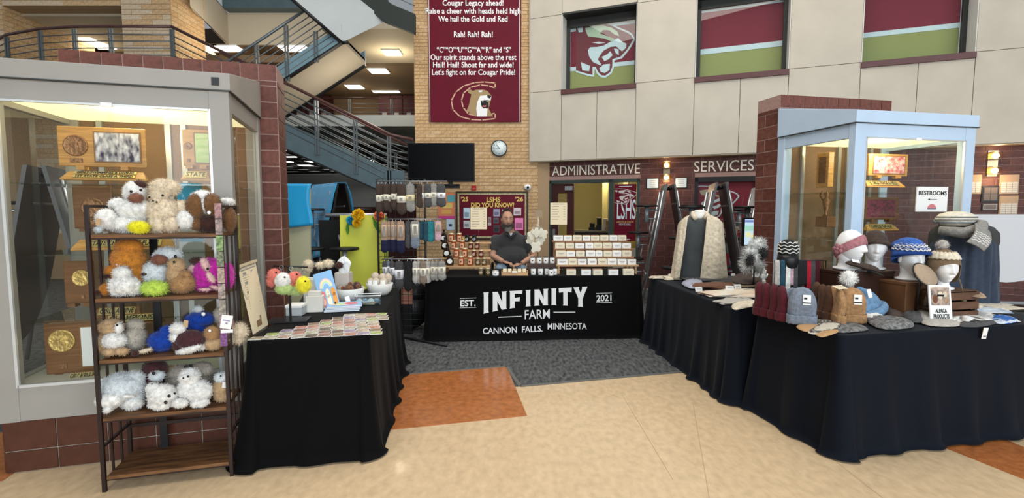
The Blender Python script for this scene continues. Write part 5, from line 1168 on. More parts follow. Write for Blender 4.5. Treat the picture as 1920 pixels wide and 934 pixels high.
    # hair, beard, eyes, brows
    b = MB(); Mi = HM; ce = HM @ Vector((0, .020, .035))
    def shell(c_, r_, mi, dens, ln, cond, sd, mb):
        g = np.random.default_rng(sd); n = int(dens); d = g.normal(size=(n, 3)); d /= np.linalg.norm(d, axis=1)[:, None]
        for q in d:
            if not cond(q): continue
            p = Vector((c_[0]+q[0]*r_[0], c_[1]+q[1]*r_[1], c_[2]+q[2]*r_[2])); n_ = Vector((q[0]/r_[0], q[1]/r_[1], q[2]/r_[2])).normalized(); dr = (n_+Vector((g.normal()*.35, g.normal()*.35, g.normal()*.35-.3))).normalized(); sd_ = dr.cross(Vector((g.normal(), g.normal(), g.normal()))).normalized()*.0012
            w0 = p-n_*.004; mb.add([HM @ (w0+sd_), HM @ (w0-sd_), HM @ (p+dr*ln)], [(0, 1, 2)], mi)
    shell((0, .010, .016), (.084, .108, .130), 0, 26000, .012, lambda q: (q[2] > .05 and q[1] > -.22) or (q[1] > .05 and q[2] > -.35) or q[2] > .80, 3, b)
    def cap(u, v):
        a = PI*.5*v; w = 2*PI*u; return HM @ Vector((.0775*1.1*sin(a)*sin(w), .012+.099*1.1*sin(a)*cos(w)*1.0-(.0), .02+.118*1.1*cos(a)))
    b.obj('hair', [hair, bw], t)
    b = MB(); shell((0, -.012, -.075), (.075, .086, .068), 0, 12000, .020, lambda q: q[1] < .25 and q[2] < .32 and not (q[2] > .05 and abs(q[0]) < .55 and q[1] < -.6), 5, b); shell((0, -.03, -.098), (.042, .070, .050), 1, 5000, .024, lambda q: q[1] < .1 and q[2] < .1, 6, b)
    b.ell(HM @ Vector((0, -.035, -.095)), (.058, .055, .047), 0, 16, 10); b.tube([HM @ Vector((-.034, -.098, -.068)), HM @ Vector((-.012, -.112, -.054)), HM @ Vector((0, -.114, -.052)), HM @ Vector((.012, -.112, -.054)), HM @ Vector((.034, -.098, -.068))], [.006, .008, .007, .008, .006], 8, 0)
    b.obj('beard', [beard, bw], t)
    b = MB()
    for sg in (-1, 1): b.ell(HM @ Vector((sg*.0325, -.0815, .0125)), .0115, 0, 12, 8)
    b.obj('eyes', mat('eye_white', (.30, .27, .25), .4), t); b = MB()
    for sg in (-1, 1): b.ell(HM @ Vector((sg*.0325+.001, -.0920, .0125)), (.0062, .003, .0062), 0, 10, 6)
    b.obj('irises', mat('dark_iris', (.03, .02, .015), .2), t); b = MB()
    for sg in (-1, 1): b.tube([HM @ Vector((sg*.014, -.1055, .036)), HM @ Vector((sg*.032, -.103, .041)), HM @ Vector((sg*.050, -.088, .035))], [.004, .0045, .003], 6)
    b.obj('eyebrows', hair, t)
man()
t = thing('chair', 'black padded chair under the bearded man', 'chair', (PY(958, 446, 6.85).x, 6.95, 0))
m = MB(); m.b2((-.24, -.25, .50), (.24, .25, .585)); m.obj('seat', M_black, t, bev=.02); m = MB(); m.b2((-.22, .25, .62), (.22, .29, .98)); m.obj('backrest', M_black, t, bev=.02)
for sx in (-.21, .21):
    for sy in (-.2, .24): m = MB(); m.tube([(sx, sy, 0), (sx, sy, .5 if sy < 0 else .7)], .014); m.obj('leg', M_black, t)
    m = MB(); m.tube([(sx*1.25, .2, .55), (sx*1.25, .1, .76), (sx*1.25, -.15, .76), (sx*1.25, -.2, .55)], .016); m.obj('armrest', M_black, t)
# ================= BROWN RACK AND PLUSH TOYS =================
RO = Vector((-2.178, 2.546, 0)); ra = math.atan2(.161, .589); RUx = Vector((cos(ra), sin(ra), 0)); RVy = Vector((-RUx.y, RUx.x, 0)); RWd = .611; RDp = .30
rk = thing('baker_rack', 'tall rustic brown rack with black metal frame holding plush toys', 'shelf rack', RO, ra)
m_rust = mat('rustic_rack_board', (.21, .095, .035), .5, col2=(.06, .026, .012), scale=5, stretch=(1, 7, 7), detail=5); M_brownmetal = mat('dark_brown_metal', (.022, .012, .010), .4)
shz = [.083, .404, .714, 1.040, 1.376]
for z in shz:
    m = MB(); m.b2((.012, -.004, z-.018), (RWd-.012, RDp, z)); m.obj('shelf_board', m_rust, rk, bev=.002)
    m = MB(); m.b2((.006, .0, z-.026), (RWd-.006, .01, z-.018)); m.b2((.006, RDp-.01, z-.026), (RWd-.006, RDp, z-.018)); m.obj('shelf_bar', M_brownmetal, rk)
for x in (0, RWd-.0):
    for y in (0, RDp): m = MB(); m.b2((x-.009, y-.009, 0), (x+.009, y+.009, 1.53)); m.obj('post', M_brownmetal, rk)
    m = MB(); m.b2((x-.007, 0, 1.515), (x+.007, RDp, 1.53)); m.b2((x-.007, 0, .24), (x+.007, RDp, .252)); m.obj('side_top', M_brownmetal, rk)
    for y in (.10, .20): m = MB(); m.b2((x-.005, y-.005, .06), (x+.005, y+.005, 1.36)); m.obj('side_bar', M_brownmetal, rk)
    m = MB(); m.tube([(x, 0, .055), (x, RDp*.5, .035), (x, RDp, .055)], .006); m.obj('foot_bar', M_brownmetal, rk)
m = MB(); m.b2((.155, RDp-.004, .05), (.195, RDp+.008, 1.36)); m.obj('back_upright', M_black, rk)
m = MB(); m.b2((0, RDp-.006, .225), (RWd, RDp+.006, .245)); m.obj('back_bar', M_brownmetal, rk)
def PR(px, py, dep): return PP(px, py, RO+RVy*dep, -RVy)
FM_ = {}
def furm(n, col, n2=.25): return mat('fur_'+n, col, .9, noise=n2, scale=40, sheen=.25, spec=.15)
F = dict(white=furm('white', (.74, .73, .70)), cool=furm('cool_white', (.62, .66, .68)), cream=furm('cream', (.68, .57, .42)), brown=furm('brown', (.16, .075, .028)), dbrown=furm('dark_brown', (.050, .018, .013)), yellow=furm('yellow', (.66, .62, .01)), orange=furm('orange', (.52, .20, .025)), lime=furm('lime', (.45, .62, .08)), tan=furm('tan', (.46, .31, .17)), ctan=furm('curly_tan', (.36, .20, .085)), grey=furm('grey', (.42, .38, .32)), mag=furm('magenta', (.50, .02, .34)), pink=furm('pink', (.62, .40, .38)), blue=furm('blue', (.006, .05, .34)), maroon=furm('maroon', (.06, .018, .022)), coral=furm('coral', (.66, .18, .14)), gyellow=furm('lemon', (.75, .68, .03)), lgreen=furm('light_green', (.42, .55, .20)), snout=furm('snout', (.19, .075, .045)))
def plush(label, y0, dep, blobs, parts=(), ln=.008, dens=26000, wid=.0014, cat='plush toy', floor=None, ox=150, sc=5.8375, place=None, name='plush_alpaca'):
    pr = place or (lambda px, py, d: PR(px, py, d))
    ws = []
    for b in blobs:
        X, Y_, rx, rz, mt = b[:5]; rot = R(b[5]) if len(b) > 5 else 0; dd = b[6] if len(b) > 6 else 0; fd = b[7] if len(b) > 7 else .85
        p = pr(ox+X/sc, y0+Y_/sc, dep+dd); k = p.y/FP; ws.append((p, (rx/sc*k, max(rx, rz)/sc*k*fd if False else (rx+rz)/2/sc*k*fd, rz/sc*k), rot, mt))
    mats = []; 
    for w in ws:
        if w[3] not in mats: mats.append(w[3])
    org = Vector((sum(w[0].x for w in ws)/len(ws), sum(w[0].y for w in ws)/len(ws), min(w[0].z-w[1][2] for w in ws)))
    if floor is not None:
        lift = floor-org.z
        if lift > 0 or lift < -.004: ws = [(Vector((w[0].x, w[0].y, w[0].z+(lift if abs(lift) < .03 else math.copysign(.03, lift)))), w[1], w[2], w[3]) for w in ws]; org.z += (lift if abs(lift) < .03 else math.copysign(.03, lift))
    t = thing(name, label, cat, org)
    mb = MB(); el = []
    for p, r, rot, mt in ws:
        c = p-org; rr = tuple(max(.004, q-ln*.45) for q in r); rm = Euler((0, rot, 0)).to_matrix(); mb.ell(c, rr, mats.index(mt), 20, 14, rot=(0, rot, 0)); el.append((c, rr, [list(q) for q in rm], mats.index(mt)))
    fur(mb, el, dens, ln, None, wid=wid, seed=int(abs(org.x*1000+org.z*777)) % 9999)
    mb.obj('furry_body', [F[q] for q in mats], t)
    for pt in parts:
        kind, X, Y_, r, mm_ = pt[:5]; dd = pt[5] if len(pt) > 5 else -.05
        p = pr(ox+X/sc, y0+Y_/sc, dep+dd)-org; k = (p+org).y/FP; m = MB()
        if kind in ('eye', 'nose', 'spot'): m.ell(p, (r/sc*k, r/sc*k*.6, r/sc*k), 0, 12, 8); m.obj(kind, mm_, t)
        elif kind == 'tag':
            m.box(p, (.022, .003, .034), rot=(.1, .2, .1)); m.obj('paper_tag', mm_, t)
        elif kind == 'bow':
            for s in (-1, 1): m.ell(p+Vector((s*.014, 0, s*.002)), (.014, .006, .008), rot=(0, s*.3, 0))
            m.obj('bow', mm_, t)
    return t
me_ = mat('glossy_eye', (.01, .008, .008), .1); mtg = mat('kraft_tag', (.50, .33, .18), .7)
z1, z2, z3, z4 = 1.376, 1.040, .714, .404
plush('big white plush alpaca with brown snout and brown ear, top rack shelf', 320, .12, [(600, 240, 118, 128, 'white'), (655, 150, 75, 50, 'dbrown', 10, -.01), (610, 300, 80, 60, 'snout', 0, -.055), (400, 355, 95, 58, 'white', -15), (590, 430, 190, 140, 'white'), (500, 590, 240, 95, 'white', 5, -.02), (290, 530, 110, 118, 'white', 0, -.05), (200, 650, 55, 45, 'cool', 0, -.06)], [('eye', 560, 228, 16, me_, -.10), ('eye', 665, 212, 16, me_, -.09), ('tag', 200, 560, 0, mtg, -.12)], floor=z1)
plush('cream plush alpaca with shaggy topknot, top rack shelf centre', 320, .10, [(930, 190, 165, 105, 'cream', 0, .02), (870, 280, 105, 90, 'cream'), (835, 335, 48, 42, 'cream', 0, -.05), (910, 450, 165, 170, 'cream'), (850, 590, 100, 100, 'cream', 0, -.04), (1000, 590, 95, 95, 'cream', 0, -.04), (1100, 430, 95, 110, 'cream', 0, .03)], [('eye', 905, 272, 14, me_, -.065), ('nose', 800, 330, 11, me_, -.085), ('nose', 840, 345, 11, me_, -.09), ('eye', 760, 292, 13, me_, -.05)], floor=z1, ln=.012)
plush('fuzzy yellow plush ball on the top rack shelf', 320, -.0, [(640, 612, 118, 76, 'yellow')], floor=z1, name='plush_ball', ln=.008)
plush('brown and white plush alpaca at the right end of the top rack shelf', 320, .10, [(1340, 320, 120, 80, 'white'), (1265, 430, 92, 150, 'brown', 0, -.03), (1450, 400, 90, 125, 'brown', 0, -.03), (1375, 400, 60, 100, 'white', 0, -.02), (1400, 610, 160, 100, 'dbrown'), (1270, 610, 60, 85, 'brown', 0, -.04), (1160, 570, 95, 110, 'white', 0, -.05)], [('eye', 1412, 460, 20, M_whitepl, -.115)], floor=z1)
plush('small dark brown plush with white top behind the rack post, top shelf', 320, .17, [(1640, 570, 72, 140, 'brown'), (1610, 375, 90, 45, 'white')], floor=z1)
plush('orange plush alpaca with brown hooves sitting on the second rack shelf', 440, .15, [(535, 110, 150, 95, 'orange'), (525, 250, 175, 160, 'orange'), (540, 420, 170, 190, 'orange'), (660, 395, 80, 50, 'orange', 30), (715, 412, 52, 26, 'dbrown', 0, -.05), (330, 380, 60, 75, 'orange', 30), (262, 440, 60, 32, 'dbrown', 0, -.03), (275, 580, 62, 75, 'orange', 0, -.05), (175, 612, 60, 36, 'dbrown', 0, -.06)], floor=z2)
plush('white fluffy plush sitting in front of the orange alpaca', 440, .05, [(460, 380, 98, 88, 'white'), (480, 510, 160, 120, 'white'), (590, 530, 85, 100, 'white'), (400, 560, 80, 80, 'white')], [('nose', 400, 330, 12, mat('pink_nose', (.5, .3, .3), .5), -.07)], floor=z2, ln=.011)
plush('grey white plush alpaca with brown snout tipped sideways, second rack shelf', 440, .14, [(960, 210, 155, 105, 'cool'), (865, 250, 92, 62, 'snout', 0, -.06), (830, 400, 140, 150, 'cool'), (810, 520, 120, 100, 'cool')], [('eye', 1045, 240, 18, me_, -.08)], floor=z2)
plush('lime green fuzzy plush ball on the second rack shelf', 440, .03, [(815, 555, 145, 90, 'lime')], floor=z2, name='plush_ball', ln=.012)
plush('tan plush alpaca with curly brown body, second rack shelf', 440, .08, [(1055, 310, 95, 90, 'tan'), (1030, 410, 80, 110, 'tan'), (1110, 510, 150, 115, 'ctan'), (1140, 420, 80, 65, 'ctan')], [('eye', 1030, 300, 14, me_, -.055)], floor=z2)
t = plush('magenta plush alpaca with pink limbs at the right of the second shelf', 440, .12, [(1420, 400, 175, 170, 'mag'), (1380, 500, 150, 110, 'mag'), (1620, 430, 60, 150, 'mag', 0, .02), (1245, 370, 75, 65, 'pink'), (1280, 270, 85, 50, 'dbrown'), (1370, 310, 42, 85, 'pink', -20, -.07), (1430, 450, 32, 75, 'pink', -30, -.09), (1370, 583, 68, 24, 'pink', 0, -.09), (1480, 563, 60, 26, 'pink', 15, -.09)], [('spot', 1400, 375, 16, me_, -.14)], floor=z2)
plush('tan and white plush alpaca sitting upright, third rack shelf left', 550, .09, [(340, 330, 128, 100, 'tan'), (425, 340, 45, 70, 'white', 0, -.05), (375, 480, 135, 100, 'white', 0, -.03), (350, 500, 150, 145, 'tan', 0, .01), (325, 605, 75, 52, 'tan', 0, -.06), (455, 595, 80, 52, 'tan', 0, -.06)], [('eye', 405, 348, 13, me_, -.13)], floor=z3)
plush('greyish tan plush back turned with cream leg, third rack shelf', 550, .13, [(600, 310, 100, 70, 'grey'), (600, 450, 110, 150, 'grey'), (715, 590, 80, 30, 'cream', -15, -.09), (600, 620, 48, 40, 'dbrown', 0, -.10)], floor=z3)
plush('royal blue plush lying behind, lower half, third rack shelf', 550, .11, [(890, 490, 145, 120, 'blue'), (960, 400, 90, 90, 'blue')], floor=z3)
plush('royal blue plush with grey head resting high at the back, third rack shelf', 550, .19, [(1310, 260, 165, 85, 'blue'), (1290, 150, 60, 45, 'cool'), (1250, 400, 140, 160, 'blue')], [('spot', 1350, 228, 22, M_whitepl, -.075)], floor=z3)
plush('white and maroon plush alpaca lying down with kraft tag, third rack shelf', 550, .05, [(1070, 330, 92, 78, 'white'), (1060, 420, 85, 70, 'white'), (1200, 450, 170, 120, 'maroon'), (1080, 520, 80, 60, 'maroon'), (1190, 555, 150, 48, 'white', -15, -.03), (1330, 520, 60, 55, 'white')], [('tag', 1160, 330, 0, mtg, -.09), ('eye', 1048, 272, 8, me_, -.08)], floor=z3)
plush('small curly tan plush sitting by the right post, third rack shelf', 550, .05, [(1442, 420, 90, 90, 'ctan'), (1452, 530, 98, 80, 'tan')], [('eye', 1420, 410, 16, M_whitepl, -.055)], floor=z3, name='plush_alpaca')
plush('fluffy pale orange plush outside the right rack post, third shelf', 550, .16, [(1745, 370, 90, 110, 'cream'), (1720, 450, 90, 60, 'cream')], floor=z3-.0, ln=.016)
plush('pinkish grey plush behind the sticker strip, third rack shelf', 550, .2, [(1540, 190, 85, 100, 'grey'), (1600, 300, 80, 140, 'pink')], floor=z3)
plush('large cool white plush bending forward, lowest plush shelf left', 650, .10, [(460, 420, 240, 170, 'cool'), (600, 330, 110, 95, 'cool'), (600, 500, 100, 150, 'cool'), (325, 565, 150, 92, 'white', 0, -.06), (570, 600, 125, 80, 'white', 0, -.02), (525, 520, 60, 24, 'white', 5, -.1), (300, 670, 45, 50, 'white', 30, -.09)], floor=z4)
plush('plush alpaca with maroon hood and grey face, lowest plush shelf', 650, .16, [(820, 230, 135, 105, 'maroon'), (790, 350, 110, 120, 'maroon'), (840, 310, 88, 70, 'cool', 0, -.045), (800, 500, 120, 120, 'maroon')], [('nose', 805, 292, 20, me_, -.095), ('eye', 880, 255, 12, me_, -.085)], floor=z4)
plush('small white plush curled with dark paw spots, lowest plush shelf', 650, .04, [(800, 430, 88, 75, 'white'), (900, 500, 160, 130, 'white'), (880, 590, 140, 80, 'white')], [('eye', 786, 408, 9, me_, -.055), ('spot', 975, 542, 20, me_, -.085), ('spot', 938, 612, 20, me_, -.085), ('spot', 1038, 512, 14, me_, -.05)], floor=z4, ln=.006)
plush('long beige plush lying across the back, lowest plush shelf', 650, .22, [(1120, 220, 210, 85, 'grey'), (1330, 200, 130, 100, 'grey'), (1180, 330, 240, 140, 'grey'), (1000, 220, 80, 80, 'tan')], floor=z4+.0)
plush('white plush alpaca with black bow sitting upright, lowest plush shelf', 650, .06, [(1200, 330, 118, 115, 'white'), (1150, 345, 60, 50, 'white', 0, -.04), (1290, 490, 160, 135, 'white'), (1180, 470, 110, 130, 'white'), (1090, 620, 92, 60, 'white', 0, -.06), (1310, 615, 110, 55, 'white', 0, -.04)], [('eye', 1183, 327, 13, me_, -.065), ('nose', 1130, 345, 10, me_, -.075), ('bow', 1185, 215, 0, M_black, -.02)], floor=z4, ln=.007)
plush('small tan and white plush with white tag by the right post, lowest plush shelf', 650, .08, [(1545, 320, 78, 70, 'cool'), (1545, 440, 90, 110, 'tan'), (1560, 520, 100, 70, 'tan')], [('tag', 1580, 420, 0, M_white, -.06), ('eye', 1540, 322, 10, me_, -.045)], floor=z4)
# sticker strip on the front right post
a = PR(404, 376, -.012); t = thing('sticker_strip', 'vertical strip of small animal stickers on the right rack post', 'stickers', RO+RUx*(RWd-.006)-RVy*.011+Vector((0, 0, .85)), ra)
scol = [(.45, .25, .25), (.4, .3, .28), (.30, .45, .18), (.25, .28, .18), (.50, .38, .30), (.5, .4, .36), (.4, .36, .3), (.45, .3, .32), (.30, .12, .34)]
for k, c in enumerate(scol):
    m = MB(); z = .69-k*.088; m.b2((-.017, -.004, z-.082), (.017, -.001, z)); m.obj('sticker', mat('sticker%d' % k, c, .5, col2=tuple(min(1, q*.3) for q in c), scale=70, detail=2), t)
t = thing('price_tag', 'white shelf price tag clipped to the right rack post', 'price tag', RO+RUx*(RWd+.012)-RVy*.02+Vector((0, 0, z3+.155)), ra)
m = MB(); m.box((0, 0, .02), (.055, .002, .075), rot=(0, .2, 0)); m.obj('card', M_white, t); m = MB(); m.box((0, -.0, -.032), (.06, .004, .018)); m.obj('clip', M_whitepl, t); m = MB(); m.box((0, -.0015, .028), (.035, .001, .006), rot=(0, .2, 0)); m.box((0, -.0015, .012), (.012, .001, .010), rot=(0, .2, 0)); m.obj('printing', mat('lilac_ink', (.3, .25, .45), .6), t)
m = MB(); m.b2((.36, .16, .246), (.37, .17, .25)); 

# ================= LEFT TABLE GOODS =================
lu = (Vector(TL[1])-Vector(TL[0])).normalized(); lu = Vector((lu.x, lu.y, 0)); lvv = (Vector(TL[3])-Vector(TL[0])).normalized(); lvv = Vector((lvv.x, lvv.y, 0)); lo = Vector((TL[0][0], TL[0][1], 0)); lang = math.atan2(lu.y, lu.x)
ccol = [(.52, .44, .32), (.62, .58, .50), (.34, .22, .12), (.50, .60, .20), (.70, .52, .42), (.40, .20, .14), (.42, .34, .50), (.70, .66, .50), (.20, .14, .08), (.68, .32, .24)]
cm = [mat('photo_card%d' % k, c, .35, col2=tuple(q*.22 for q in c), scale=30+4*k, detail=2) for k, c in enumerate(ccol)]
CMESH = []
for k in range(10):
    b = MB(); b.b2((-.036, -.038, 0), (.036, .038, .0018)); p_ = MB(); p_.b2((-.0335, -.035, .0018), (.0335, .035, .0024)); CMESH.append((b.mesh('card_stock', M_white), p_.mesh('picture', cm[k])))
hues = ['beige', 'pale', 'brown', 'lime tinted', 'pinkish', 'russet', 'violet grey', 'cream', 'dark brown', 'salmon']
rwn = ['front', 'second', 'third', 'fourth', 'fifth', 'sixth', 'seventh', 'back']
cnum = 0
for r_ in range(8):
    u0 = .015+r_*.058; k = 0; u = u0
    while u < .70:
        c = (r_*3+k*7+(r_*k) % 5) % 10; P = lo+lu*(u+.036)+lvv*(.05+r_*.082)+Vector((0, 0, .0006*((k+r_) % 3))); 
        t = thing('photo_card', '%s picture card, %s in the %s row' % (hues[c], ords[k] if k < 8 else 'ninth', rwn[r_]), 'card', (P.x, P.y, TT+.0045+P.z), lang+random.uniform(-.15, .15), 'picture cards laid out on the left table')
        inst('card_stock', CMESH[c][0], t); inst('picture', CMESH[c][1], t); u += .0755; k += 1
# scroll sign
P1 = PZ(476, 627, TT+.004); P2 = PZ(503, 609, TT+.004); T1_ = PY(446, 498, P1.y+.05); T2_ = PY(478, 487, P2.y+.05)
t = thing('scroll_sign', 'tall parchment scroll sign headed ALPACA KNOWLEDGE leaning beside the rack', 'sign', P1); nrm = (P2-P1).cross(T1_-P1).normalized()
if nrm.dot(P1) > 0: nrm = -nrm
def SQ(a, b, d=0): return (P1.lerp(P2, a)).lerp(T1_.lerp(T2_, a), b)+nrm*d-P1
def squad(mb, a0, b0, a1, b1, d0, d1, mi=0): mb.hexa([SQ(a0, b0, d0), SQ(a1, b0, d0), SQ(a1, b1, d0), SQ(a0, b1, d0), SQ(a0, b0, d1), SQ(a1, b0, d1), SQ(a1, b1, d1), SQ(a0, b1, d1)], mi)
m = MB(); squad(m, 0, 0, 1, 1, -.006, 0); m.obj('parchment', M_cream, t); m = MB(); squad(m, -.04, .965, 1.04, 1.0, -.01, .008); m.obj('top_roll', mat('tan_roll', (.55, .45, .3), .6), t)
m = MB(); squad(m, .08, .90, .92, .955, 0, .0012, 0); 
for k in range(16):
    b = .86-k*.034; 
    for a in (.1, .55): 
        if k % 4 == 0: squad(m, a+.05, b-.02, a+.22, b+.015, 0, .0012, random.choice([0, 1, 2]))
        else: squad(m, a, b, a+random.uniform(.2, .36), b+.007, 0, .0012, 0)
squad(m, .3, .06, .62, .15, 0, .0012, 2); squad(m, .56, .13, .64, .2, 0, .0012, 2)
m.obj('printing', [M_greyink, mat('brick_red_ink', (.4, .12, .06), .6), mat('brown_ink', (.22, .13, .07), .6)], t)
m = MB(); vs, fs = textgeo('ALPACA KNOWLEDGE', 1, 'CENTER', .03, .01, 1.); xa = min(v[0] for v in vs); xb = max(v[0] for v in vs)
m.add([SQ(.1+.8*(v[0]-xa)/(xb-xa), .927+v[1]*.038, .0022 if v[2] > 0 else .0012) for v in vs], fs); m.obj('heading', M_cream, t)
m = MB(); m.tube([SQ(.0, .98, .004), SQ(-.12, .85, .01), SQ(-.14, .66, .01), SQ(.02, .50, .006)], .0022, 6); m.obj('cord', mat('pale_cord', (.6, .58, .52), .7), t)
def TZ(px, py): return PZ(px, py, TT+.004)
# pompom stand
b0 = TZ(545, 602); t = thing('ornament_stand', 'black T stand holding four fuzzy ball ornaments', 'stand', b0)
m = MB(); m.box((-.02, .02, .004), (.26, .16, .008), rz=lang); m.obj('base', M_black, t); ptop = PY(547, 500, b0.y)-b0; m = MB(); m.box((0, 0, ptop.z/2), (.014, .008, ptop.z)); m.obj('pole', M_black, t)
pl_ = PY(512, 499, b0.y-.02)-b0; pr_ = PY(577, 501, b0.y+.02)-b0; m = MB(); m.tube([pl_, pr_], .005); m.obj('crossbar', M_black, t)
for k, (lab_, bl_, ring) in enumerate([('coral fuzzy ball ornament with tag, leftmost on the T stand', [(395, 270, 62, 70, 'coral'), (370, 320, 45, 50, 'coral')], (455, 190)), ('white and pale green fuzzy ball ornament on the T stand', [(470, 310, 72, 75, 'white'), (480, 380, 80, 55, 'lgreen')], (455, 190)), ('green fuzzy ball ornament hanging lowest on the T stand', [(570, 390, 95, 55, 'lgreen')], (540, 200)), ('coral fuzzy ball ornament right of the pole on the T stand', [(575, 285, 65, 62, 'coral'), (550, 345, 50, 45, 'coral')], (630, 210)), ('lemon yellow fuzzy ball ornament, rightmost on the T stand', [(650, 345, 68, 78, 'gyellow')], (630, 210))]):
    tt = plush(lab_, 460, 0, bl_, [('eye', bl_[0][0]+15, bl_[0][1]-30, 9, me_, -.045)], ox=430, sc=4.67, cat='ornament', name='fuzzy_ornament', ln=.007, place=lambda px, py, d, k=k: PY(px, py, b0.y-.035+[0, -.02, .03, .02, -.04][k]+d))
    q = PY(430+ring[0]/4.67, 460+ring[1]/4.67, b0.y-.02)-tt.location; m = MB(); m.tube([(q.x+.013*cos(a), q.y, q.z+.013*sin(a)-.004) for a in [i*PI/6 for i in range(12)]], .002, 5, closed=True); m.tube([q+Vector((0, 0, -.015)), Vector((0, 0, .06))], .0015, 4); m.obj('key_ring', M_steel, tt)
# white card boxes
p = TZ(552, 592); t = thing('card_box', 'white lidded card box with grey front beside the T stand', 'box', (p.x, p.y+.03, TT+.004), lang-.12)
m = MB(); m.b2((-.055, -.05, 0), (.055, .06, .07)); m.obj('box_body', mat('cool_grey_box', (.42, .45, .47), .5), t, bev=.003); m = MB(); m.b2((-.058, -.053, .058), (.058, .063, .078)); m.obj('lid', M_white, t, bev=.003)
q = TZ(568, 592); t2_ = thing('white_riser', 'white block behind the lidded card box', 'box', (q.x+.03, q.y+.15, TT+.004), lang)
m = MB(); m.b2((-.06, -.04, 0), (.06, .04, .12)); m.obj('block', mat('warm_white_block', (.66, .64, .58), .5), t2_, bev=.004); m = MB(); m.b2((-.045, -.03, .12), (.045, .03, .155)); m.obj('top_block', mat('warm_white_block', (.66, .64, .58), .5), t2_, bev=.004)
# picture book on easel
BL = PY(609, 578.4, 3.66); BR = PY(631, 571.7, 3.74); TR = PY(627, 503.5, 3.84); TL_ = PY(580.5, 517.7, 3.78)
# make it a true rectangle: width along BL->BR, height along BL->TL averaged
wv = ((BR-BL)+(TR-TL_))/2; hv = ((TL_-BL)+(TR-BR))/2; cen = (BL+BR+TR+TL_)/4
def booksheet(name, label, cen, wv, hv, th, parent=None):
    n = wv.cross(hv).normalized(); 
    if n.dot(cen) > 0: n = -n
    t = thing(name, label, 'book', cen)
    def Q(a, b, d=0): return wv*(a-.5)+hv*(b-.5)+n*d
    def qd(mb, a0, b0, a1, b1, d0, d1, mi=0): mb.hexa([Q(a0, b0, d0), Q(a1, b0, d0), Q(a1, b1, d0), Q(a0, b1, d0), Q(a0, b0, d1), Q(a1, b0, d1), Q(a1, b1, d1), Q(a0, b1, d1)], mi)
    m = MB(); qd(m, .01, .01, .99, .99, -th, -.001); m.obj('pages', M_white, t); m = MB(); qd(m, 0, 0, 1, 1, -.001, .001); qd(m, 0, 0, 1, 1, -th-.002, -th); m.obj('cover', mat('sky_blue_cover', (.22, .42, .68), .4), t)
    m = MB()
    def arc(cx, cy, r0, r1, a0, a1, mi, d):
        pts = [(cx+r1*cos(a), cy+r1*sin(a)*.8) for a in [a0+(a1-a0)*i/14 for i in range(15)]]+[(cx+r0*cos(a), cy+r0*sin(a)*.8) for a in [a1-(a1-a0)*i/14 for i in range(15)]]
        m.poly(pts, .0008, mi, f=lambda x, y, dd: Q(x, y, d+dd))
    for k, c in enumerate((0, 1, 2, 3)): arc(.52, .52, .36-.05*k-.05, .36-.05*k, .1, PI-.1, k, .0012)
    def blob(cx, cy, rx, ry, mi, d=.002): m.poly([(cx+rx*cos(a), cy+ry*sin(a)) for a in [i*PI/10 for i in range(20)]], .0008, mi, f=lambda x, y, dd: Q(x, y, d+dd))
    blob(.25, .36, .13, .10, 4); blob(.24, .2, .13, .17, 4); blob(.82, .38, .13, .12, 5); blob(.84, .18, .12, .18, 5); blob(.52, .38, .11, .13, 6, .0028); blob(.54, .17, .12, .17, 6, .0028); blob(.24, .16, .09, .10, 7, .003); blob(.5, .02, .5, .04, 8, .001)
    for x in (.48, .57): blob(x, .40, .012, .012, 9, .0036)
    m.obj('cover_picture', [mat('bk_pink', (.75, .5, .55), .5), mat('bk_yellow', (.75, .7, .4), .5), mat('bk_green', (.45, .65, .4), .5), mat('bk_lblue', (.45, .6, .8), .5), mat('bk_rose', (.62, .16, .16), .5), mat('bk_orange', (.65, .28, .06), .5), mat('bk_cream', (.75, .70, .52), .5), mat('bk_salmon', (.7, .35, .28), .5), mat('bk_grass', (.5, .5, .2), .5), M_ink], t)
    return t
booksheet('picture_book', 'blue picture book with rainbow and alpacas propped on a dark easel', cen, wv, hv, .012)
t = thing('book_easel', 'dark wooden easel under the picture book', 'easel', (BL.x, BL.y, TT+.004))
n_ = wv.cross(hv).normalized(); n_ = n_ if n_.dot(cen) > 0 else -n_
a_ = cen-wv*.5-hv*.5-Vector((BL.x, BL.y, TT+.004)); m = MB(); w_ = wv
m.hexa([Vector((0, 0, 0)), w_*1.0+Vector((0, 0, -w_.z)), w_+n_*.12+Vector((0, 0, -w_.z-n_.z*.12)), n_*.12+Vector((0, 0, -n_.z*.12)), Vector((0, 0, .015)), w_+Vector((0, 0, .015-w_.z)), w_+n_*.12+Vector((0, 0, .015-w_.z-n_.z*.12)), n_*.12+Vector((0, 0, .015-n_.z*.12))]); m.obj('ledge', mat('dark_walnut', (.05, .022, .012), .5), t)
m = MB(); bk = wv*.5+n_*.030+a_; m.tube([bk+Vector((0, 0, 0)), bk+hv*.7+n_*.004], .009, 6); m.tube([bk+hv*.6, bk+n_*.10+Vector((0, 0, -a_.z+.012-wv.z*.5))], .008, 6); m.obj('back_strut', mat('dark_walnut', (.05, .022, .012), .5), t)
m = MB(); m.tube([wv*.75+a_-n_*.012+Vector((0, 0, .02)), wv*.75+a_-n_*.004-Vector((0, 0, .03))], .006, 6); m.obj('peg', mat('dark_walnut', (.05, .022, .012), .5), t)
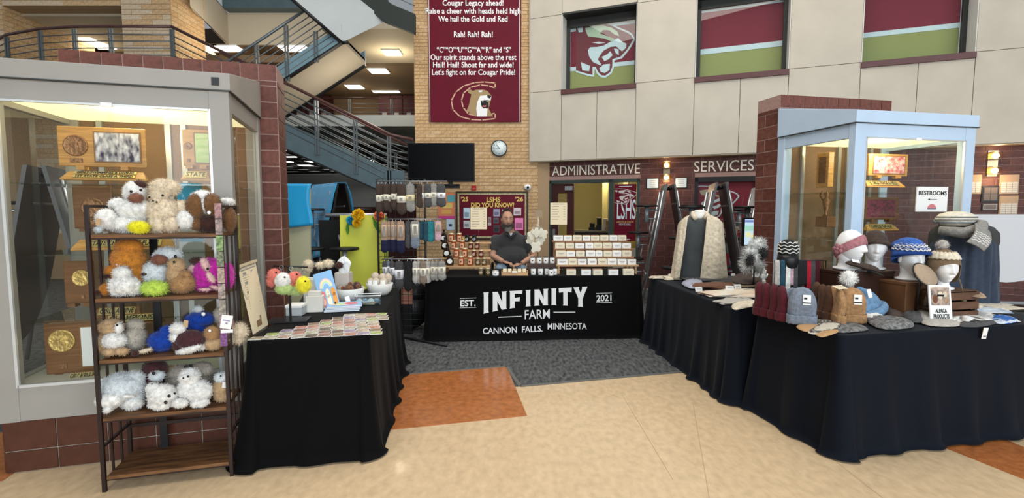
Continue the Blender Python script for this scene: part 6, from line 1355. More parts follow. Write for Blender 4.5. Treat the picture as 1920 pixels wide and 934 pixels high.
# stack of picture books
p = TZ(640, 582)
for k in range(4):
    t = thing('picture_book', ['lowest blue book of the flat stack on the left table', 'second blue book of the flat stack on the left table', 'third book of the flat stack on the left table', 'top rainbow book of the flat stack on the left table'][k], 'book', (p.x+.005*k, p.y+.03, TT+.005+k*.011), lang+.10+random.uniform(-.06, .06), 'flat stack of picture books')
    m = MB(); m.b2((-.125, -.09, .001), (.123, .088, .0095)); m.obj('pages', M_white, t); m = MB(); m.b2((-.127, -.091, 0), (.125, .091, .001)); m.b2((-.127, -.091, .0095), (.125, .091, .0105)); m.b2((-.128, -.091, 0), (-.126, .091, .0105)); m.obj('cover', mat('sky_blue_cover' if k != 2 else 'indigo_cover', (.16, .18, .5), .4), t)
    if k == 3:
        m = MB(); 
        for j, (r0, c) in enumerate(((.075, 0), (.06, 1), (.045, 2))): m.poly([(-.02+r0*cos(a), r0*sin(a)*.8) for a in [i*PI/8 for i in range(16)]], .0006+j*.0003, c, f=lambda x, y, d: (x, y, .0105+d))
        m.poly([(.05+.05*cos(a), .045*sin(a)) for a in [i*PI/8 for i in range(16)]], .002, 3, f=lambda x, y, d: (x, y, .0105+d)); m.obj('cover_picture', [mat('bk_pink', (1, 1, 1)), mat('bk_yellow', (1, 1, 1)), mat('bk_green', (1, 1, 1)), mat('bk_rose', (1, 1, 1))], t)
# cream leaflets behind the stack
p = TZ(690, 573); 
for k in range(3):
    m = MB(); m.b2((-.07, -.045, 0), (.07, .045, .008)); o = m.obj('booklet', [mat('cream_booklet', (.66, .58, .38), .5), mat('salmon_booklet', (.6, .36, .22), .5), M_white][k]); o.location = (p.x-.03+.012*k, p.y+.08, TT+.005+.009*k); o.rotation_euler = (0, 0, lang+.3*k-.2); tag(o, ['lowest cream booklet behind the flat book stack', 'middle salmon booklet behind the flat book stack', 'top white booklet behind the flat book stack'][k], 'booklet', 'booklets behind the book stack')
# fluffy rolls
pf = lambda px, py, d: PY(px, py, 3.95+d)
for lb, bl_, ln in (('beige fluffy fur roll left of the white bag', [(255, 240, 65, 70, 'cream'), (250, 300, 60, 50, 'cream')], .012), ('long beige fluffy fur roll right of the white bag', [(410, 250, 75, 48, 'cream'), (500, 230, 75, 58, 'cream')], .012), ('dark brown fluffy ball before the lime board', [(635, 250, 58, 48, 'dbrown')], .009)):
    plush(lb, 460, 0, bl_, ox=540, sc=6.67, cat='fur item', name='fur_roll', ln=ln, place=pf)
p = PY(592, 530, 3.98); m = MB(); m.b2((p.x-.09, 3.94, TT+.004), (p.x+.10, 4.06, .955)); o = m.obj('white_bin', M_whitepl, bev=.01); tag(o, 'white bin under the fluffy fur rolls behind the picture book', 'bin')
p = PY(648, 492, 4.1); m = MB(); m.puff([(.055*cos(a)*(1+.12*sin(5*a)), .075*sin(a)) for a in [i*PI/12 for i in range(24)]], .05, M=Matrix.Rotation(PI/2, 4, 'X'), bot=.8, rnd=.006); o = m.obj('white_bag', mat('white_paper_bag', (.75, .78, .8), .6)); o.location = p+Vector((0, 0, -.02)); tag(o, 'crumpled white bag standing before the lime board', 'bag')
# small container the bag stands on
m = MB(); m.b2((p.x-.08, 4.05, TT+.004), (p.x+.04, 4.16, p.z-.08)); o = m.obj('brown_tub', mat('pale_tub', (.5, .46, .42), .5), bev=.01); tag(o, 'pale tub under the crumpled white bag', 'tub')
# bowls
def bowl(px, pyb, yy, r, h, label):
    p = PZ(px, pyb, TT+.004) if yy is None else PY(px, pyb, yy); t = thing('bowl', label, 'bowl', (p.x, p.y, TT+.004)); m = MB()
    pr = [(.001, .004), (r*.62, .0), (r*.85, h*.35), (r, h), (r*.97, h+.003), (r*.93, h*.97), (r*.78, h*.38), (r*.55, .012), (.001, .012)]
    m.lathe([(a, b) for a, b in pr], 28); m.obj('shell', mat('white_woven_bowl', (.70, .70, .68), .6, bump=.3, scale=80), t); return p
bp = bowl(655, 566, None, .125, .115, 'white bowl with small brown and grey plush keyrings')
for k, (dx, dy, dz, c, r, lb) in enumerate([(-.05, -.03, .115, 'grey', .034, 'grey furry keyring at the front left of the nearer bowl'), (.02, -.05, .12, 'brown', .033, 'brown furry keyring at the front of the nearer bowl'), (.06, .01, .125, 'dbrown', .036, 'dark brown furry keyring at the right of the nearer bowl'), (-.01, .03, .14, 'grey', .036, 'grey furry keyring heaped at the back of the nearer bowl'), (-.075, .04, .12, 'white', .03, 'white furry keyring at the back left of the nearer bowl'), (.045, .06, .13, 'brown', .033, 'brown furry keyring at the back of the nearer bowl')]):
    t = thing('furry_keyring', lb, 'keyring', (bp.x+dx, bp.y+dy, TT+dz)); m = MB(); m.ell((0, 0, 0), r, 0, 14, 10); m.ell((r*.5, -r*.6, r*.3), r*.55, 1, 12, 8); fur(m, [((0, 0, 0), (r, r, r), None, 0)], 30000, .008, None, wid=.0012, seed=k); m.obj('furry_body', [F[c], F['snout' if c != 'white' else 'tan']], t)
    m = MB(); m.ell((r*.75, -r*1.05, r*.5), .004); m.obj('eye', me_, t)
bp2 = bowl(712, 552, None, .12, .10, 'white bowl holding labelled wool balls behind the nearer bowl')
for k, (dx, dy, dz) in enumerate([(-.07, -.02, .115), (-.02, -.04, .12), (.045, -.03, .12), (-.045, .03, .16), (.02, .03, .15), (.07, .03, .15)]):
    t = thing('wool_ball', 'beige wool ball with cream band, %s of the six in the farther bowl' % ['front left', 'front middle', 'front right', 'back left', 'back middle', 'back right'][k], 'wool ball', (bp2.x+dx, bp2.y+dy, TT+dz), 0, 'wool balls in the farther bowl'); m = MB(); m.ell((0, 0, 0), (.036, .034, .040), 0); fur(m, [((0, 0, 0), (.036, .034, .04), None, 0)], 14000, .004, None, seed=k); m.obj('ball', mat('beige_felt', (.50, .42, .34), .9), t)
    if k < 3: m = MB(); lab(m, .0385, -.022, .022, -.6, .6, 0); m.obj('paper_band', M_white, t)
p = TZ(688, 572); t = thing('clear_tub', 'clear plastic tub in front of the bowls', 'tub', (p.x, p.y+.04, TT+.004), lang); m = MB(); cpl = glass('clear_plastic', (.82, .88, .90), .10, .1)
for q in ((-.10, -.055, 0, .10, .055, .004), (-.10, -.055, 0, .10, -.052, .075), (-.10, .052, 0, .10, .055, .075), (-.10, -.055, 0, -.097, .055, .075), (.097, -.055, 0, .10, .055, .075)): m.b2(q[:3], q[3:])
m.obj('shell', cpl, t); m = MB(); m.tube([(-.10, -.055, .075), (.10, -.055, .075), (.10, .055, .075), (-.10, .055, .075)], .004, 5, closed=True); m.obj('rim', M_whitepl, t)
for k in range(4): m = MB(); m.ell((0, 0, 0), (.028, .024, .022)); o = m.obj('felt_scrap', [F['cool'], mat('blue_grey_felt', (.25, .32, .38), .9)][k % 2]); o.location = Vector((p.x, p.y+.04, TT+.028))+lu*(-.07+.045*k); tag(o, 'grey felt piece inside the clear tub, %s from left' % ords[k], 'felt piece', 'felt pieces in the clear tub')
p = TZ(728, 552); m = MB(); m.ell((0, 0, 0), (.095, .07, .062), 0, 24, 16); o = m.obj('clear_bag', cpl); o.location = (p.x-.07, p.y+.0, TT+.068); tag(o, 'clear plastic bag of brown pieces at the right edge of the left table', 'bag')
for k in range(7): m = MB(); m.ell((0, 0, 0), (.022, .016, .014)); o = m.obj('brown_felt', [F['tan'], F['snout'], F['cream']][k % 3]); o.location = (p.x-.11+.025*(k % 4), p.y-.02+.02*(k % 3), TT+.03+.018*(k // 4)); o.rotation_euler = (k, k*.7, 0); tag(o, 'small brown felt piece inside the clear bag, %s from left' % ords[k], 'felt piece', 'felt pieces in the clear bag')
p = TZ(655, 572); m = MB(); m.box((0, 0, .045), (.035, .002, .07), rot=(-.4, -.3, .2)); o = m.obj('white_tag', M_white); o.location = (p.x+.01, p.y-.06, TT+.006); tag(o, 'white paper tag hanging at the front of the nearer bowl', 'tag')
# ================= SOCK RACK =================
gw = thing('gridwall_rack', 'black wire grid rack hung with socks between the left and middle tables', 'display rack')
gy = 5.72; gx0 = PY(708, 400, gy).x; gx1 = PY(797, 400, gy).x; gz0 = .08; gz1 = 1.86
for x in (gx0, gx1): m = MB(); m.tube([(x, gy, gz0-.06), (x, gy, gz1)], .012, 6); m.obj('upright', M_black, gw)
m = MB(); k = 8
for i in range(1, k): x = gx0+(gx1-gx0)*i/k; m.tube([(x, gy, gz0), (x, gy, gz1)], .003, 4)
o = m.obj('vertical_wires', M_black, gw); m = MB(); n_ = 24
for i in range(n_+1): z = gz0+(gz1-gz0)*i/n_; m.tube([(gx0, gy, z), (gx1, gy, z)], .003, 4)
m.obj('horizontal_wires', M_black, gw)
f0 = PZ(757, 633, .02); f1 = PZ(838, 648, .02); m = MB(); m.tube([f0, f1], .014, 6); m.tube([(gx0, gy+.25, .02), (gx0, gy-.25, .02)], .014, 6); m.tube([(gx1, gy, .02), f0.lerp(f1, .45)], .012, 6); m.obj('foot', M_black, gw)
bars = [(340, 704, 838, 5.50), (411, 716, 828, 5.50), (486, 716, 830, 5.42)]
for by, xa, xb, yy in bars:
    a = PY(xa, by, yy); b = PY(xb, by, yy); m = MB(); m.tube([a, Vector((b.x, b.y, a.z))], .007, 6)
    for x in (a.x+.06, min(b.x-.1, gx1-.03)): m.tube([(x, gy, a.z), (x, yy, a.z)], .006, 6)
    m.obj('face_bar', M_steel, gw)
SK = {}
def sockmat(n, c): return mat('knit_'+n, c, .9, noise=.25, scale=50, sheen=.05, bump=.3)
K = dict(choc=sockmat('chocolate', (.055, .036, .028)), grey=sockmat('grey', (.26, .25, .23)), lgrey=sockmat('light_grey', (.42, .39, .36)), char=sockmat('charcoal', (.065, .065, .068)), navy=sockmat('navy', (.010, .012, .045)), tan=sockmat('tan', (.36, .24, .16)), teal=sockmat('teal', (.02, .19, .21)), dteal=sockmat('dark_teal', (.015, .06, .09)), pink=sockmat('pink', (.50, .33, .38)), taupe=sockmat('taupe', (.22, .17, .13)), black=sockmat('black', (.012, .012, .013)), maroon=sockmat('maroon', (.075, .006, .013)), bgrey=sockmat('blue_grey', (.17, .20, .25)), brown=sockmat('brown', (.075, .030, .014)), camel=sockmat('camel', (.34, .19, .085)), cream=sockmat('cream', (.64, .57, .45)), white=sockmat('white', (.70, .69, .66)), lav=sockmat('lavender_grey', (.34, .36, .46)), blue=sockmat('denim_blue', (.13, .24, .38)), royal=sockmat('royal_blue', (.03, .11, .42)), rust=sockmat('rust', (.14, .06, .035)), olive=sockmat('olive_taupe', (.17, .125, .08)), rose=sockmat('dusty_rose', (.36, .15, .17)), red=sockmat('red', (.42, .01, .03)))
m_band = mat('cream_band', (.70, .66, .54), .6); m_kraft = mat('kraft_band', (.46, .32, .22), .7); m_wband = mat('white_band', (.70, .71, .74), .6)
def sock(px, pyt, pyb, wpx, yy, c1, c2, band, label, grp, bf=(.42, .64), rz=0, heel=True):
    a = PY(px, pyt, yy); b = PY(px, pyb, yy); w = wpx/FP*yy; h = a.z-b.z
    t = thing('sock_pair', label, 'socks', a, rz, grp); m = MB()
    prof = [(0, .55), (.04, .85), (.15, .95), (.4, .88), (.5, .86), (.65, .95), (.8, 1.12), (.92, 1.0), (.985, .6), (1, .2)] if heel else [(0, .7), (.05, .95), (.3, 1), (.6, .95), (.9, 1), (.98, .85), (1, .4)]
    for s in (-1, 1):
        def g(u, v):
            for i in range(len(prof)-1):
                if prof[i+1][0] >= v: f = (v-prof[i][0])/(prof[i+1][0]-prof[i][0]); r = prof[i][1]*(1-f)+prof[i+1][1]*f; break
            an = 2*PI*u; return (w*.5*r*cos(an)+(.12*w*(max(0, v-.65)) if heel else 0), s*.014+.017*r*sin(an), -.01-h*v)
        vs0 = len(m.f); m.grid(g, 14, 16, 0, cu=True, flip=True)
        if c2 != c1:
            for q in range(vs0, len(m.f)):
                if (q-vs0)//14 > 8: m.m[q] = 1
    m.obj('knit', [K[c1], K[c2]], t)
    if band: m = MB(); w2 = w*.5*1.02; m.lathe([(w2, -h*bf[1]), (w2, -h*bf[0])], 20, sy=.068/w); m.obj('paper_band', band, t); m = MB(); m.b2((-w*.16, -.0362, -h*(bf[1]-.05)), (w*.16, -.0345, -h*(bf[0]+.06))); m.obj('logo_print', M_greyink, t)
    m = MB(); m.tube([(0, 0, .006), (.0, .0, .0), (0, 0, -.03)], .003, 5); m.obj('hook', M_whitepl, t)
    return t
def ordn(k, n): return ['leftmost', 'second', 'third', 'fourth', 'fifth', 'sixth', 'seventh', 'eighth', 'ninth', 'tenth', 'eleventh', 'twelfth', 'thirteenth'][k] if k < n-1 else 'rightmost'
top = [(709, 10, 'choc', m_band, 398), (716, 10, 'choc', m_band, 396), (723, 10, 'choc', m_band, 394), (730, 10, 'choc', m_band, 397), (737, 10, 'choc', m_band, 392), (743, 10, 'choc', m_band, 390), (752, 17, 'choc', m_band, 401), (769, 17, 'grey', mat('straw_band', (.62, .54, .30), .6), 396), (786, 10, 'choc', None, 389), (790, 15, 'taupe', m_wband, 389), (802, 13, 'char', m_band, 388), (813, 15, 'grey', m_band, 386), (827, 16, 'char', m_wband, 387)]
for k, (px, w, c, bd, pb) in enumerate(top):
    sock(px, 343, pb, w, 5.50+(k % 2)*.03, c, c, bd, '%s sock pair%s, %s on the top rack bar' % ({'choc': 'dark brown', 'grey': 'grey', 'taupe': 'taupe', 'char': 'charcoal'}[c], ' with pale band' if bd else '', ordn(k, len(top))), 'socks on the top bar', rz=.35 if w < 12 else .1)
mid = [(720, 13, 'tan', 'navy', m_kraft), (729, 8, 'tan', 'navy', m_kraft), (736, 8, 'tan', 'navy', m_kraft), (742, 8, 'taupe', 'navy', m_kraft), (751, 15, 'tan', 'navy', m_kraft), (765, 12, 'char', 'char', None), (778, 17, 'grey', 'bgrey', m_band), (790, 9, 'dteal', 'dteal', None), (798, 9, 'dteal', 'dteal', None), (807, 15, 'teal', 'teal', None), (821, 13, 'pink', 'pink', m_kraft)]
for k, (px, w, c, c2, bd) in enumerate(mid):
    sock(px, 413, [472, 470, 471, 470, 473, 464, 464, 448, 452, 452, 450][k], w, 5.50+(k % 2)*.03, c, c2, bd, '%s sock pair%s, %s on the middle rack bar' % ({('tan', 'navy'): 'tan and navy', ('taupe', 'navy'): 'taupe and navy', ('char', 'char'): 'charcoal', ('grey', 'bgrey'): 'grey and slate', ('dteal', 'dteal'): 'dark teal', ('teal', 'teal'): 'teal', ('pink', 'pink'): 'pink'}[(c, c2)], ' with paper band' if bd else '', ordn(k, len(mid))), 'socks on the middle bar', bf=(.14, .55), rz=.2, heel=False)
bot = [(721, 9, 'char', m_wband, 525), (728, 9, 'bgrey', m_wband, 522), (735, 9, 'char', m_wband, 528), (748, 18, 'char', m_wband, 540), (764, 13, 'black', None, 545), (771, 11, 'black', None, 540), (778, 10, 'lgrey', m_band, 530), (785, 10, 'lgrey', m_band, 530), (793, 13, 'taupe', m_band, 531), (801, 14, 'lgrey', m_band, 529), (811, 9, 'grey', m_band, 524), (818, 10, 'grey', m_band, 525), (828, 15, 'grey', m_band, 524)]
for k, (px, w, c, bd, pb) in enumerate(bot):
    sock(px, 488, pb, w, 5.42+(k % 2)*.03, c, c, bd, '%s sock pair%s, %s on the lowest rack bar' % ({'char': 'charcoal', 'bgrey': 'slate', 'black': 'black', 'lgrey': 'light grey', 'taupe': 'taupe', 'grey': 'grey'}[c], ' with white label' if bd else '', ordn(k, len(bot))), 'socks on the lowest bar', bf=(.34, .68), rz=.15)
# carton and bag of dark stock under the rack
a = PZ(768, 607, .005); t = thing('stock_bag', 'slumped black bag behind the lower wire grid', 'bag', (-1.30, 6.2, .0)); m = MB(); m.ell((0, 0, .26), (.25, .16, .26)); m.ell((.05, -.02, .48), (.17, .12, .17)); m.obj('bag_body', M_black, t)
m = MB(); m.tube([(-.1, 0, .6), (-.05, 0, .75), (.1, 0, .75), (.12, 0, .6)], .012); m.obj('strap', M_black, t)
p = PY(764, 553, 5.95); m = MB(); m.b2((p.x-.07, 5.93, p.z-.11), (p.x+.06, 5.97, p.z+.09), 0); m.b2((p.x-.05, 5.925, p.z+.0), (p.x+.04, 5.932, p.z+.03), 1); m.b2((p.x-.065, 5.93, 0), (p.x+.055, 5.96, p.z-.11), 2); o = m.obj('leaning_panel', [mat('salmon_carton', (.38, .16, .11), .7), m_kraft, M_black]); tag(o, 'salmon coloured carton panel seen through the wire grid', 'carton')

# ================= FOLDED CAFETERIA TABLES =================
def leafmesh(mb, hw, z0, z1, x, tilt, mi, both=True, mi2=None):
    """half oval leaf standing in yz, top edge at z1; tilt moves the foot outwards"""
    n = 16; pts = [(-hw, z1), (hw, z1)]+[(hw*math.cos(PI*i/n), z0+(z1-z0)*.38-(z1-z0)*.38*math.sin(PI*i/n)) for i in range(n+1)][::1]
    pts = [(hw*math.cos(PI*i/n), z0+(z1-z0)*.42*(1-math.sin(PI*i/n))) for i in range(n+1)]; pts = [(-hw, z1), (hw, z1)]+pts
    pts = pts[:2]+pts[2:]
    s = 1 if tilt > 0 else -1
    mb.poly(pts[::-1], .028, mi, f=lambda y, z, d: (x+tilt*(z1-z)/(z1-z0)+s*d, y, z))
def cafe(label, loc, rz, top, hw=.55, z1=1.86, z0=.35, spread=.28, sides=(-1, 1), stools=(1.50, 1.05, .62), topz=None):
    t = thing('folded_cafeteria_table', label, 'cafeteria table', loc, rz)
    for s in sides:
        m = MB(); leafmesh(m, hw, z0, z1, s*.04, s*spread, 0); m.obj('table_leaf', top, t)
        m = MB()
        for y in (-.28, .28): m.tube([(s*.10, y, z1-.1), (s*(spread*.55+.10), y, z0+.5), (s*(spread+.09), y, .12)], .017, 8)
        m.tube([(s*.10, -.28, z1-.3), (s*.10, .28, z1-.3)], .014, 6); m.tube([(s*(spread+.06), -.28, .5), (s*(spread+.06), .28, .5)], .014, 6); m.obj('leg_frame', M_steel, t)
        for k, zz in enumerate(stools):
            xo = s*(.22+.10*k); y = (-.22 if k % 2 == 0 else .18)
            m = MB(); m.lathe([(.02, 0), (.165, .0), (.17, .012), (.165, .028), (.02, .032)], 24, c=(xo+s*.12, y, zz)); o = m.obj('stool', M_blackpl, t)
            m = MB(); m.tube([(xo+s*.12, y, zz), (xo+s*.12, y, zz-.24)], .034, 10); m.tube([(xo+s*.12, y, zz-.05), (xo-s*.06, y, zz-.05)], .012, 6); m.tube([(xo+s*.04, y+.06, zz-.2), (xo+s*.07, y+.06, zz-.35), (xo+s*.02, y+.06, zz-.52)], .012, 6); m.tube([(xo+s*.12, y, zz-.19), (xo-s*.02, y, zz-.19)], .012, 6); m.obj('stool_arm', mat('pale_steel_tube', (.42, .47, .5), .35, metal=.5), t)
    m = MB(); m.b2((-.09, -hw*.5, .10), (.09, hw*.5, .16)); m.tube([(0, -.3, z1-.06), (0, .3, z1-.06)], .03); m.obj('hinge_frame', M_black, t)
    for x in (-.2, .2):
        for y in (-.28, .28): m = MB(); m.lathe([(.001, 0), (.045, .001), (.045, .03), (.001, .031)], 14, M=Matrix.Translation((x, y-.015, .05)) @ Matrix.Rotation(PI/2, 4, 'X') @ Matrix.Translation((0, 0, -.0))); m.tube([(x, y, .05), (x*.4, y, .12)], .012, 6); m.obj('caster', M_blackpl, t)
    return t
m_dkleaf = mat('dark_grey_laminate', (.085, .09, .095), .35); m_whleaf = mat('pale_grey_laminate', (.50, .52, .54), .35)
P = PY(1253, 347, 8.0); cafe('folded cafeteria table with black stools before the brick between the certificates', (P.x, 8.0, 0), -R(11), m_dkleaf, hw=.36, z1=1.91, stools=(1.56, 1.12, .72))
P = PY(1346, 347, 6.7); cafe('folded cafeteria table with black stools behind the cardigan dress form', (P.x, 6.7, 0), -R(15), m_dkleaf, hw=.36, stools=(1.53, 1.10, .72))
P = PY(1428, 350, 7.7); cafe('folded cafeteria table half hidden behind the burgundy block pier', (P.x, 7.7, 0), -R(16), m_whleaf, hw=.42, stools=(1.50, 1.05, .62))
cafe('folded cafeteria table standing behind the grey case, seen through its glass', (-4.05, 4.45, 0), .5, m_dkleaf, stools=(1.55, 1.10, .65))
P = PY(1905, 398, 5.3); rt = thing('folded_cafeteria_table', 'pale grey half round table leaf hanging at the far right edge', 'cafeteria table', (5.29, 5.35, 0), -PI/2-.05)
m = MB(); hw = .70; n = 24; pts = [(-hw, 1.46), (hw, 1.46)]+[(hw*cos(PI*i/n), 1.42-hw*.98*sin(PI*i/n)) for i in range(n+1)]; m.poly(pts[::-1], .03, 0, f=lambda y, z, d: (.06+d, y, z)); m.obj('table_leaf', mat('white_grey_laminate', (.56, .58, .62), .35), rt)
m = MB(); m.poly([(p[0]*1.012, 1.46+(p[1]-1.46)*1.012) for p in pts[::-1]], .012, 0, f=lambda y, z, d: (.05+d, y, z)); m.obj('edge_band', M_black, rt)
m = MB(); 
for y in (-.5, 0, .5): m.tube([(-.02, y, 1.4), (-.06, y, .7), (-.1, y, .1)], .018)
m.tube([(-.02, -.7, 1.38), (-.02, .7, 1.38)], .02); m.tube([(-.08, -.75, .48), (-.08, .75, .48)], .018); m.tube([(-.08, -.75, .43), (-.08, .75, .43)], .018); m.obj('leg_frame', mat('pale_steel_tube', (.5, .5, .5)), rt)
for k, (y, z) in enumerate(((-.75, .95), (-.85, .55), (.2, .42))):
    m = MB(); m.lathe([(.02, 0), (.17, .0), (.17, .028), (.02, .03)], 20, c=(-.05, y, z)); m.obj('stool', M_blackpl, rt); m = MB(); m.tube([(-.05, y, z), (-.05, y, z-.18), (-.05, y+.15, z-.3), (-.05, y+.3, z-.3)], .016); m.obj('stool_arm', mat('pale_steel_tube', (.5, .5, .5)), rt)
# left cluster: blue draped tables and the lime one
m_lime = mat('lime_laminate', (.56, .58, .05), .45); m_limeb = mat('olive_lime_laminate', (.30, .36, .06), .45); m_bluec = mat('azure_plastic_cloth', (.01, .30, .60), .35, sheen=.3); m_beigeb = mat('pale_olive_laminate', (.42, .42, .28), .5)
t = cafe('folded cafeteria table with azure cloth over its top behind the wire rack', (PY(618, 400, 7.0).x, 7.0, 0), .75, M_black, hw=.42, z1=1.86, stools=(1.50, .98))
def sheetgrid(fn, nu, nv, name, m_, parent, th=.004):
    mb = MB(); mb.grid(fn, nu, nv); o = mb.obj(name, m_, parent); s = o.modifiers.new('s', 'SOLIDIFY'); s.thickness = th; return o
def drape_ct(parent, hw, z1, z_l, z_r, sp, name, m_):
    def fn(u, v):
        y = (u-.5)*2*hw; q = v*2-1; side = 1 if q > 0 else -1; L = (z1-(z_l if q < 0 else z_r)); d = abs(q)
        x = side*(.05+.035*min(1, d*6)+sp*d*L/1.5)+.012*sin(y*25+side)*d; z = z1+.02-.02*min(1, d*8)-L*d-.03*d*sin(y*9+1)*d; return (x, y*(1+.03*sin(8*d)), z)
    return sheetgrid(fn, 28, 40, name, m_, parent)
o = drape_ct(t, .42, 1.88, .85, 1.10, .30, 'azure_cloth', m_bluec)
t = thing('folded_cafeteria_table', 'pale olive table leaf with azure cloth over its top, right of the brick pier', 'cafeteria table', (PY(512, 400, 5.6).x, 5.6, 0), PI/2+.1)
m = MB(); leafmesh(m, .42, .3, 1.78, .0, -.12, 0); m.obj('table_leaf', m_beigeb, t)
def fn(u, v): y = (u-.5)*.88; z = 1.80-(.46+.10*u)*v; return (-.045-.06*v-.012*sin(y*20)*v, y*(1+.05*v)+.05*(1-v)*sin(v*3), z)
sheetgrid(fn, 20, 16, 'azure_cloth', m_bluec, t); m = MB()
for y in (-.25, .25): m.tube([(.03, y, 1.7), (.1, y, .05)], .018)
m.b2((-.02, -.3, 0), (.3, .3, .05)); m.obj('leg_frame', M_steel, t)
P0 = PY(640, 404, 5.9); P1b = PY(707, 404, 5.9)
t = thing('folded_cafeteria_table', 'lime green folded cafeteria table decorated with paper flowers', 'cafeteria table', ((P0.x+P1b.x)/2, 6.1, 0), -PI/2+.18)
hw = (P1b.x-P0.x)/2+.05; m = MB(); zt = P0.z
pts = [(hw*cos(PI*i/20), zt-.42-.46*sin(PI*i/20)) for i in range(21)]; pts = [(-hw, zt), (hw, zt)]+pts
m.poly(pts[::-1], .03, 0, f=lambda y, z, d: (.13+(zt-z)*.10+d, y, z)); m.obj('table_leaf', m_lime, t)
m = MB(); pts = [(hw*1.05*cos(PI*i/20)+.02, .42-.22*sin(PI*i/20)) for i in range(21)]; pts = [(-hw*1.0, zt-.02), (hw*1.07, zt-.02)]+pts; m.poly(pts[::-1], .025, 0, f=lambda y, z, d: (.06+(zt-z)*.08+d, y, z)); m.obj('inner_leaf', m_limeb, t)
m = MB(); hb = hw+.1; pts = [(hb*cos(PI*i/20)-.20, zt-.5-.5*sin(PI*i/20)) for i in range(21)]; pts = [(-hb-.20, zt-.06), (hb-.2, zt-.06)]+pts; m.poly(pts, .03, 0, f=lambda y, z, d: (-.12-(zt-z)*.12-d, y, z)); m.obj('back_leaf', M_black, t)
m = MB(); pts2 = [(q[0]*.86-.03, zt+(q[1]-zt)*.9) for q in pts]; 
m.tube([(-.05, -hb-.1, zt), (-.05, hb-.1, zt)], .025); 
for y in (-.30, -.20, .2): m.tube([(-.03, y, zt-.32), (-.0, y, zt-.25), (.05, y+.03, zt-.32), (.05, y+.02, .1)], .016)
m.obj('leg_frame', M_steel, t)
for k, (px, py, yy) in enumerate([(582, 469, 5.7), (646, 469, 5.6)]):
    q = t.matrix_basis.inverted() @ PY(px, py, yy+.1); m = MB(); m.lathe([(.02, 0), (.16, .0), (.165, .012), (.16, .03), (.02, .032)], 24, c=q); m.obj('stool', M_blackpl, t); m = MB(); m.tube([q, q-Vector((0, 0, .18))], .028); m.tube([q-Vector((0, 0, .16)), Vector((0, q.y*.6, q.z-.16))], .014); m.obj('stool_arm', mat('pale_steel_tube', (.5, .5, .5)), t)
for k, (px, py, s, c, nm) in enumerate([(658, 413, .055, (.02, .32, .52), 'blue'), (672, 403, .075, (.80, .50, .01), 'yellow'), (711, 405, .065, (.85, .26, .12), 'orange'), (669, 418, .055, (.80, .50, .01), 'small yellow')]):
    p = PY(px, py, 5.86 if k != 3 else 5.84); mf = mat('paper_'+nm, c, .8); t = thing('paper_flower', '%s paper pompom flower taped on the lime table' % nm, 'paper flower', p); m = MB(); g = random.Random(k)
    for q in range(46):
        d = Vector((g.gauss(0, 1), g.gauss(0, 1)-.6, g.gauss(0, 1))).normalized(); a = d.orthogonal().normalized(); b = d.cross(a); e = s*.45
        m.add([d*s*.35, d*s*.8+a*e, d*s*1.05+b*e*.3, d*s*.8-a*e], [(0, 1, 2), (0, 2, 3)], 0); m.add([d*s*.35, d*s*.8+b*e, d*s*1.05+a*e*.3, d*s*.8-b*e], [(0, 1, 2), (0, 2, 3)], 0)
    m.ell((0, .02, 0), (s*.75, s*.5, s*.75)); m.obj('petals', mf, t)
m_leafg = mat('green_paper_leaf', (.08, .25, .03), .7)
for k, (x0, y0_, x1, y1_) in enumerate([(652, 418, 652, 440), (700, 410, 712, 438), (698, 405, 704, 420)]):
    a = PY(x0, y0_, 5.86); b = PY(x1, y1_, 5.86); d = b-a; n = Vector((d.z, 0, -d.x)).normalized(); L = d.length; m = MB()
    pts = [(L*f, (.11 if k < 2 else .08)*L*math.sin(PI*f)**.8*1.2) for f in [i/8 for i in range(9)]]+[(L*f, -.14*L*math.sin(PI*f)**.8) for f in [1-i/8 for i in range(1, 8)]]
    u_ = d.normalized(); m.poly(pts, .003, 0, f=lambda x, y, dd: Vector((0, 0, 0))+u_*x+n*y+Vector((0, -dd-.01*sin(x*30), 0))); o = m.obj('paper_leaf', m_leafg); o.location = a; tag(o, ['green paper leaf below the blue flower on the lime table', 'long green paper leaf left of the orange flower', 'short green paper leaf above the long one'][k], 'paper leaf', 'paper leaves on the lime table')

# ================= DRESS FORMS =================
def torso(parent, mw, h, w, d, mt, neck=True, name='sweater'):
    prof = [(0, .86), (.08, .90), (.25, .84), (.42, .82), (.6, .92), (.76, 1.0), (.86, .98), (.93, .82), (.97, .55), (1, .32)]
    def g(u, v):
        for i in range(len(prof)-1):
            if prof[i+1][0] >= v: f = (v-prof[i][0])/(prof[i+1][0]-prof[i][0]); r = prof[i][1]*(1-f)+prof[i+1][1]*f; break
        a = 2*PI*u; sd = (.5+.5*(1 if v < .86 else .9)); return (w*.5*r*math.copysign(abs(cos(a))**.8, cos(a)), d*.5*(r*.9 if v < .9 else r)*math.copysign(abs(sin(a))**.85, sin(a))-.004*sin(a*7+v*9)*(1-v), h*v)
    m = MB(); m.grid(g, 40, 30, cu=True); m.lathe([(.001, .001), (w*.4, .0015)], 20, sy=d/w); return m.obj(name, mt, parent)
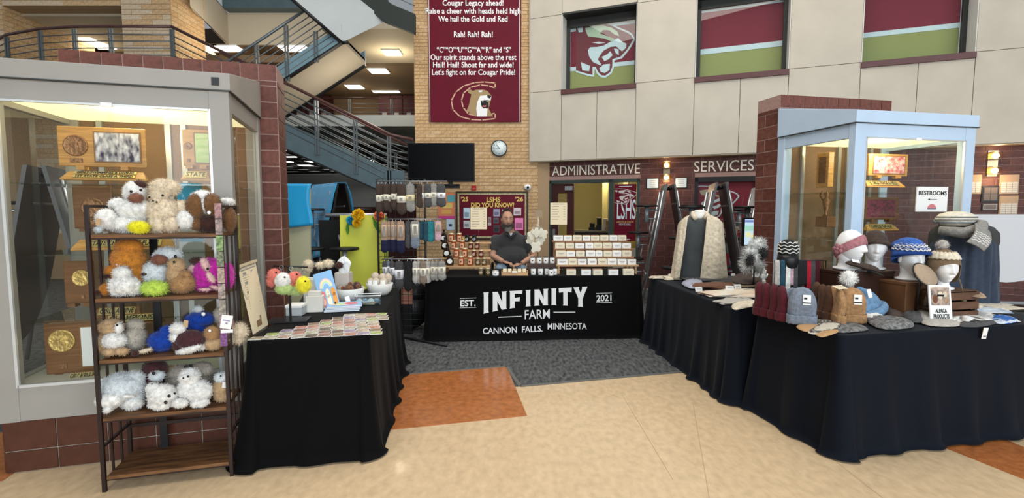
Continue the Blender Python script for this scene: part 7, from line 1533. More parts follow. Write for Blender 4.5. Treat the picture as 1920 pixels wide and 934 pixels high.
# cable cardigan form
Pd = PY(1309, 512, 5.35); dz = TT+.004; t = thing('dress_form', 'white bust form wearing a charcoal sweater under a cream cable cardigan', 'dress form', (Pd.x, 5.35, dz), -.28); hS = PY(1309, 406, 5.35).z-dz
torso(t, 0, hS, .46, .24, mat('charcoal_sweater', (.055, .062, .066), .9, sheen=.3, noise=.15, scale=8, bump=.2))
m = MB(); m.lathe([(.075, hS-.03), (.062, hS+.01), (.055, hS+.05), (.052, hS+.07), (.001, hS+.075)], 24, sy=.9); m.obj('neck', mat('white_form', (.74, .73, .70), .5), t)
cd_ = thing('cardigan', 'cream cable knit cardigan draped open over the charcoal sweater', 'cardigan', (Pd.x, 5.35, dz), -.28); m_cable = mat('cream_cable_knit', (.66, .57, .43), .95, noise=.2, scale=35, sheen=.1, bump=.8)
def cg(s, wb, wid):
    def fn(u, v):   # u: around from front edge to back, v: shoulder down
        yb = -.125-.02*v; z = hS*(1.02-.03*u)-hS*(1.0 if s > 0 else 1.0)*v*.985+(.10*u*0); x0 = (.060-.05*v) if s > 0 else -(.125+.07*v); x1 = s*(.215+(.075 if s > 0 else .080)*v)
        cab = .007*abs(sin(u*14))*abs(sin(v*30+int(u*4.5)*1.6)) if u > .12 else .010; a = u*PI*.62
        x = x0+(x1-x0)*sin(min(a, PI/2))**1 if a < PI/2 else x1-s*.02*(a-PI/2); y = -.135*cos(a)-.03*sin(PI*v)+cab*-1+.014*sin(u*11+v*2)*v
        if v < .10: f = v/.10; z = hS*(1.02-.16*(u**1.5)*1)-.0+(-(1-f)*0); z -= .03*f; x = s*(.05+(s*x-.05)*(.85+.15*f)) 
        else: z = hS*(1.02-.16*(u**1.5))-.03-hS*(.93)*(v-.10)/.9*(1-.0*u)
        return (x, y, max(.012, z if z > .012 else .012+.002*u))
    return fn
sheetgrid(cg(1, .3, .9), 50, 70, 'right_panel', m_cable, cd_, .012); sheetgrid(cg(-1, 1.6, .7), 40, 60, 'left_panel', m_cable, cd_, .012)
m = MB(); m.tube([(-.05, -.115, hS*.97), (-.075, -.06, hS*1.02), (-.07, .03, hS*1.05), (0, .075, hS*1.07), (.07, .03, hS*1.05), (.075, -.06, hS*1.02), (.05, -.115, hS*.97)], .024, 10); m.obj('collar', m_cable, cd_)
# shawl form at right
pc = (3.66, 4.02); zb = TT+.004; t = thing('dress_form', 'dark grey dress form at right under the slate blue shawl', 'dress form', (pc[0], pc[1], zb), -.6); hT = .665
torso(t, 0, hT, .44, .24, mat('dark_grey_jersey', (.045, .046, .046), .9)); m = MB(); m.lathe([(.07, hT-.03), (.055, hT+.03), (.05, hT+.06), (.001, hT+.065)], 20); m.obj('neck', M_black, t)
sw = thing('shawl', 'slate blue shawl hanging over the right dress form', 'shawl', (pc[0], pc[1], zb), -.6); m_sl = mat('slate_blue_knit', (.032, .045, .072), .95, sheen=.15, noise=.15, scale=30, bump=.3)
def sg(u, v):
    a = -PI*.10+u*PI*1.2+.0; r = 1+.18*v+.05*sin(u*34)*v; sh = min(1, v/.14); rr = (.30+.70*min(1, v/.22)**.8); fo = 1+(.05*sin(u*46+v*2)+.03*sin(u*83))*min(1, v*2); return (.195*rr*r*fo*cos(a)*-1, -.14*rr*r*fo*sin(a)-.004, max(.012, hT*1.02-.13*min(1, v/.22)**1.6-(hT*.885)*max(0, v-.12)/.88))
sheetgrid(sg, 110, 40, 'shawl_body', m_sl, sw, .006)
p = PY(1799, 409, 3.95); t = thing('knit_beret', 'cream knit beret with grey stripes on top of the right dress form', 'hat', (p.x, 3.98, p.z-.065)); m = MB()
b = lambda z: 0
m.lathe([(.075, .0), (.10, .012), (.135, .04), (.14, .065), (.115, .095), (.06, .115), (.001, .12)], 36, sy=.85); m.obj('crown', mat('cream_knit_beret', (.64, .60, .50), .95, noise=.15, scale=40, bump=.6), t)
for k, z in enumerate((.030, .052, .072)): m = MB(); r = [.128, .1405, .1375][k]; m.lathe([(r, z-.005), (r+.003, z), (r, z+.005)], 36, sy=.85); m.obj('stripe', [K['bgrey'], K['grey'], K['char']][k], t)
t = thing('scarf', 'grey scarf end with white wave rows wrapped at the right form shoulder', 'scarf', (pc[0], pc[1], zb), 0)
c1_ = PY(1838, 428, 3.85)-Vector((pc[0], pc[1], zb)); c2_ = PY(1824, 462, 3.72)-Vector((pc[0], pc[1], zb)); hw_ = Vector((.085, .03, .0))
def scf(u, v):
    q = c1_.lerp(c2_, v)+Vector((0, -.03*sin(PI*v), 0)); w = hw_*(1+.1*v); d = (u-.5)*2; return q+Vector((w.x*d+.035*v*0, w.y*d-.02*(1-d*d)-.01, -.035*d*(1)-.0))
sheetgrid(scf, 20, 20, 'scarf_end', K['grey'], t, .012)
m = MB()
for k in range(5):
    v0 = .40+.10*k; m.tube([scf(u, v0+.025*sin(u*26))+Vector((0, -.012, 0)) for u in [i/22 for i in range(23)]], .0045, 5)
m.obj('wave_rows', K['white'], t); m = MB(); m.tube([c1_+Vector((-.23, .10, -.02)), c1_+Vector((-.14, -.02, -.035)), c1_+Vector((-.04, -.05, 0)), c1_+Vector((.03, .02, .02)), c1_+Vector((.0, .14, .03))], [.035, .042, .045, .045, .04], 12); m.obj('scarf_wrap', K['grey'], t)

# ================= HEAD FORMS AND HATS =================
m_man = mat('white_mannequin', (.80, .80, .80), .38, coat=.2)
def headform(label, px, pyc, pyb, yy, rz, s=1.0, tilt=0):
    c = PY(px, pyc, yy); b = PY(px, pyb, yy); t = thing('mannequin_head', label, 'mannequin head', (c.x, yy, b.z), rz); hc = c.z-b.z; M_ = Matrix.Translation((0, -.012, hc)) @ Matrix.Rotation(tilt, 4, 'X')
    m = MB(); head_geo(m, 0, s, M_, 96, 80); nh = hc-.05*s
    m.lathe([(.072*s, 0), (.078*s, .006), (.078*s, .014), (.052*s, .022), (.046*s, .05), (.046*s, nh*.6), (.052*s, nh)], 32, c=(0, .012, 0), sy=1.05); o = m.obj('head', m_man, t); return t, M_, s
def cap_shell(par, M_, s, fac, zlow, mt, name, front=None, back=None, nv=26, slouch=0, ear=0):
    """knit cap hugging the skull; zlow lower edge height at front/back"""
    def g(u, v):
        w = 2*PI*u; fr = -cos(w)*-1; cy = cos(w); edge = zlow+(back-zlow)*(.5-.5*cy) if back is not None else zlow
        if ear: edge -= ear*math.exp(-((abs(sin(w))-1)/.12)**2)*(1 if cy < .6 else 0)
        zt = .118*fac+.006; a = v; z = zt+(edge-zt)*(1-(1-a)**1.6); r = math.sqrt(max(0, 1-(max(z, -.02)/zt)**2)) if z > 0 else 1; 
        r = max(r, .02 if v < .02 else .0); x = .082*fac*r*sin(w); y = -.104*fac*r*cos(w)+.006+(slouch*max(0, z)*1.2*(1-v) if cos(w) < 0 else 0); rb = .0012*sin(w*44)
        return ((x*(1+rb*8))*s, (y*(1+rb*8)+.004)*s, z*s)
    m = MB(); m.grid(g, 120, nv, cu=True, M=M_); o = m.obj(name, mt, par); sd = o.modifiers.new('s', 'SOLIDIFY'); sd.thickness = .005; sd.offset = 1; return o
t, M_, s = headform('white mannequin head in profile with a dusty rose headband', 1591, 461, 505, 3.72, R(32), 1.04)
hb = thing('knit_headband', 'dusty rose knit headband with flower on the profile mannequin head', 'headband'); hb.matrix_basis = t.matrix_basis @ M_; 
def hbf(u, v):
    w = 2*PI*u; zc = -.012+.060*cos(w)+(v-.5)*.062; z = zc; rz_ = math.sqrt(max(.1, 1-(zc/.125)**2)); return Vector((.086*rz_*sin(w), -.104*rz_*cos(w)+.006, z))*1.06*1.0
m = MB(); m.grid(hbf, 70, 12, cu=True); o = m.obj('band', K['rose'], hb); q = o.modifiers.new('s', 'SOLIDIFY'); q.thickness = .006; q.offset = 1
m = MB()
for k in range(5): a = k*2*PI/5; m.ell((-.097, .04+.022*cos(a), -.02+.024*sin(a)), (.008, .016, .017))
m.ell((-.106, .04, -.02), .010); m.obj('flower', K['rose'], hb)
t, M_, s = headform('white mannequin head facing front with dark brown knit cap', 1640, 463, 505, 3.75, R(-27), 1.0)
h = thing('beanie', 'dark brown knit cap on the front facing mannequin head', 'hat'); h.matrix_basis = t.matrix_basis @ M_; cap_shell(h, Matrix(), 1, 1.06, .030, K['choc'], 'crown', back=-.06)
m = MB(); m.tube([(.086*sin(w), -.108*cos(w), .042-.062*(.5-.5*cos(w))) for w in [2*PI*i/40 for i in range(40)]], .013, 10, closed=True); m.obj('rolled_brim', K['choc'], h)
t, M_, s = headform('white mannequin head wearing the blue slouch hat', 1706, 484, 525, 3.58, R(-4), .97)
h = thing('slouch_hat', 'blue patterned slouch hat with white waves on a mannequin head', 'hat'); h.matrix_basis = t.matrix_basis @ M_; m_bp = K['royal']
cap_shell(h, Matrix(), 1, 1.22, .05, m_bp, 'crown', back=-.05, slouch=.25)
m = MB(); m.tube([(.098*sin(w), -.120*cos(w)+.004, .046-.045*(.5-.5*cos(w))) for w in [2*PI*i/40 for i in range(40)]], .012, 10, closed=True); m.obj('cuff', mat('royal_blue_cuff', (.012, .045, .20), .95), h); m = MB()
for k, (z, r_, q) in enumerate(((.066, .086, 1), (.080, .079, 0), (.092, .071, 1), (.104, .061, 0))): m.tube([(r_*1.035*sin(w)*1.08, -(r_*1.31)*1.035*cos(w)*1.08+.006+(.25*z*.5 if cos(w) < 0 else 0), z+.0045*sin(w*(22 if q else 15))) for w in [2*PI*i/130 for i in range(130)]], .0042, 5, q, closed=True)
m.obj('wave_rows', [K['lav'], K['white']], h); m = MB(); m.ell((0, .10, .075), (.072, .075, .055), 0, 20, 12, rot=(-.5, 0, 0)); m.ell((0, .165, .072), (.035, .04, .030)); m.obj('slouch_end', K['royal'], h)
t, M_, s = headform('white mannequin head wearing the taupe earflap hat', 1768, 501, 542, 3.46, R(-8), .96)
h = thing('earflap_hat', 'taupe earflap hat with grey pompom and braided tassels', 'hat'); h.matrix_basis = t.matrix_basis @ M_; cap_shell(h, Matrix(), 1, 1.07, .035, mat('taupe_knit', (.18, .125, .075), .95, noise=.2, scale=30, bump=.5), 'crown', back=-.085, ear=.075)
m = MB(); m.grid(lambda u, v: (.0895*math.sqrt(max(.02, 1-((.062+.045*v)/.134)**2))*sin(2*PI*u), -.1115*math.sqrt(max(.02, 1-((.062+.045*v)/.134)**2))*cos(2*PI*u)+.004, .062+.045*v+.003*sin(36*PI*u)), 90, 6, cu=True); o = m.obj('pale_band', K['cream'], h); q = o.modifiers.new('s', 'SOLIDIFY'); q.thickness = .006; q.offset = 1
m = MB(); m.ell((0, .03, .155), .034); fur(m, [((0, .03, .155), (.034, .034, .034), None, 0)], 20000, .010, None, seed=9); m.obj('pompom', K['lgrey'], h)
for sd in (-1, 1):
    m = MB(); m.tube([(sd*.088, .0, -.06), (sd*.10, -.02, -.12), (sd*.115, -.03, -.20), (sd*.115, -.03, -.215)], [.006, .005, .005, .004], 6); m.tube([(sd*.115, -.03, -.205), (sd*.115, -.03, -.22), (sd*.117, -.032, -.27)], [.006, .014, .018], 8); m.obj('tassel', K['olive'], h)
# risers: dark boxes and a slatted crate
def riser(label, px0, px1, py_t, yy, d, mt, rz=R(12), slats=False):
    a = PY(px0, py_t, yy); b = PY(px1, py_t, yy); w = b.x-a.x; h = a.z-TT-.006; t = thing('crate' if slats else 'riser_box', label, 'crate' if slats else 'box', ((a.x+b.x)/2, yy+d/2-.07, TT+.006), rz)
    if not slats:
        m = MB(); m.b2((-w/2, -d/2, 0), (w/2, d/2, h)); m.obj('box_body', mt, t, bev=.004); m = MB(); m.b2((-w/2-.004, -d/2-.004, h-.02), (w/2+.004, d/2+.004, h+.0015)); m.obj('lid', mt, t, bev=.003)
    else:
        for k in range(3):
            z = h*(k+.5)/3
            for y in (-d/2, d/2): m = MB(); m.b2((-w/2, y-.005, z-h*.13), (w/2, y+.005, z+h*.13)); m.obj('slat', mt, t)
            for x in (-w/2, w/2): m = MB(); m.b2((x-.005, -d/2, z-h*.13), (x+.005, d/2, z+h*.13)); m.obj('slat', mt, t)
        for x in (-w/2+.012, w/2-.012):
            for y in (-d/2+.012, d/2-.012): m = MB(); m.b2((x-.01, y-.01, 0), (x+.01, y+.01, h)); m.obj('corner_block', mt, t)
        m = MB(); m.b2((-w/2, -d/2, h), (w/2, d/2, h+.002)); m.obj('lid', mt, t)
    return t
m_dw = mat('dark_walnut_box', (.040, .016, .010), .45, noise=.2, scale=6)
riser('dark walnut box under the two leftmost mannequin heads', 1562, 1668, 507.5, 3.70, .24, m_dw)
riser('brown box under the blue hat mannequin head', 1674, 1740, 527, 3.55, .2, mat('brown_wood_box', (.13, .058, .025), .45, noise=.3, scale=6))
riser('slatted dark crate under the earflap hat mannequin head', 1742, 1822, 544, 3.44, .2, mat('crate_slats', (.11, .055, .032), .6, noise=.3, scale=8, stretch=(1, 4, 4)), slats=True)

# items lying on the right tables: outline given where the photograph shows it, on the table plane
def T3(px, py, z=TT+.008): return PZ(px, py, z)
def flat(name, label, cat, pts, h, mt, group=None, z=TT+.008, sub=None, yup=0):
    q = [PZ(a, b, z) for a, b in pts]; c = sum(q, Vector())/len(q); n = len(q); o2 = []
    for i in range(n):
        p0, p1, p2, p3 = q[i-1], q[i], q[(i+1) % n], q[(i+2) % n]
        for f in (0, .25, .5, .75): o2.append(tuple((.5*((2*p1)+(-p0+p2)*f+(2*p0-5*p1+4*p2-p3)*f*f+(-p0+3*p1-3*p2+p3)*f**3)-c))[:2])
    if name == 'glove':
        G = [(0, -.32), (.45, -.36), (.60, -.40), (.86, -.44), (.88, -.34), (.62, -.24), (.95, -.22), (.97, -.12), (.64, -.06), (1, -.02), (1, .09), (.64, .10), (.93, .18), (.92, .28), (.55, .26), (.66, .44), (.56, .52), (.36, .34), (0, .32)]
        w = max(p.x for p in q)-min(p.x for p in q); L = w*1.2+.03; a = random.uniform(-.35, .35)+(PI if random.random() < .4 else 0); m = MB()
        for k in (0, 1): m.puff([((x-.5)*L*cos(a+.3*k)-y*L*.55*sin(a+.3*k)-.01*k, (x-.5)*L*sin(a+.3*k)+y*L*.55*cos(a+.3*k)+.03*k) for x, y in G], h*.8, base=h*.5*k, rnd=.001)
        o = m.obj(name, mt); o.location = c; return tag(o, label, cat, group)
    ar = sum(o2[i][0]*o2[(i+1) % len(o2)][1]-o2[(i+1) % len(o2)][0]*o2[i][1] for i in range(len(o2)))
    if ar < 0: o2 = o2[::-1]
    m = MB(); m.puff(o2, h, rnd=h*.12); o = m.obj(name, mt); o.location = c; return tag(o, label, cat, group)
def card(label, px, py, w, h, rz=0, lean=.5, z=TT+.008, col=None, name='price_card', cat='price card', yy=None):
    p = PZ(px, py, z) if yy is None else PY(px, py, yy); t = thing(name, label, cat, p, rz); m = MB(); m.box((0, 0, h/2*cos(lean)), (w, .002, h), rot=(-lean, 0, 0)); m.obj('card', col or M_white, t); m = MB(); 
    for k in range(2): m.box((0, -.0016, h/2*cos(lean)+(.12-.25*k)*h), (w*.6, .0008, h*.07), rot=(-lean, 0, 0))
    m.obj('printing', M_greyink, t); return t
# beanies
def beanie(px, pyb, w, h, th, rz, mt, label, group, lean=0, tagged=False):
    p = T3(px, pyb); t = thing('beanie', label, 'hat', (p.x, p.y, TT+.007), rz, group)
    def g(u, v): a = 2*PI*u; pr = max(.0, 1-max(0, (v-.35)/.65)**2.6)**.5*(1-.04*(1-v)); rb = 1+.012*sin(u*2*PI*26); return (w/2*pr*rb*math.copysign(abs(cos(a))**.75, cos(a)), th*.75*pr*rb*math.copysign(abs(sin(a))**.8, sin(a))+.006*sin(v*7+w*40), h*v)
    m = MB(); m.grid(g, 104, 24, cu=True, M=Matrix.Rotation(lean, 4, 'X')); m.obj('crown', mt, t)
    m = MB(); n = 28; 
    for zz, r0 in ((.0, 1.03), ): m.grid(lambda u, v: (w/2*1.05*math.copysign(abs(cos(2*PI*u))**.5, cos(2*PI*u)), (th*.85)*math.copysign(abs(sin(2*PI*u))**.7, sin(2*PI*u))*(1+.03*sin(PI*v)), h*.005+h*.24*v+.002*sin(u*60)), 80, 8, cu=True)
    o = m.obj('cuff', mt, t); sd = o.modifiers.new('s', 'SOLIDIFY'); sd.thickness = .006
    if tagged: m = MB(); m.box((.02, -th*.78-.004, h*.68), (.045, .002, .065), rot=(-.12, 0, 0)); m.obj('paper_tag', M_white, t); m = MB(); m.box((.02, -th*.78-.0085, h*.60), (.045, .001, .008), rot=(-.12, 0, 0)); m.box((.012, -th*.78-.0065, h*.72), (.018, .001, .012), rot=(-.12, 0, 0)); m.obj('tag_print', M_ink, t)
    return t
for k, (px, pb) in enumerate([(1424, 587), (1437, 590), (1452, 594), (1466, 598)]): beanie(px, pb, .19, .235, .055, R(64), K['maroon'], 'maroon ribbed beanie standing edge on, %s of the four' % ['leftmost', 'second', 'third', 'rightmost'][k], 'row of maroon beanies')
beanie(1484, 600, .17, .225, .05, R(15), K['bgrey'], 'blue grey beanie half hidden behind the front grey one', 'grey beanies')
beanie(1502, 606, .172, .245, .06, R(-22), K['bgrey'], 'blue grey beanie facing front with white tag', 'grey beanies', tagged=True)
for k, (px, pb) in enumerate([(1531, 588), (1542, 594), (1553, 597)]): beanie(px, pb, .18, .235, .05, R(60), K['brown'], 'dark brown beanie standing edge on, %s of the three' % ['leftmost', 'middle', 'rightmost'][k], 'row of dark brown beanies')
for k, (px, pb) in enumerate([(1561, 598), (1572, 603)]): beanie(px, pb, .18, .235, .045, R(66), K['camel'], 'camel beanie standing edge on, %s of the two' % ['left', 'right'][k], 'row of camel beanies')
beanie(1595, 603, .168, .235, .06, R(-18), K['camel'], 'camel beanie facing front with white tag', 'row of camel beanies', tagged=True)
card('cream folded card lying on top of the camel beanies', 1575, 541, .09, .05, R(20), 1.25, yy=3.28, col=mat('ivory_card', (.66, .58, .42), .6))
# black striped beanie on black stand, scarf rail
p = PY(1478, 464, 3.86); t = thing('striped_beanie', 'black beanie with white zigzag stripes on the black stand', 'hat', p, R(20)); t.scale = (.84, .84, .90); m = MB()
m.lathe([(.078, -.065), (.086, -.05), (.088, -.01), (.078, .03), (.050, .058), (.02, .070), (.001, .072)], 36); m.obj('crown', K['black'], t); m = MB()
for k, (z, r) in enumerate(((-.04, .089), (-.012, .0895), (.016, .085), (.042, .070))): m.tube([(r*cos(w), r*sin(w), z+.006*sin(w*9+k)) for w in [2*PI*i/72 for i in range(72)]], .0045, 5, closed=True)
m.obj('white_stripes', K['white'], t); m = MB(); m.ell((.10, 0, .01), (.03, .014, .014)); m.obj('peak', K['black'], t)
t = thing('wire_bust', 'black wire bust stand below the striped beanie', 'stand', (p.x, p.y, TT+.008)); hz = p.z-.065-TT; m = MB(); m.lathe([(.075, 0), (.075, .01), (.012, .016), (.012, .02)], 20); m.tube([(0, 0, .01), (0, 0, hz)], .010); m.obj('stem', M_black, t)
m = MB(); m.lathe([(.055, hz-.11), (.072, hz-.09), (.076, hz-.04), (.074, hz)], 20); m.obj('mesh_bust', M_black, t)
rl0 = PY(1455, 489, 3.80); rl1 = PY(1546, 484, 3.84); t = thing('scarf_rail', 'thin black rail stand hung with folded scarves', 'rail', ((rl0.x+rl1.x)/2, (rl0.y+rl1.y)/2, TT+.008)); z_ = rl0.z-TT-.008; hl = (rl1.x-rl0.x)/2; m = MB(); m.tube([(-hl, 0, 0), (-hl, 0, z_), (hl, 0, z_), (hl, 0, 0)], .005); m.obj('rail_bar', M_black, t)
m = MB(); 
for x in (-hl, hl): m.tube([(x, -.07, .003), (x, .07, .003)], .005)
m.obj('feet', M_black, t)
scs = [(1457, 'lgrey', 'pale grey'), (1467, 'dteal', 'dark teal'), (1477, 'white', 'white'), (1483, 'pink', 'pale pink'), (1491, 'char', 'charcoal'), (1500, 'black', 'black'), (1508, 'black', 'second black'), (1516, 'red', 'red'), (1524, 'char', 'dark grey'), (1532, 'maroon', 'maroon'), (1540, 'brown', 'dark brown')]
for k, (px, c, nm) in enumerate(scs):
    f = (px-1455)/91; q = rl0.lerp(rl1, f); t = thing('scarf', '%s folded scarf hanging on the thin black rail' % nm, 'scarf', (q.x, q.y, rl0.z), 0, 'scarves on the black rail'); m = MB(); w = .032; L = .20+.03*(k % 3)
    m.grid(lambda u, v: ((u-.5)*w*(1+.2*abs(v-.5))+.003*sin(u*9), .008*math.copysign(1, v-.5)*min(1, abs(v-.5)*12)+.02*(v-.5), .006-max(0, abs(v-.5)*2*L-.004)), 8, 31); o = m.obj('knit', K[c], t); sd = o.modifiers.new('s', 'SOLIDIFY'); sd.thickness = .007
# shaggy grey fur hat on stand
pf2 = lambda px, py, d: PY(px, py, 4.55+d)
fh = plush('shaggy grey, white and black fur scarf draped on a stand', 320, 0, [(980, 620, 70, 65, 'fgrey'), (940, 690, 75, 75, 'fgrey'), (1010, 690, 55, 60, 'fblack', 0, -.03), (890, 770, 52, 85, 'fgrey', 10), (985, 780, 50, 90, 'fgrey', -10), (915, 745, 35, 55, 'fblack', 15, -.07), (965, 745, 25, 60, 'fgrey', 0, -.08)], ox=1200, sc=4.446, cat='fur scarf', name='fur_scarf', ln=.03, dens=16000, wid=.0022, place=pf2) if F.setdefault('fgrey', furm('shaggy_grey', (.66, .67, .66), .45)) and F.setdefault('fblack', furm('shaggy_black', (.02, .02, .022))) else None
m = MB(); zz = fh.location.z-TT-.008+.16; m.lathe([(.07, 0), (.07, .008), (.008, .014), (.006, .02)], 20); m.tube([(0, 0, .01), (0, 0, zz)], .008); o = m.obj('stand', M_black); o.location = (fh.location.x, fh.location.y+.0, TT+.008); tag(o, 'thin black stand inside the shaggy fur scarf', 'stand')
# kiosk with map screen
a = PY(1393, 408, 5.9); b = PY(1419, 462, 5.9); w = b.x-a.x; t = thing('info_kiosk', 'black floor kiosk with a lit colourful map screen behind the fur scarf', 'kiosk', ((a.x+b.x)/2, 5.9, 0)); m = MB(); m.b2((-w/2, -.015, b.z), (w/2, .03, a.z)); m.obj('bezel', M_blackpl, t, bev=.006)
m = MB(); m.b2((-.05, .0, .04), (.05, .03, b.z)); m.b2((-.2, -.2, 0), (.2, .2, .04)); m.obj('post', M_black, t); sc_ = [mat('screen_%d' % k, c, .4, emit=c, es=.9) for k, c in enumerate([(.45, .62, .75), (.30, .55, .45), (.65, .65, .35), (.5, .62, .68), (.15, .2, .45)])]
m = MB(); h = a.z-b.z
for k, (x0, z0_, x1, z1_, c) in enumerate([(.0, 0, 1, 1, 0), (.0, .55, 1, .75, 1), (.1, .3, .5, .5, 2), (.55, .25, .9, .42, 2), (.2, .1, .7, .25, 3), (0, .88, 1, .97, 4)]): m.b2((-w/2+.02+(w-.04)*x0, -.018-.001*(k > 0), b.z+.02+(h-.04)*z0_), (-w/2+.02+(w-.04)*x1, -.015, b.z+.02+(h-.04)*z1_), c)
m.obj('screen', sc_, t)
# ALPACA PRODUCTS sign
BLs = PZ(1660, 580, TT+.008); wS = 41/FP*3.28; t = thing('products_sign', 'white framed sign reading ALPACA PRODUCTS with a photo of alpacas', 'sign', (BLs.x+wS/2-.01, 3.30, TT+.008), R(-2)); hS_ = .245; Ml = Matrix.Rotation(-.16, 4, 'X')
m = MB(); m.box((0, 0, hS_/2), (wS, .01, hS_), M=Ml); m.obj('frame', M_white, t, bev=.001); m = MB(); m.box((0, -.006, hS_*.69), (wS*.84, .001, hS_*.50), M=Ml); m.obj('alpaca_photo', mat('alpaca_photo', (.58, .42, .33), .5, col2=(.10, .09, .08), scale=26, detail=3), t)
m = MB(); text(m, 'ALPACA', Ml @ Matrix.Translation((0, -.006, hS_*.29)), .04, bold=.001, wid=wS*.52); text(m, 'PRODUCTS', Ml @ Matrix.Translation((0, -.006, hS_*.14)), .04, bold=.001, wid=wS*.72); m.obj('lettering', M_ink, t)
for k, (x, z, rx, rz_, c) in enumerate([(-.035, .62, .018, .05, 'rust'), (.0, .72, .016, .045, 'cream'), (.03, .74, .014, .03, 'cream'), (.04, .58, .022, .03, 'tan')]): m = MB(); m.ell((x, 0, 0), (rx, .0012, rz_*.6), M=Ml @ Matrix.Translation((0, -.0068, hS_*z))); m.obj('pictured_alpaca', K[c], t)
m = MB(); m.box((0, .045, .09), (wS*.3, .003, .19), rot=(.3, 0, 0)); m.obj('easel_back', M_black, t)
# white pompom blue cable hat, cap, round disc
p = PY(1620, 560, 3.45); t = thing('cable_hat', 'denim blue cable knit hat with white fur pompom and folded brim', 'hat', (p.x+.035, p.y+.04, TT+.008), R(10)); t.scale = (1.15, 1.0, 1.35); m = MB(); m.grid(lambda u, v: (.115*(1-(v)**2.2*.95)*cos(2*PI*u)*(1+.03*sin(u*56)), .085*(1-(v)**2.2*.95)*sin(2*PI*u)*(1+.03*sin(u*56)), .02+.145*v), 112, 18, cu=True, M=Matrix.Rotation(-.35, 4, 'Y')); m.obj('crown', K['blue'], t)
m = MB(); m.tube([Matrix.Rotation(-.25, 4, 'Y') @ Vector((.125*cos(w), .095*sin(w), .025)) for w in [2*PI*i/40 for i in range(40)]], .024, 10, closed=True); m.obj('folded_brim', K['blue'], t); m = MB(); q = PY(1591, 522, p.y+.05)-t.location; q = Matrix.Rotation(-R(10), 4, 'Z') @ q; q = Vector((q.x/1.15, q.y, q.z/1.35)); m.ell(q, .042); fur(m, [(q, (.042, .042, .036), None, 0)], 24000, .016, None, seed=4); m.obj('fur_pompom', F['white'], t); m = MB(); m.box((-.045, -.085, .13), (.03, .002, .045), rot=(-.4, 0, .1)); m.obj('paper_tag', M_white, t)
p = PY(1622, 498, 3.56); t = thing('flat_cap', 'dark olive brown flat cap tucked between the two left mannequin heads', 'hat', (p.x, 3.60, p.z-.03), R(-10)); m = MB(); m.puff([(.11*cos(w)*(1.1 if cos(w) > 0 else 1), .07*sin(w)) for w in [2*PI*i/28 for i in range(28)]], .05, M=Matrix.Rotation(.25, 4, 'Y'), bot=.3); m.obj('crown', K['choc'], t); m = MB(); m.puff([(.09+.055*cos(w), .055*sin(w)) for w in [2*PI*i/20 for i in range(20)]], .012, M=Matrix.Rotation(.35, 4, 'Y') @ Matrix.Translation((0, -.02, 0))); m.obj('peak', K['black'], t)
m = MB(); m.box((-.06, -.05, .062), (.05, .03, .003), rot=(.6, .2, 0)); m.obj('paper_tag', M_white, t)
p = PY(1734, 516, 3.40); t = thing('felt_disc_hat', 'round tan felt disc with dark rim propped before the earflap hat', 'hat', p); Mx = Matrix.Rotation(R(18), 4, 'Z') @ Matrix.Rotation(R(62), 4, 'X') @ Matrix.Rotation(R(-25), 4, 'Z'); m = MB(); m.lathe([(.001, 0), (.085, .0), (.092, .006), (.085, .014), (.001, .018)], 32, M=Mx, sx=1.08, sy=.88); m.obj('disc', mat('tan_felt', (.36, .27, .19), .9, noise=.1, scale=80), t)
m = MB(); m.tube([Mx @ Vector((.095*1.06*cos(w), .095*.88*sin(w), .002)) for w in [2*PI*i/32 for i in range(32)]], .005, 6, closed=True); m.obj('rim', M_black, t)
m = MB(); m.tube([(0, .03, -.02), (0, .06, TT+.01-p.z)], .006); m.lathe([(.04, 0), (.04, .006), (.001, .007)], 16, c=(0, .06, TT+.008-p.z)); m.obj('prop', M_black, t)
# flat goods on the nearer right table
m_ins = mat('cork_insole', (.42, .25, .12), .8); m_pat = mat('aztec_pattern', (.50, .46, .38), .9, col2=(.07, .065, .06), scale=30, kind='wave', stretch=(2.5, 2.5, 1)); m_mel = mat('melange_grey_knit', (.24, .24, .235), .95, col2=(.05, .05, .055), scale=55, bump=.5)
flat('insole', 'cork coloured insole with pale stripes at the table corner', 'insole', [(1493, 613), (1512, 607), (1535, 610), (1530, 620), (1508, 622)], .012, m_ins, 'insoles at the corner')
flat('insole', 'patterned black and cream insole fanned at the table corner', 'insole', [(1515, 622), (1548, 605), (1580, 608), (1572, 620), (1530, 628)], .016, m_pat, 'insoles at the corner')
flat('insole', 'tan insole lying frontmost at the table corner', 'insole', [(1530, 626), (1560, 617), (1574, 622), (1548, 632), (1536, 632)], .012, m_ins, 'insoles at the corner')
flat('insole', 'grey patterned insole pointing right at the table corner', 'insole', [(1558, 614), (1600, 605), (1628, 618), (1598, 623), (1572, 624)], .010, m_mel, 'insoles at the corner')
flat('insole', 'black and white striped insole behind the cork one', 'insole', [(1508, 604), (1545, 600), (1562, 606), (1530, 610)], .012, m_pat, 'insoles at the corner')
flat('fur_cuff', 'white fuzzy cuff of the grey cable mitten', 'cuff', [(1618, 596), (1630, 586), (1650, 588), (1656, 600), (1635, 606)], .045, F['white'])
flat('mitten', 'marled grey cable mitten lying in front of the sign', 'mitten', [(1622, 600), (1650, 598), (1700, 604), (1714, 612), (1700, 618), (1650, 618)], .042, m_mel)
flat('mitten', 'dark brown mitten in front of the ALPACA PRODUCTS sign', 'mitten', [(1642, 574), (1662, 572), (1686, 577), (1696, 594), (1680, 600), (1655, 592)], .042, K['choc'], 'mittens before the sign')
flat('mitten', 'charcoal mitten right of the dark brown mitten', 'mitten', [(1680, 577), (1705, 577), (1728, 588), (1734, 604), (1712, 606), (1690, 594)], .042, K['char'], 'mittens before the sign')
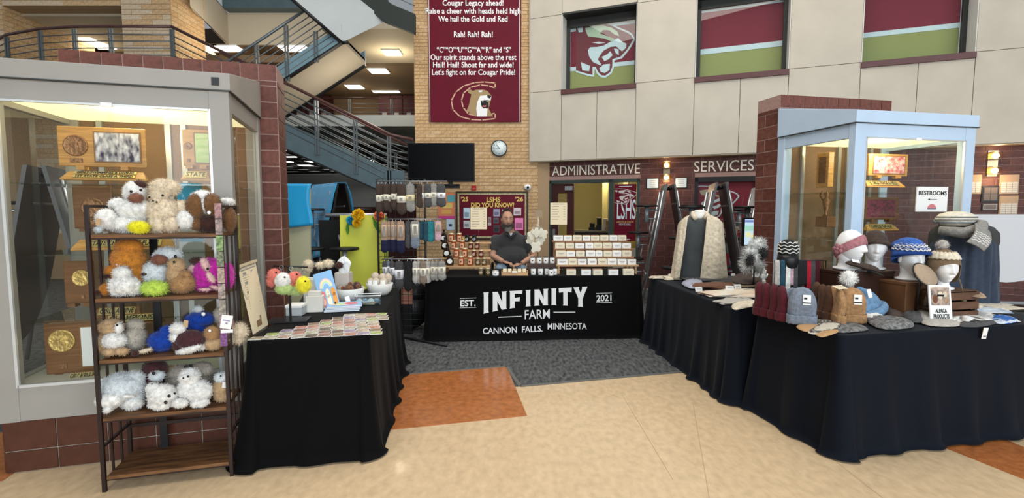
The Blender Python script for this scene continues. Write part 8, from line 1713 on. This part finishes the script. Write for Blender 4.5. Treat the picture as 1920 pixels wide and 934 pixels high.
flat('mitten', 'mid grey mitten overlapping the charcoal one', 'mitten', [(1700, 577), (1730, 583), (1755, 592), (1738, 606), (1718, 598)], .042, K['grey'], 'mittens before the sign')
flat('sock_pair', 'light grey sock pair lying flat before the white gloves', 'socks', [(1725, 588), (1750, 596), (1798, 606), (1794, 613), (1745, 612), (1722, 602)], .022, K['lgrey'])
flat('glove', 'white patterned glove behind the light grey socks', 'glove', [(1712, 578), (1740, 577), (1770, 583), (1762, 592), (1730, 590)], .02, K['white'], 'white gloves on the right table')
flat('glove', 'white patterned glove under the yellow card', 'glove', [(1775, 590), (1810, 584), (1850, 590), (1862, 602), (1815, 608), (1780, 602)], .02, K['white'], 'white gloves on the right table')
flat('glove', 'cream glove with fingers pointing right at the far right table edge', 'glove', [(1812, 568), (1832, 563), (1862, 574), (1900, 586), (1890, 592), (1842, 586), (1815, 578)], .02, K['cream'], 'white gloves on the right table')
flat('glove', 'pale blue patterned glove between the white gloves', 'glove', [(1800, 578), (1828, 574), (1860, 580), (1850, 592), (1812, 590)], .018, mat('blue_white_knit', (.55, .58, .62), .9, col2=(.28, .38, .55), scale=24), 'white gloves on the right table')
flat('scarf', 'blue and white striped knit lying at the right table edge', 'scarf', [(1850, 594), (1880, 592), (1908, 600), (1900, 606), (1868, 607)], .015, mat('blue_stripe_knit', (.55, .60, .68), .9, col2=(.03, .13, .45), scale=20, kind='wave'))
flat('sock_pair', 'dark grey sock cuffs under the white gloves at the front edge', 'socks', [(1798, 607), (1830, 605), (1862, 602), (1868, 607), (1835, 614), (1800, 613)], .014, K['char'])
card('yellow card lying over the white gloves', 1785, 590, .085, .05, R(15), 1.2, col=mat('yellow_card', (.62, .50, .16), .6), z=TT+.03)
for k, (px, py, lb) in enumerate([(1842, 612, 'kraft and white price tag hanging over the front edge of the right table'), (1896, 602, 'kraft and white price tag lying at the right end of the right table')]):
    if k == 0:
        p = T3(px, py); q = c0.lerp(c0+ru*1.83, 0); f = (Vector((p.x, p.y))-c0).dot(ru); e = c0+ru*f-rv*.012; t = thing('price_tag', lb, 'price tag', (e.x, e.y, TT-.004), R(12)); m = MB(); m.box((0, -.012, -.03), (.038, .002, .075), rot=(.12, .05, 0)); m.obj('tag_card', M_white, t); m = MB(); m.box((0, -.0135, -.010), (.038, .002, .034), rot=(.12, .05, 0)); m.obj('kraft_end', mtg, t); m = MB(); m.box((0, -.0165, -.05), (.022, .001, .010), rot=(.12, .05, 0)); m.obj('tag_print', M_greyink, t)
    else: t = thing('price_tag', lb, 'price tag', T3(px, py), R(-25)); m = MB(); m.box((.02, 0, .002), (.05, .035, .002)); m.obj('tag_card', M_white, t); m = MB(); m.box((-.022, 0, .002), (.034, .035, .0022)); m.obj('kraft_end', mtg, t)
flat('scarf', 'tan striped scarf with fringe draped on the slatted crate', 'scarf', [(1775, 548), (1800, 545), (1840, 552), (1848, 560), (1815, 556)], .022, mat('tan_stripe_knit', (.45, .34, .24), .9, col2=(.20, .13, .09), scale=22), z=TT+.16)
# goods on the farther right table
flat('glove', 'cream gloves heaped at the far left end of the farther right table', 'glove', [(1228, 522), (1250, 517), (1275, 519), (1282, 525), (1255, 529), (1236, 526)], .02, K['cream'], 'pale gloves on the far right table')
flat('glove', 'white gloves beside the cardigan hem', 'glove', [(1262, 518), (1290, 513), (1306, 517), (1300, 525), (1275, 526)], .03, K['white'], 'pale gloves on the far right table')
flat('glove', 'pinkish cream gloves in front of the dress form', 'glove', [(1290, 516), (1312, 509), (1330, 515), (1322, 524), (1298, 526)], .035, mat('blush_knit', (.56, .46, .38), .95, noise=.2, scale=40, bump=.4), 'pale gloves on the far right table')
flat('sock_pair', 'folded lavender grey socks at the front of the far right table', 'socks', [(1278, 533), (1290, 527), (1308, 525), (1318, 532), (1310, 540), (1295, 542)], .035, K['lav'])
flat('sock_pair', 'lower lavender grey sock peeking under the folded pair', 'socks', [(1300, 538), (1316, 533), (1322, 539), (1308, 544)], .018, K['lav'])
flat('glove', 'charcoal gloves spread in the middle of the far right table', 'glove', [(1316, 524), (1340, 518), (1375, 520), (1372, 530), (1335, 535), (1316, 533)], .03, K['char'], 'dark gloves on the far right table')
flat('glove', 'reddish brown gloves in front of the charcoal gloves', 'glove', [(1322, 538), (1345, 531), (1374, 532), (1378, 540), (1350, 548), (1326, 547)], .03, K['rust'], 'dark gloves on the far right table')
flat('glove', 'grey brown gloves at the front edge beside the price card', 'glove', [(1316, 549), (1345, 547), (1352, 556), (1328, 556)], .014, K['taupe'], 'dark gloves on the far right table')
for k in range(4): flat('knit_hat', 'folded dark olive knit hat, %s of the stack' % ['lowest', 'second', 'third', 'topmost'][k], 'hat', [(1372, 545-6*k), (1385, 533-6*k), (1412, 531-6*k), (1428, 538-6*k), (1425, 548-6*k), (1395, 552-6*k)], .032, [K['olive'], K['choc']][k % 2], 'stack of folded olive hats', z=TT+.008+.024*k)
flat('glove', 'cream and peach gloves heaped by the maroon beanies', 'glove', [(1345, 553), (1362, 544), (1395, 545), (1420, 550), (1418, 562), (1375, 568), (1352, 560)], .035, mat('peach_knit', (.62, .48, .36), .95, col2=(.62, .60, .52), scale=9), 'pale gloves by the maroon beanies')
flat('glove', 'grey white gloves under the peach ones', 'glove', [(1356, 565), (1375, 562), (1412, 564), (1400, 571), (1368, 573)], .018, K['lgrey'], 'pale gloves by the maroon beanies')
flat('sock_pair', 'cream sock lying at the corner of the farther right table', 'socks', [(1372, 574), (1388, 567), (1420, 566), (1424, 573), (1400, 578), (1378, 582)], .022, K['cream'])
for k, (px, py) in enumerate([(1310, 547), (1368, 545), (1383, 542), (1343, 518), (1375, 520)]): card('small white price card, %s on the farther right table' % ['front edge left', 'left of the pair', 'right of the pair', 'behind charcoal gloves', 'far right'][k], px, py, .07, .045, R([10, -10, 15, 0, 30][k]), .4, z=TT+(.008 if k in (0, 3, 4) else .045))
for k, (px, pb, h) in enumerate([(1424, 541, .17), (1440, 541, .15)]):
    p = T3(px, pb); t = thing('hand_form', ['white glove hand form with blue grey cuff', 'white glove hand form beside the maroon beanies'][k], 'hand form', (p.x, p.y+.1, TT+.008)); m = MB(); m.lathe([(.03, 0), (.028, .05), (.026, .07)], 14, sy=.6); m.obj('cuff', K['bgrey'] if k == 0 else K['white'], t); m = MB(); m.ell((0, 0, .10), (.028, .012, .035))
    for q in range(4): x = -.020+.0135*q; m.tube([(x*.8, 0, .11), (x, 0, .14), (x*1.05, -.002, .14+h*[.22, .30, .27, .2][q])], [.008, .0075, .006], 8)
    m.tube([(.022, 0, .085), (.036, -.004, .11), (.040, -.006, .13)], [.009, .008, .006], 8); m.obj('hand', m_man, t)
# small pieces printed on or fixed to a part become its sub-parts
SUBP = {'label_print': 'paper_label', 'printing': ('card', 'carton', 'sheet', 'face'), 'logo_print': 'paper_band', 'tag_print': ('paper_tag', 'tag_card'), 'picture': 'card_stock', 'photo': 'board', 'photo_rim': 'board', 'medallion': 'board', 'name_plate': 'board', 'screen': 'bezel', 'shell_rim': 'shell', 'diffuser': 'housing', 'bulb': 'glass_shade', 'door_closer': 'door_leaf', 'door_pane': 'door_leaf', 'door_handle': 'door_leaf', 'irises': 'eyes', 'lens': 'housing', 'engraving': 'brass_strip', 'white_stripes': 'crown', 'pale_band': 'crown', 'cover_picture': 'cover', 'alpaca_photo': 'frame', 'lettering': 'frame'}
bn_ = lambda o: o.name.split('.')[0]
for t in [o for o in C.objects if o.type == 'EMPTY' and o.parent is None]:
    ch = list(t.children)
    for c in ch:
        w = SUBP.get(bn_(c))
        if not w: continue
        w = (w,) if isinstance(w, str) else w
        p = [q for q in ch if bn_(q) in w and q != c]
        if p and not c.children and c.matrix_basis == p[0].matrix_basis: c.parent = p[0]; c.matrix_basis = Matrix.Identity(4)
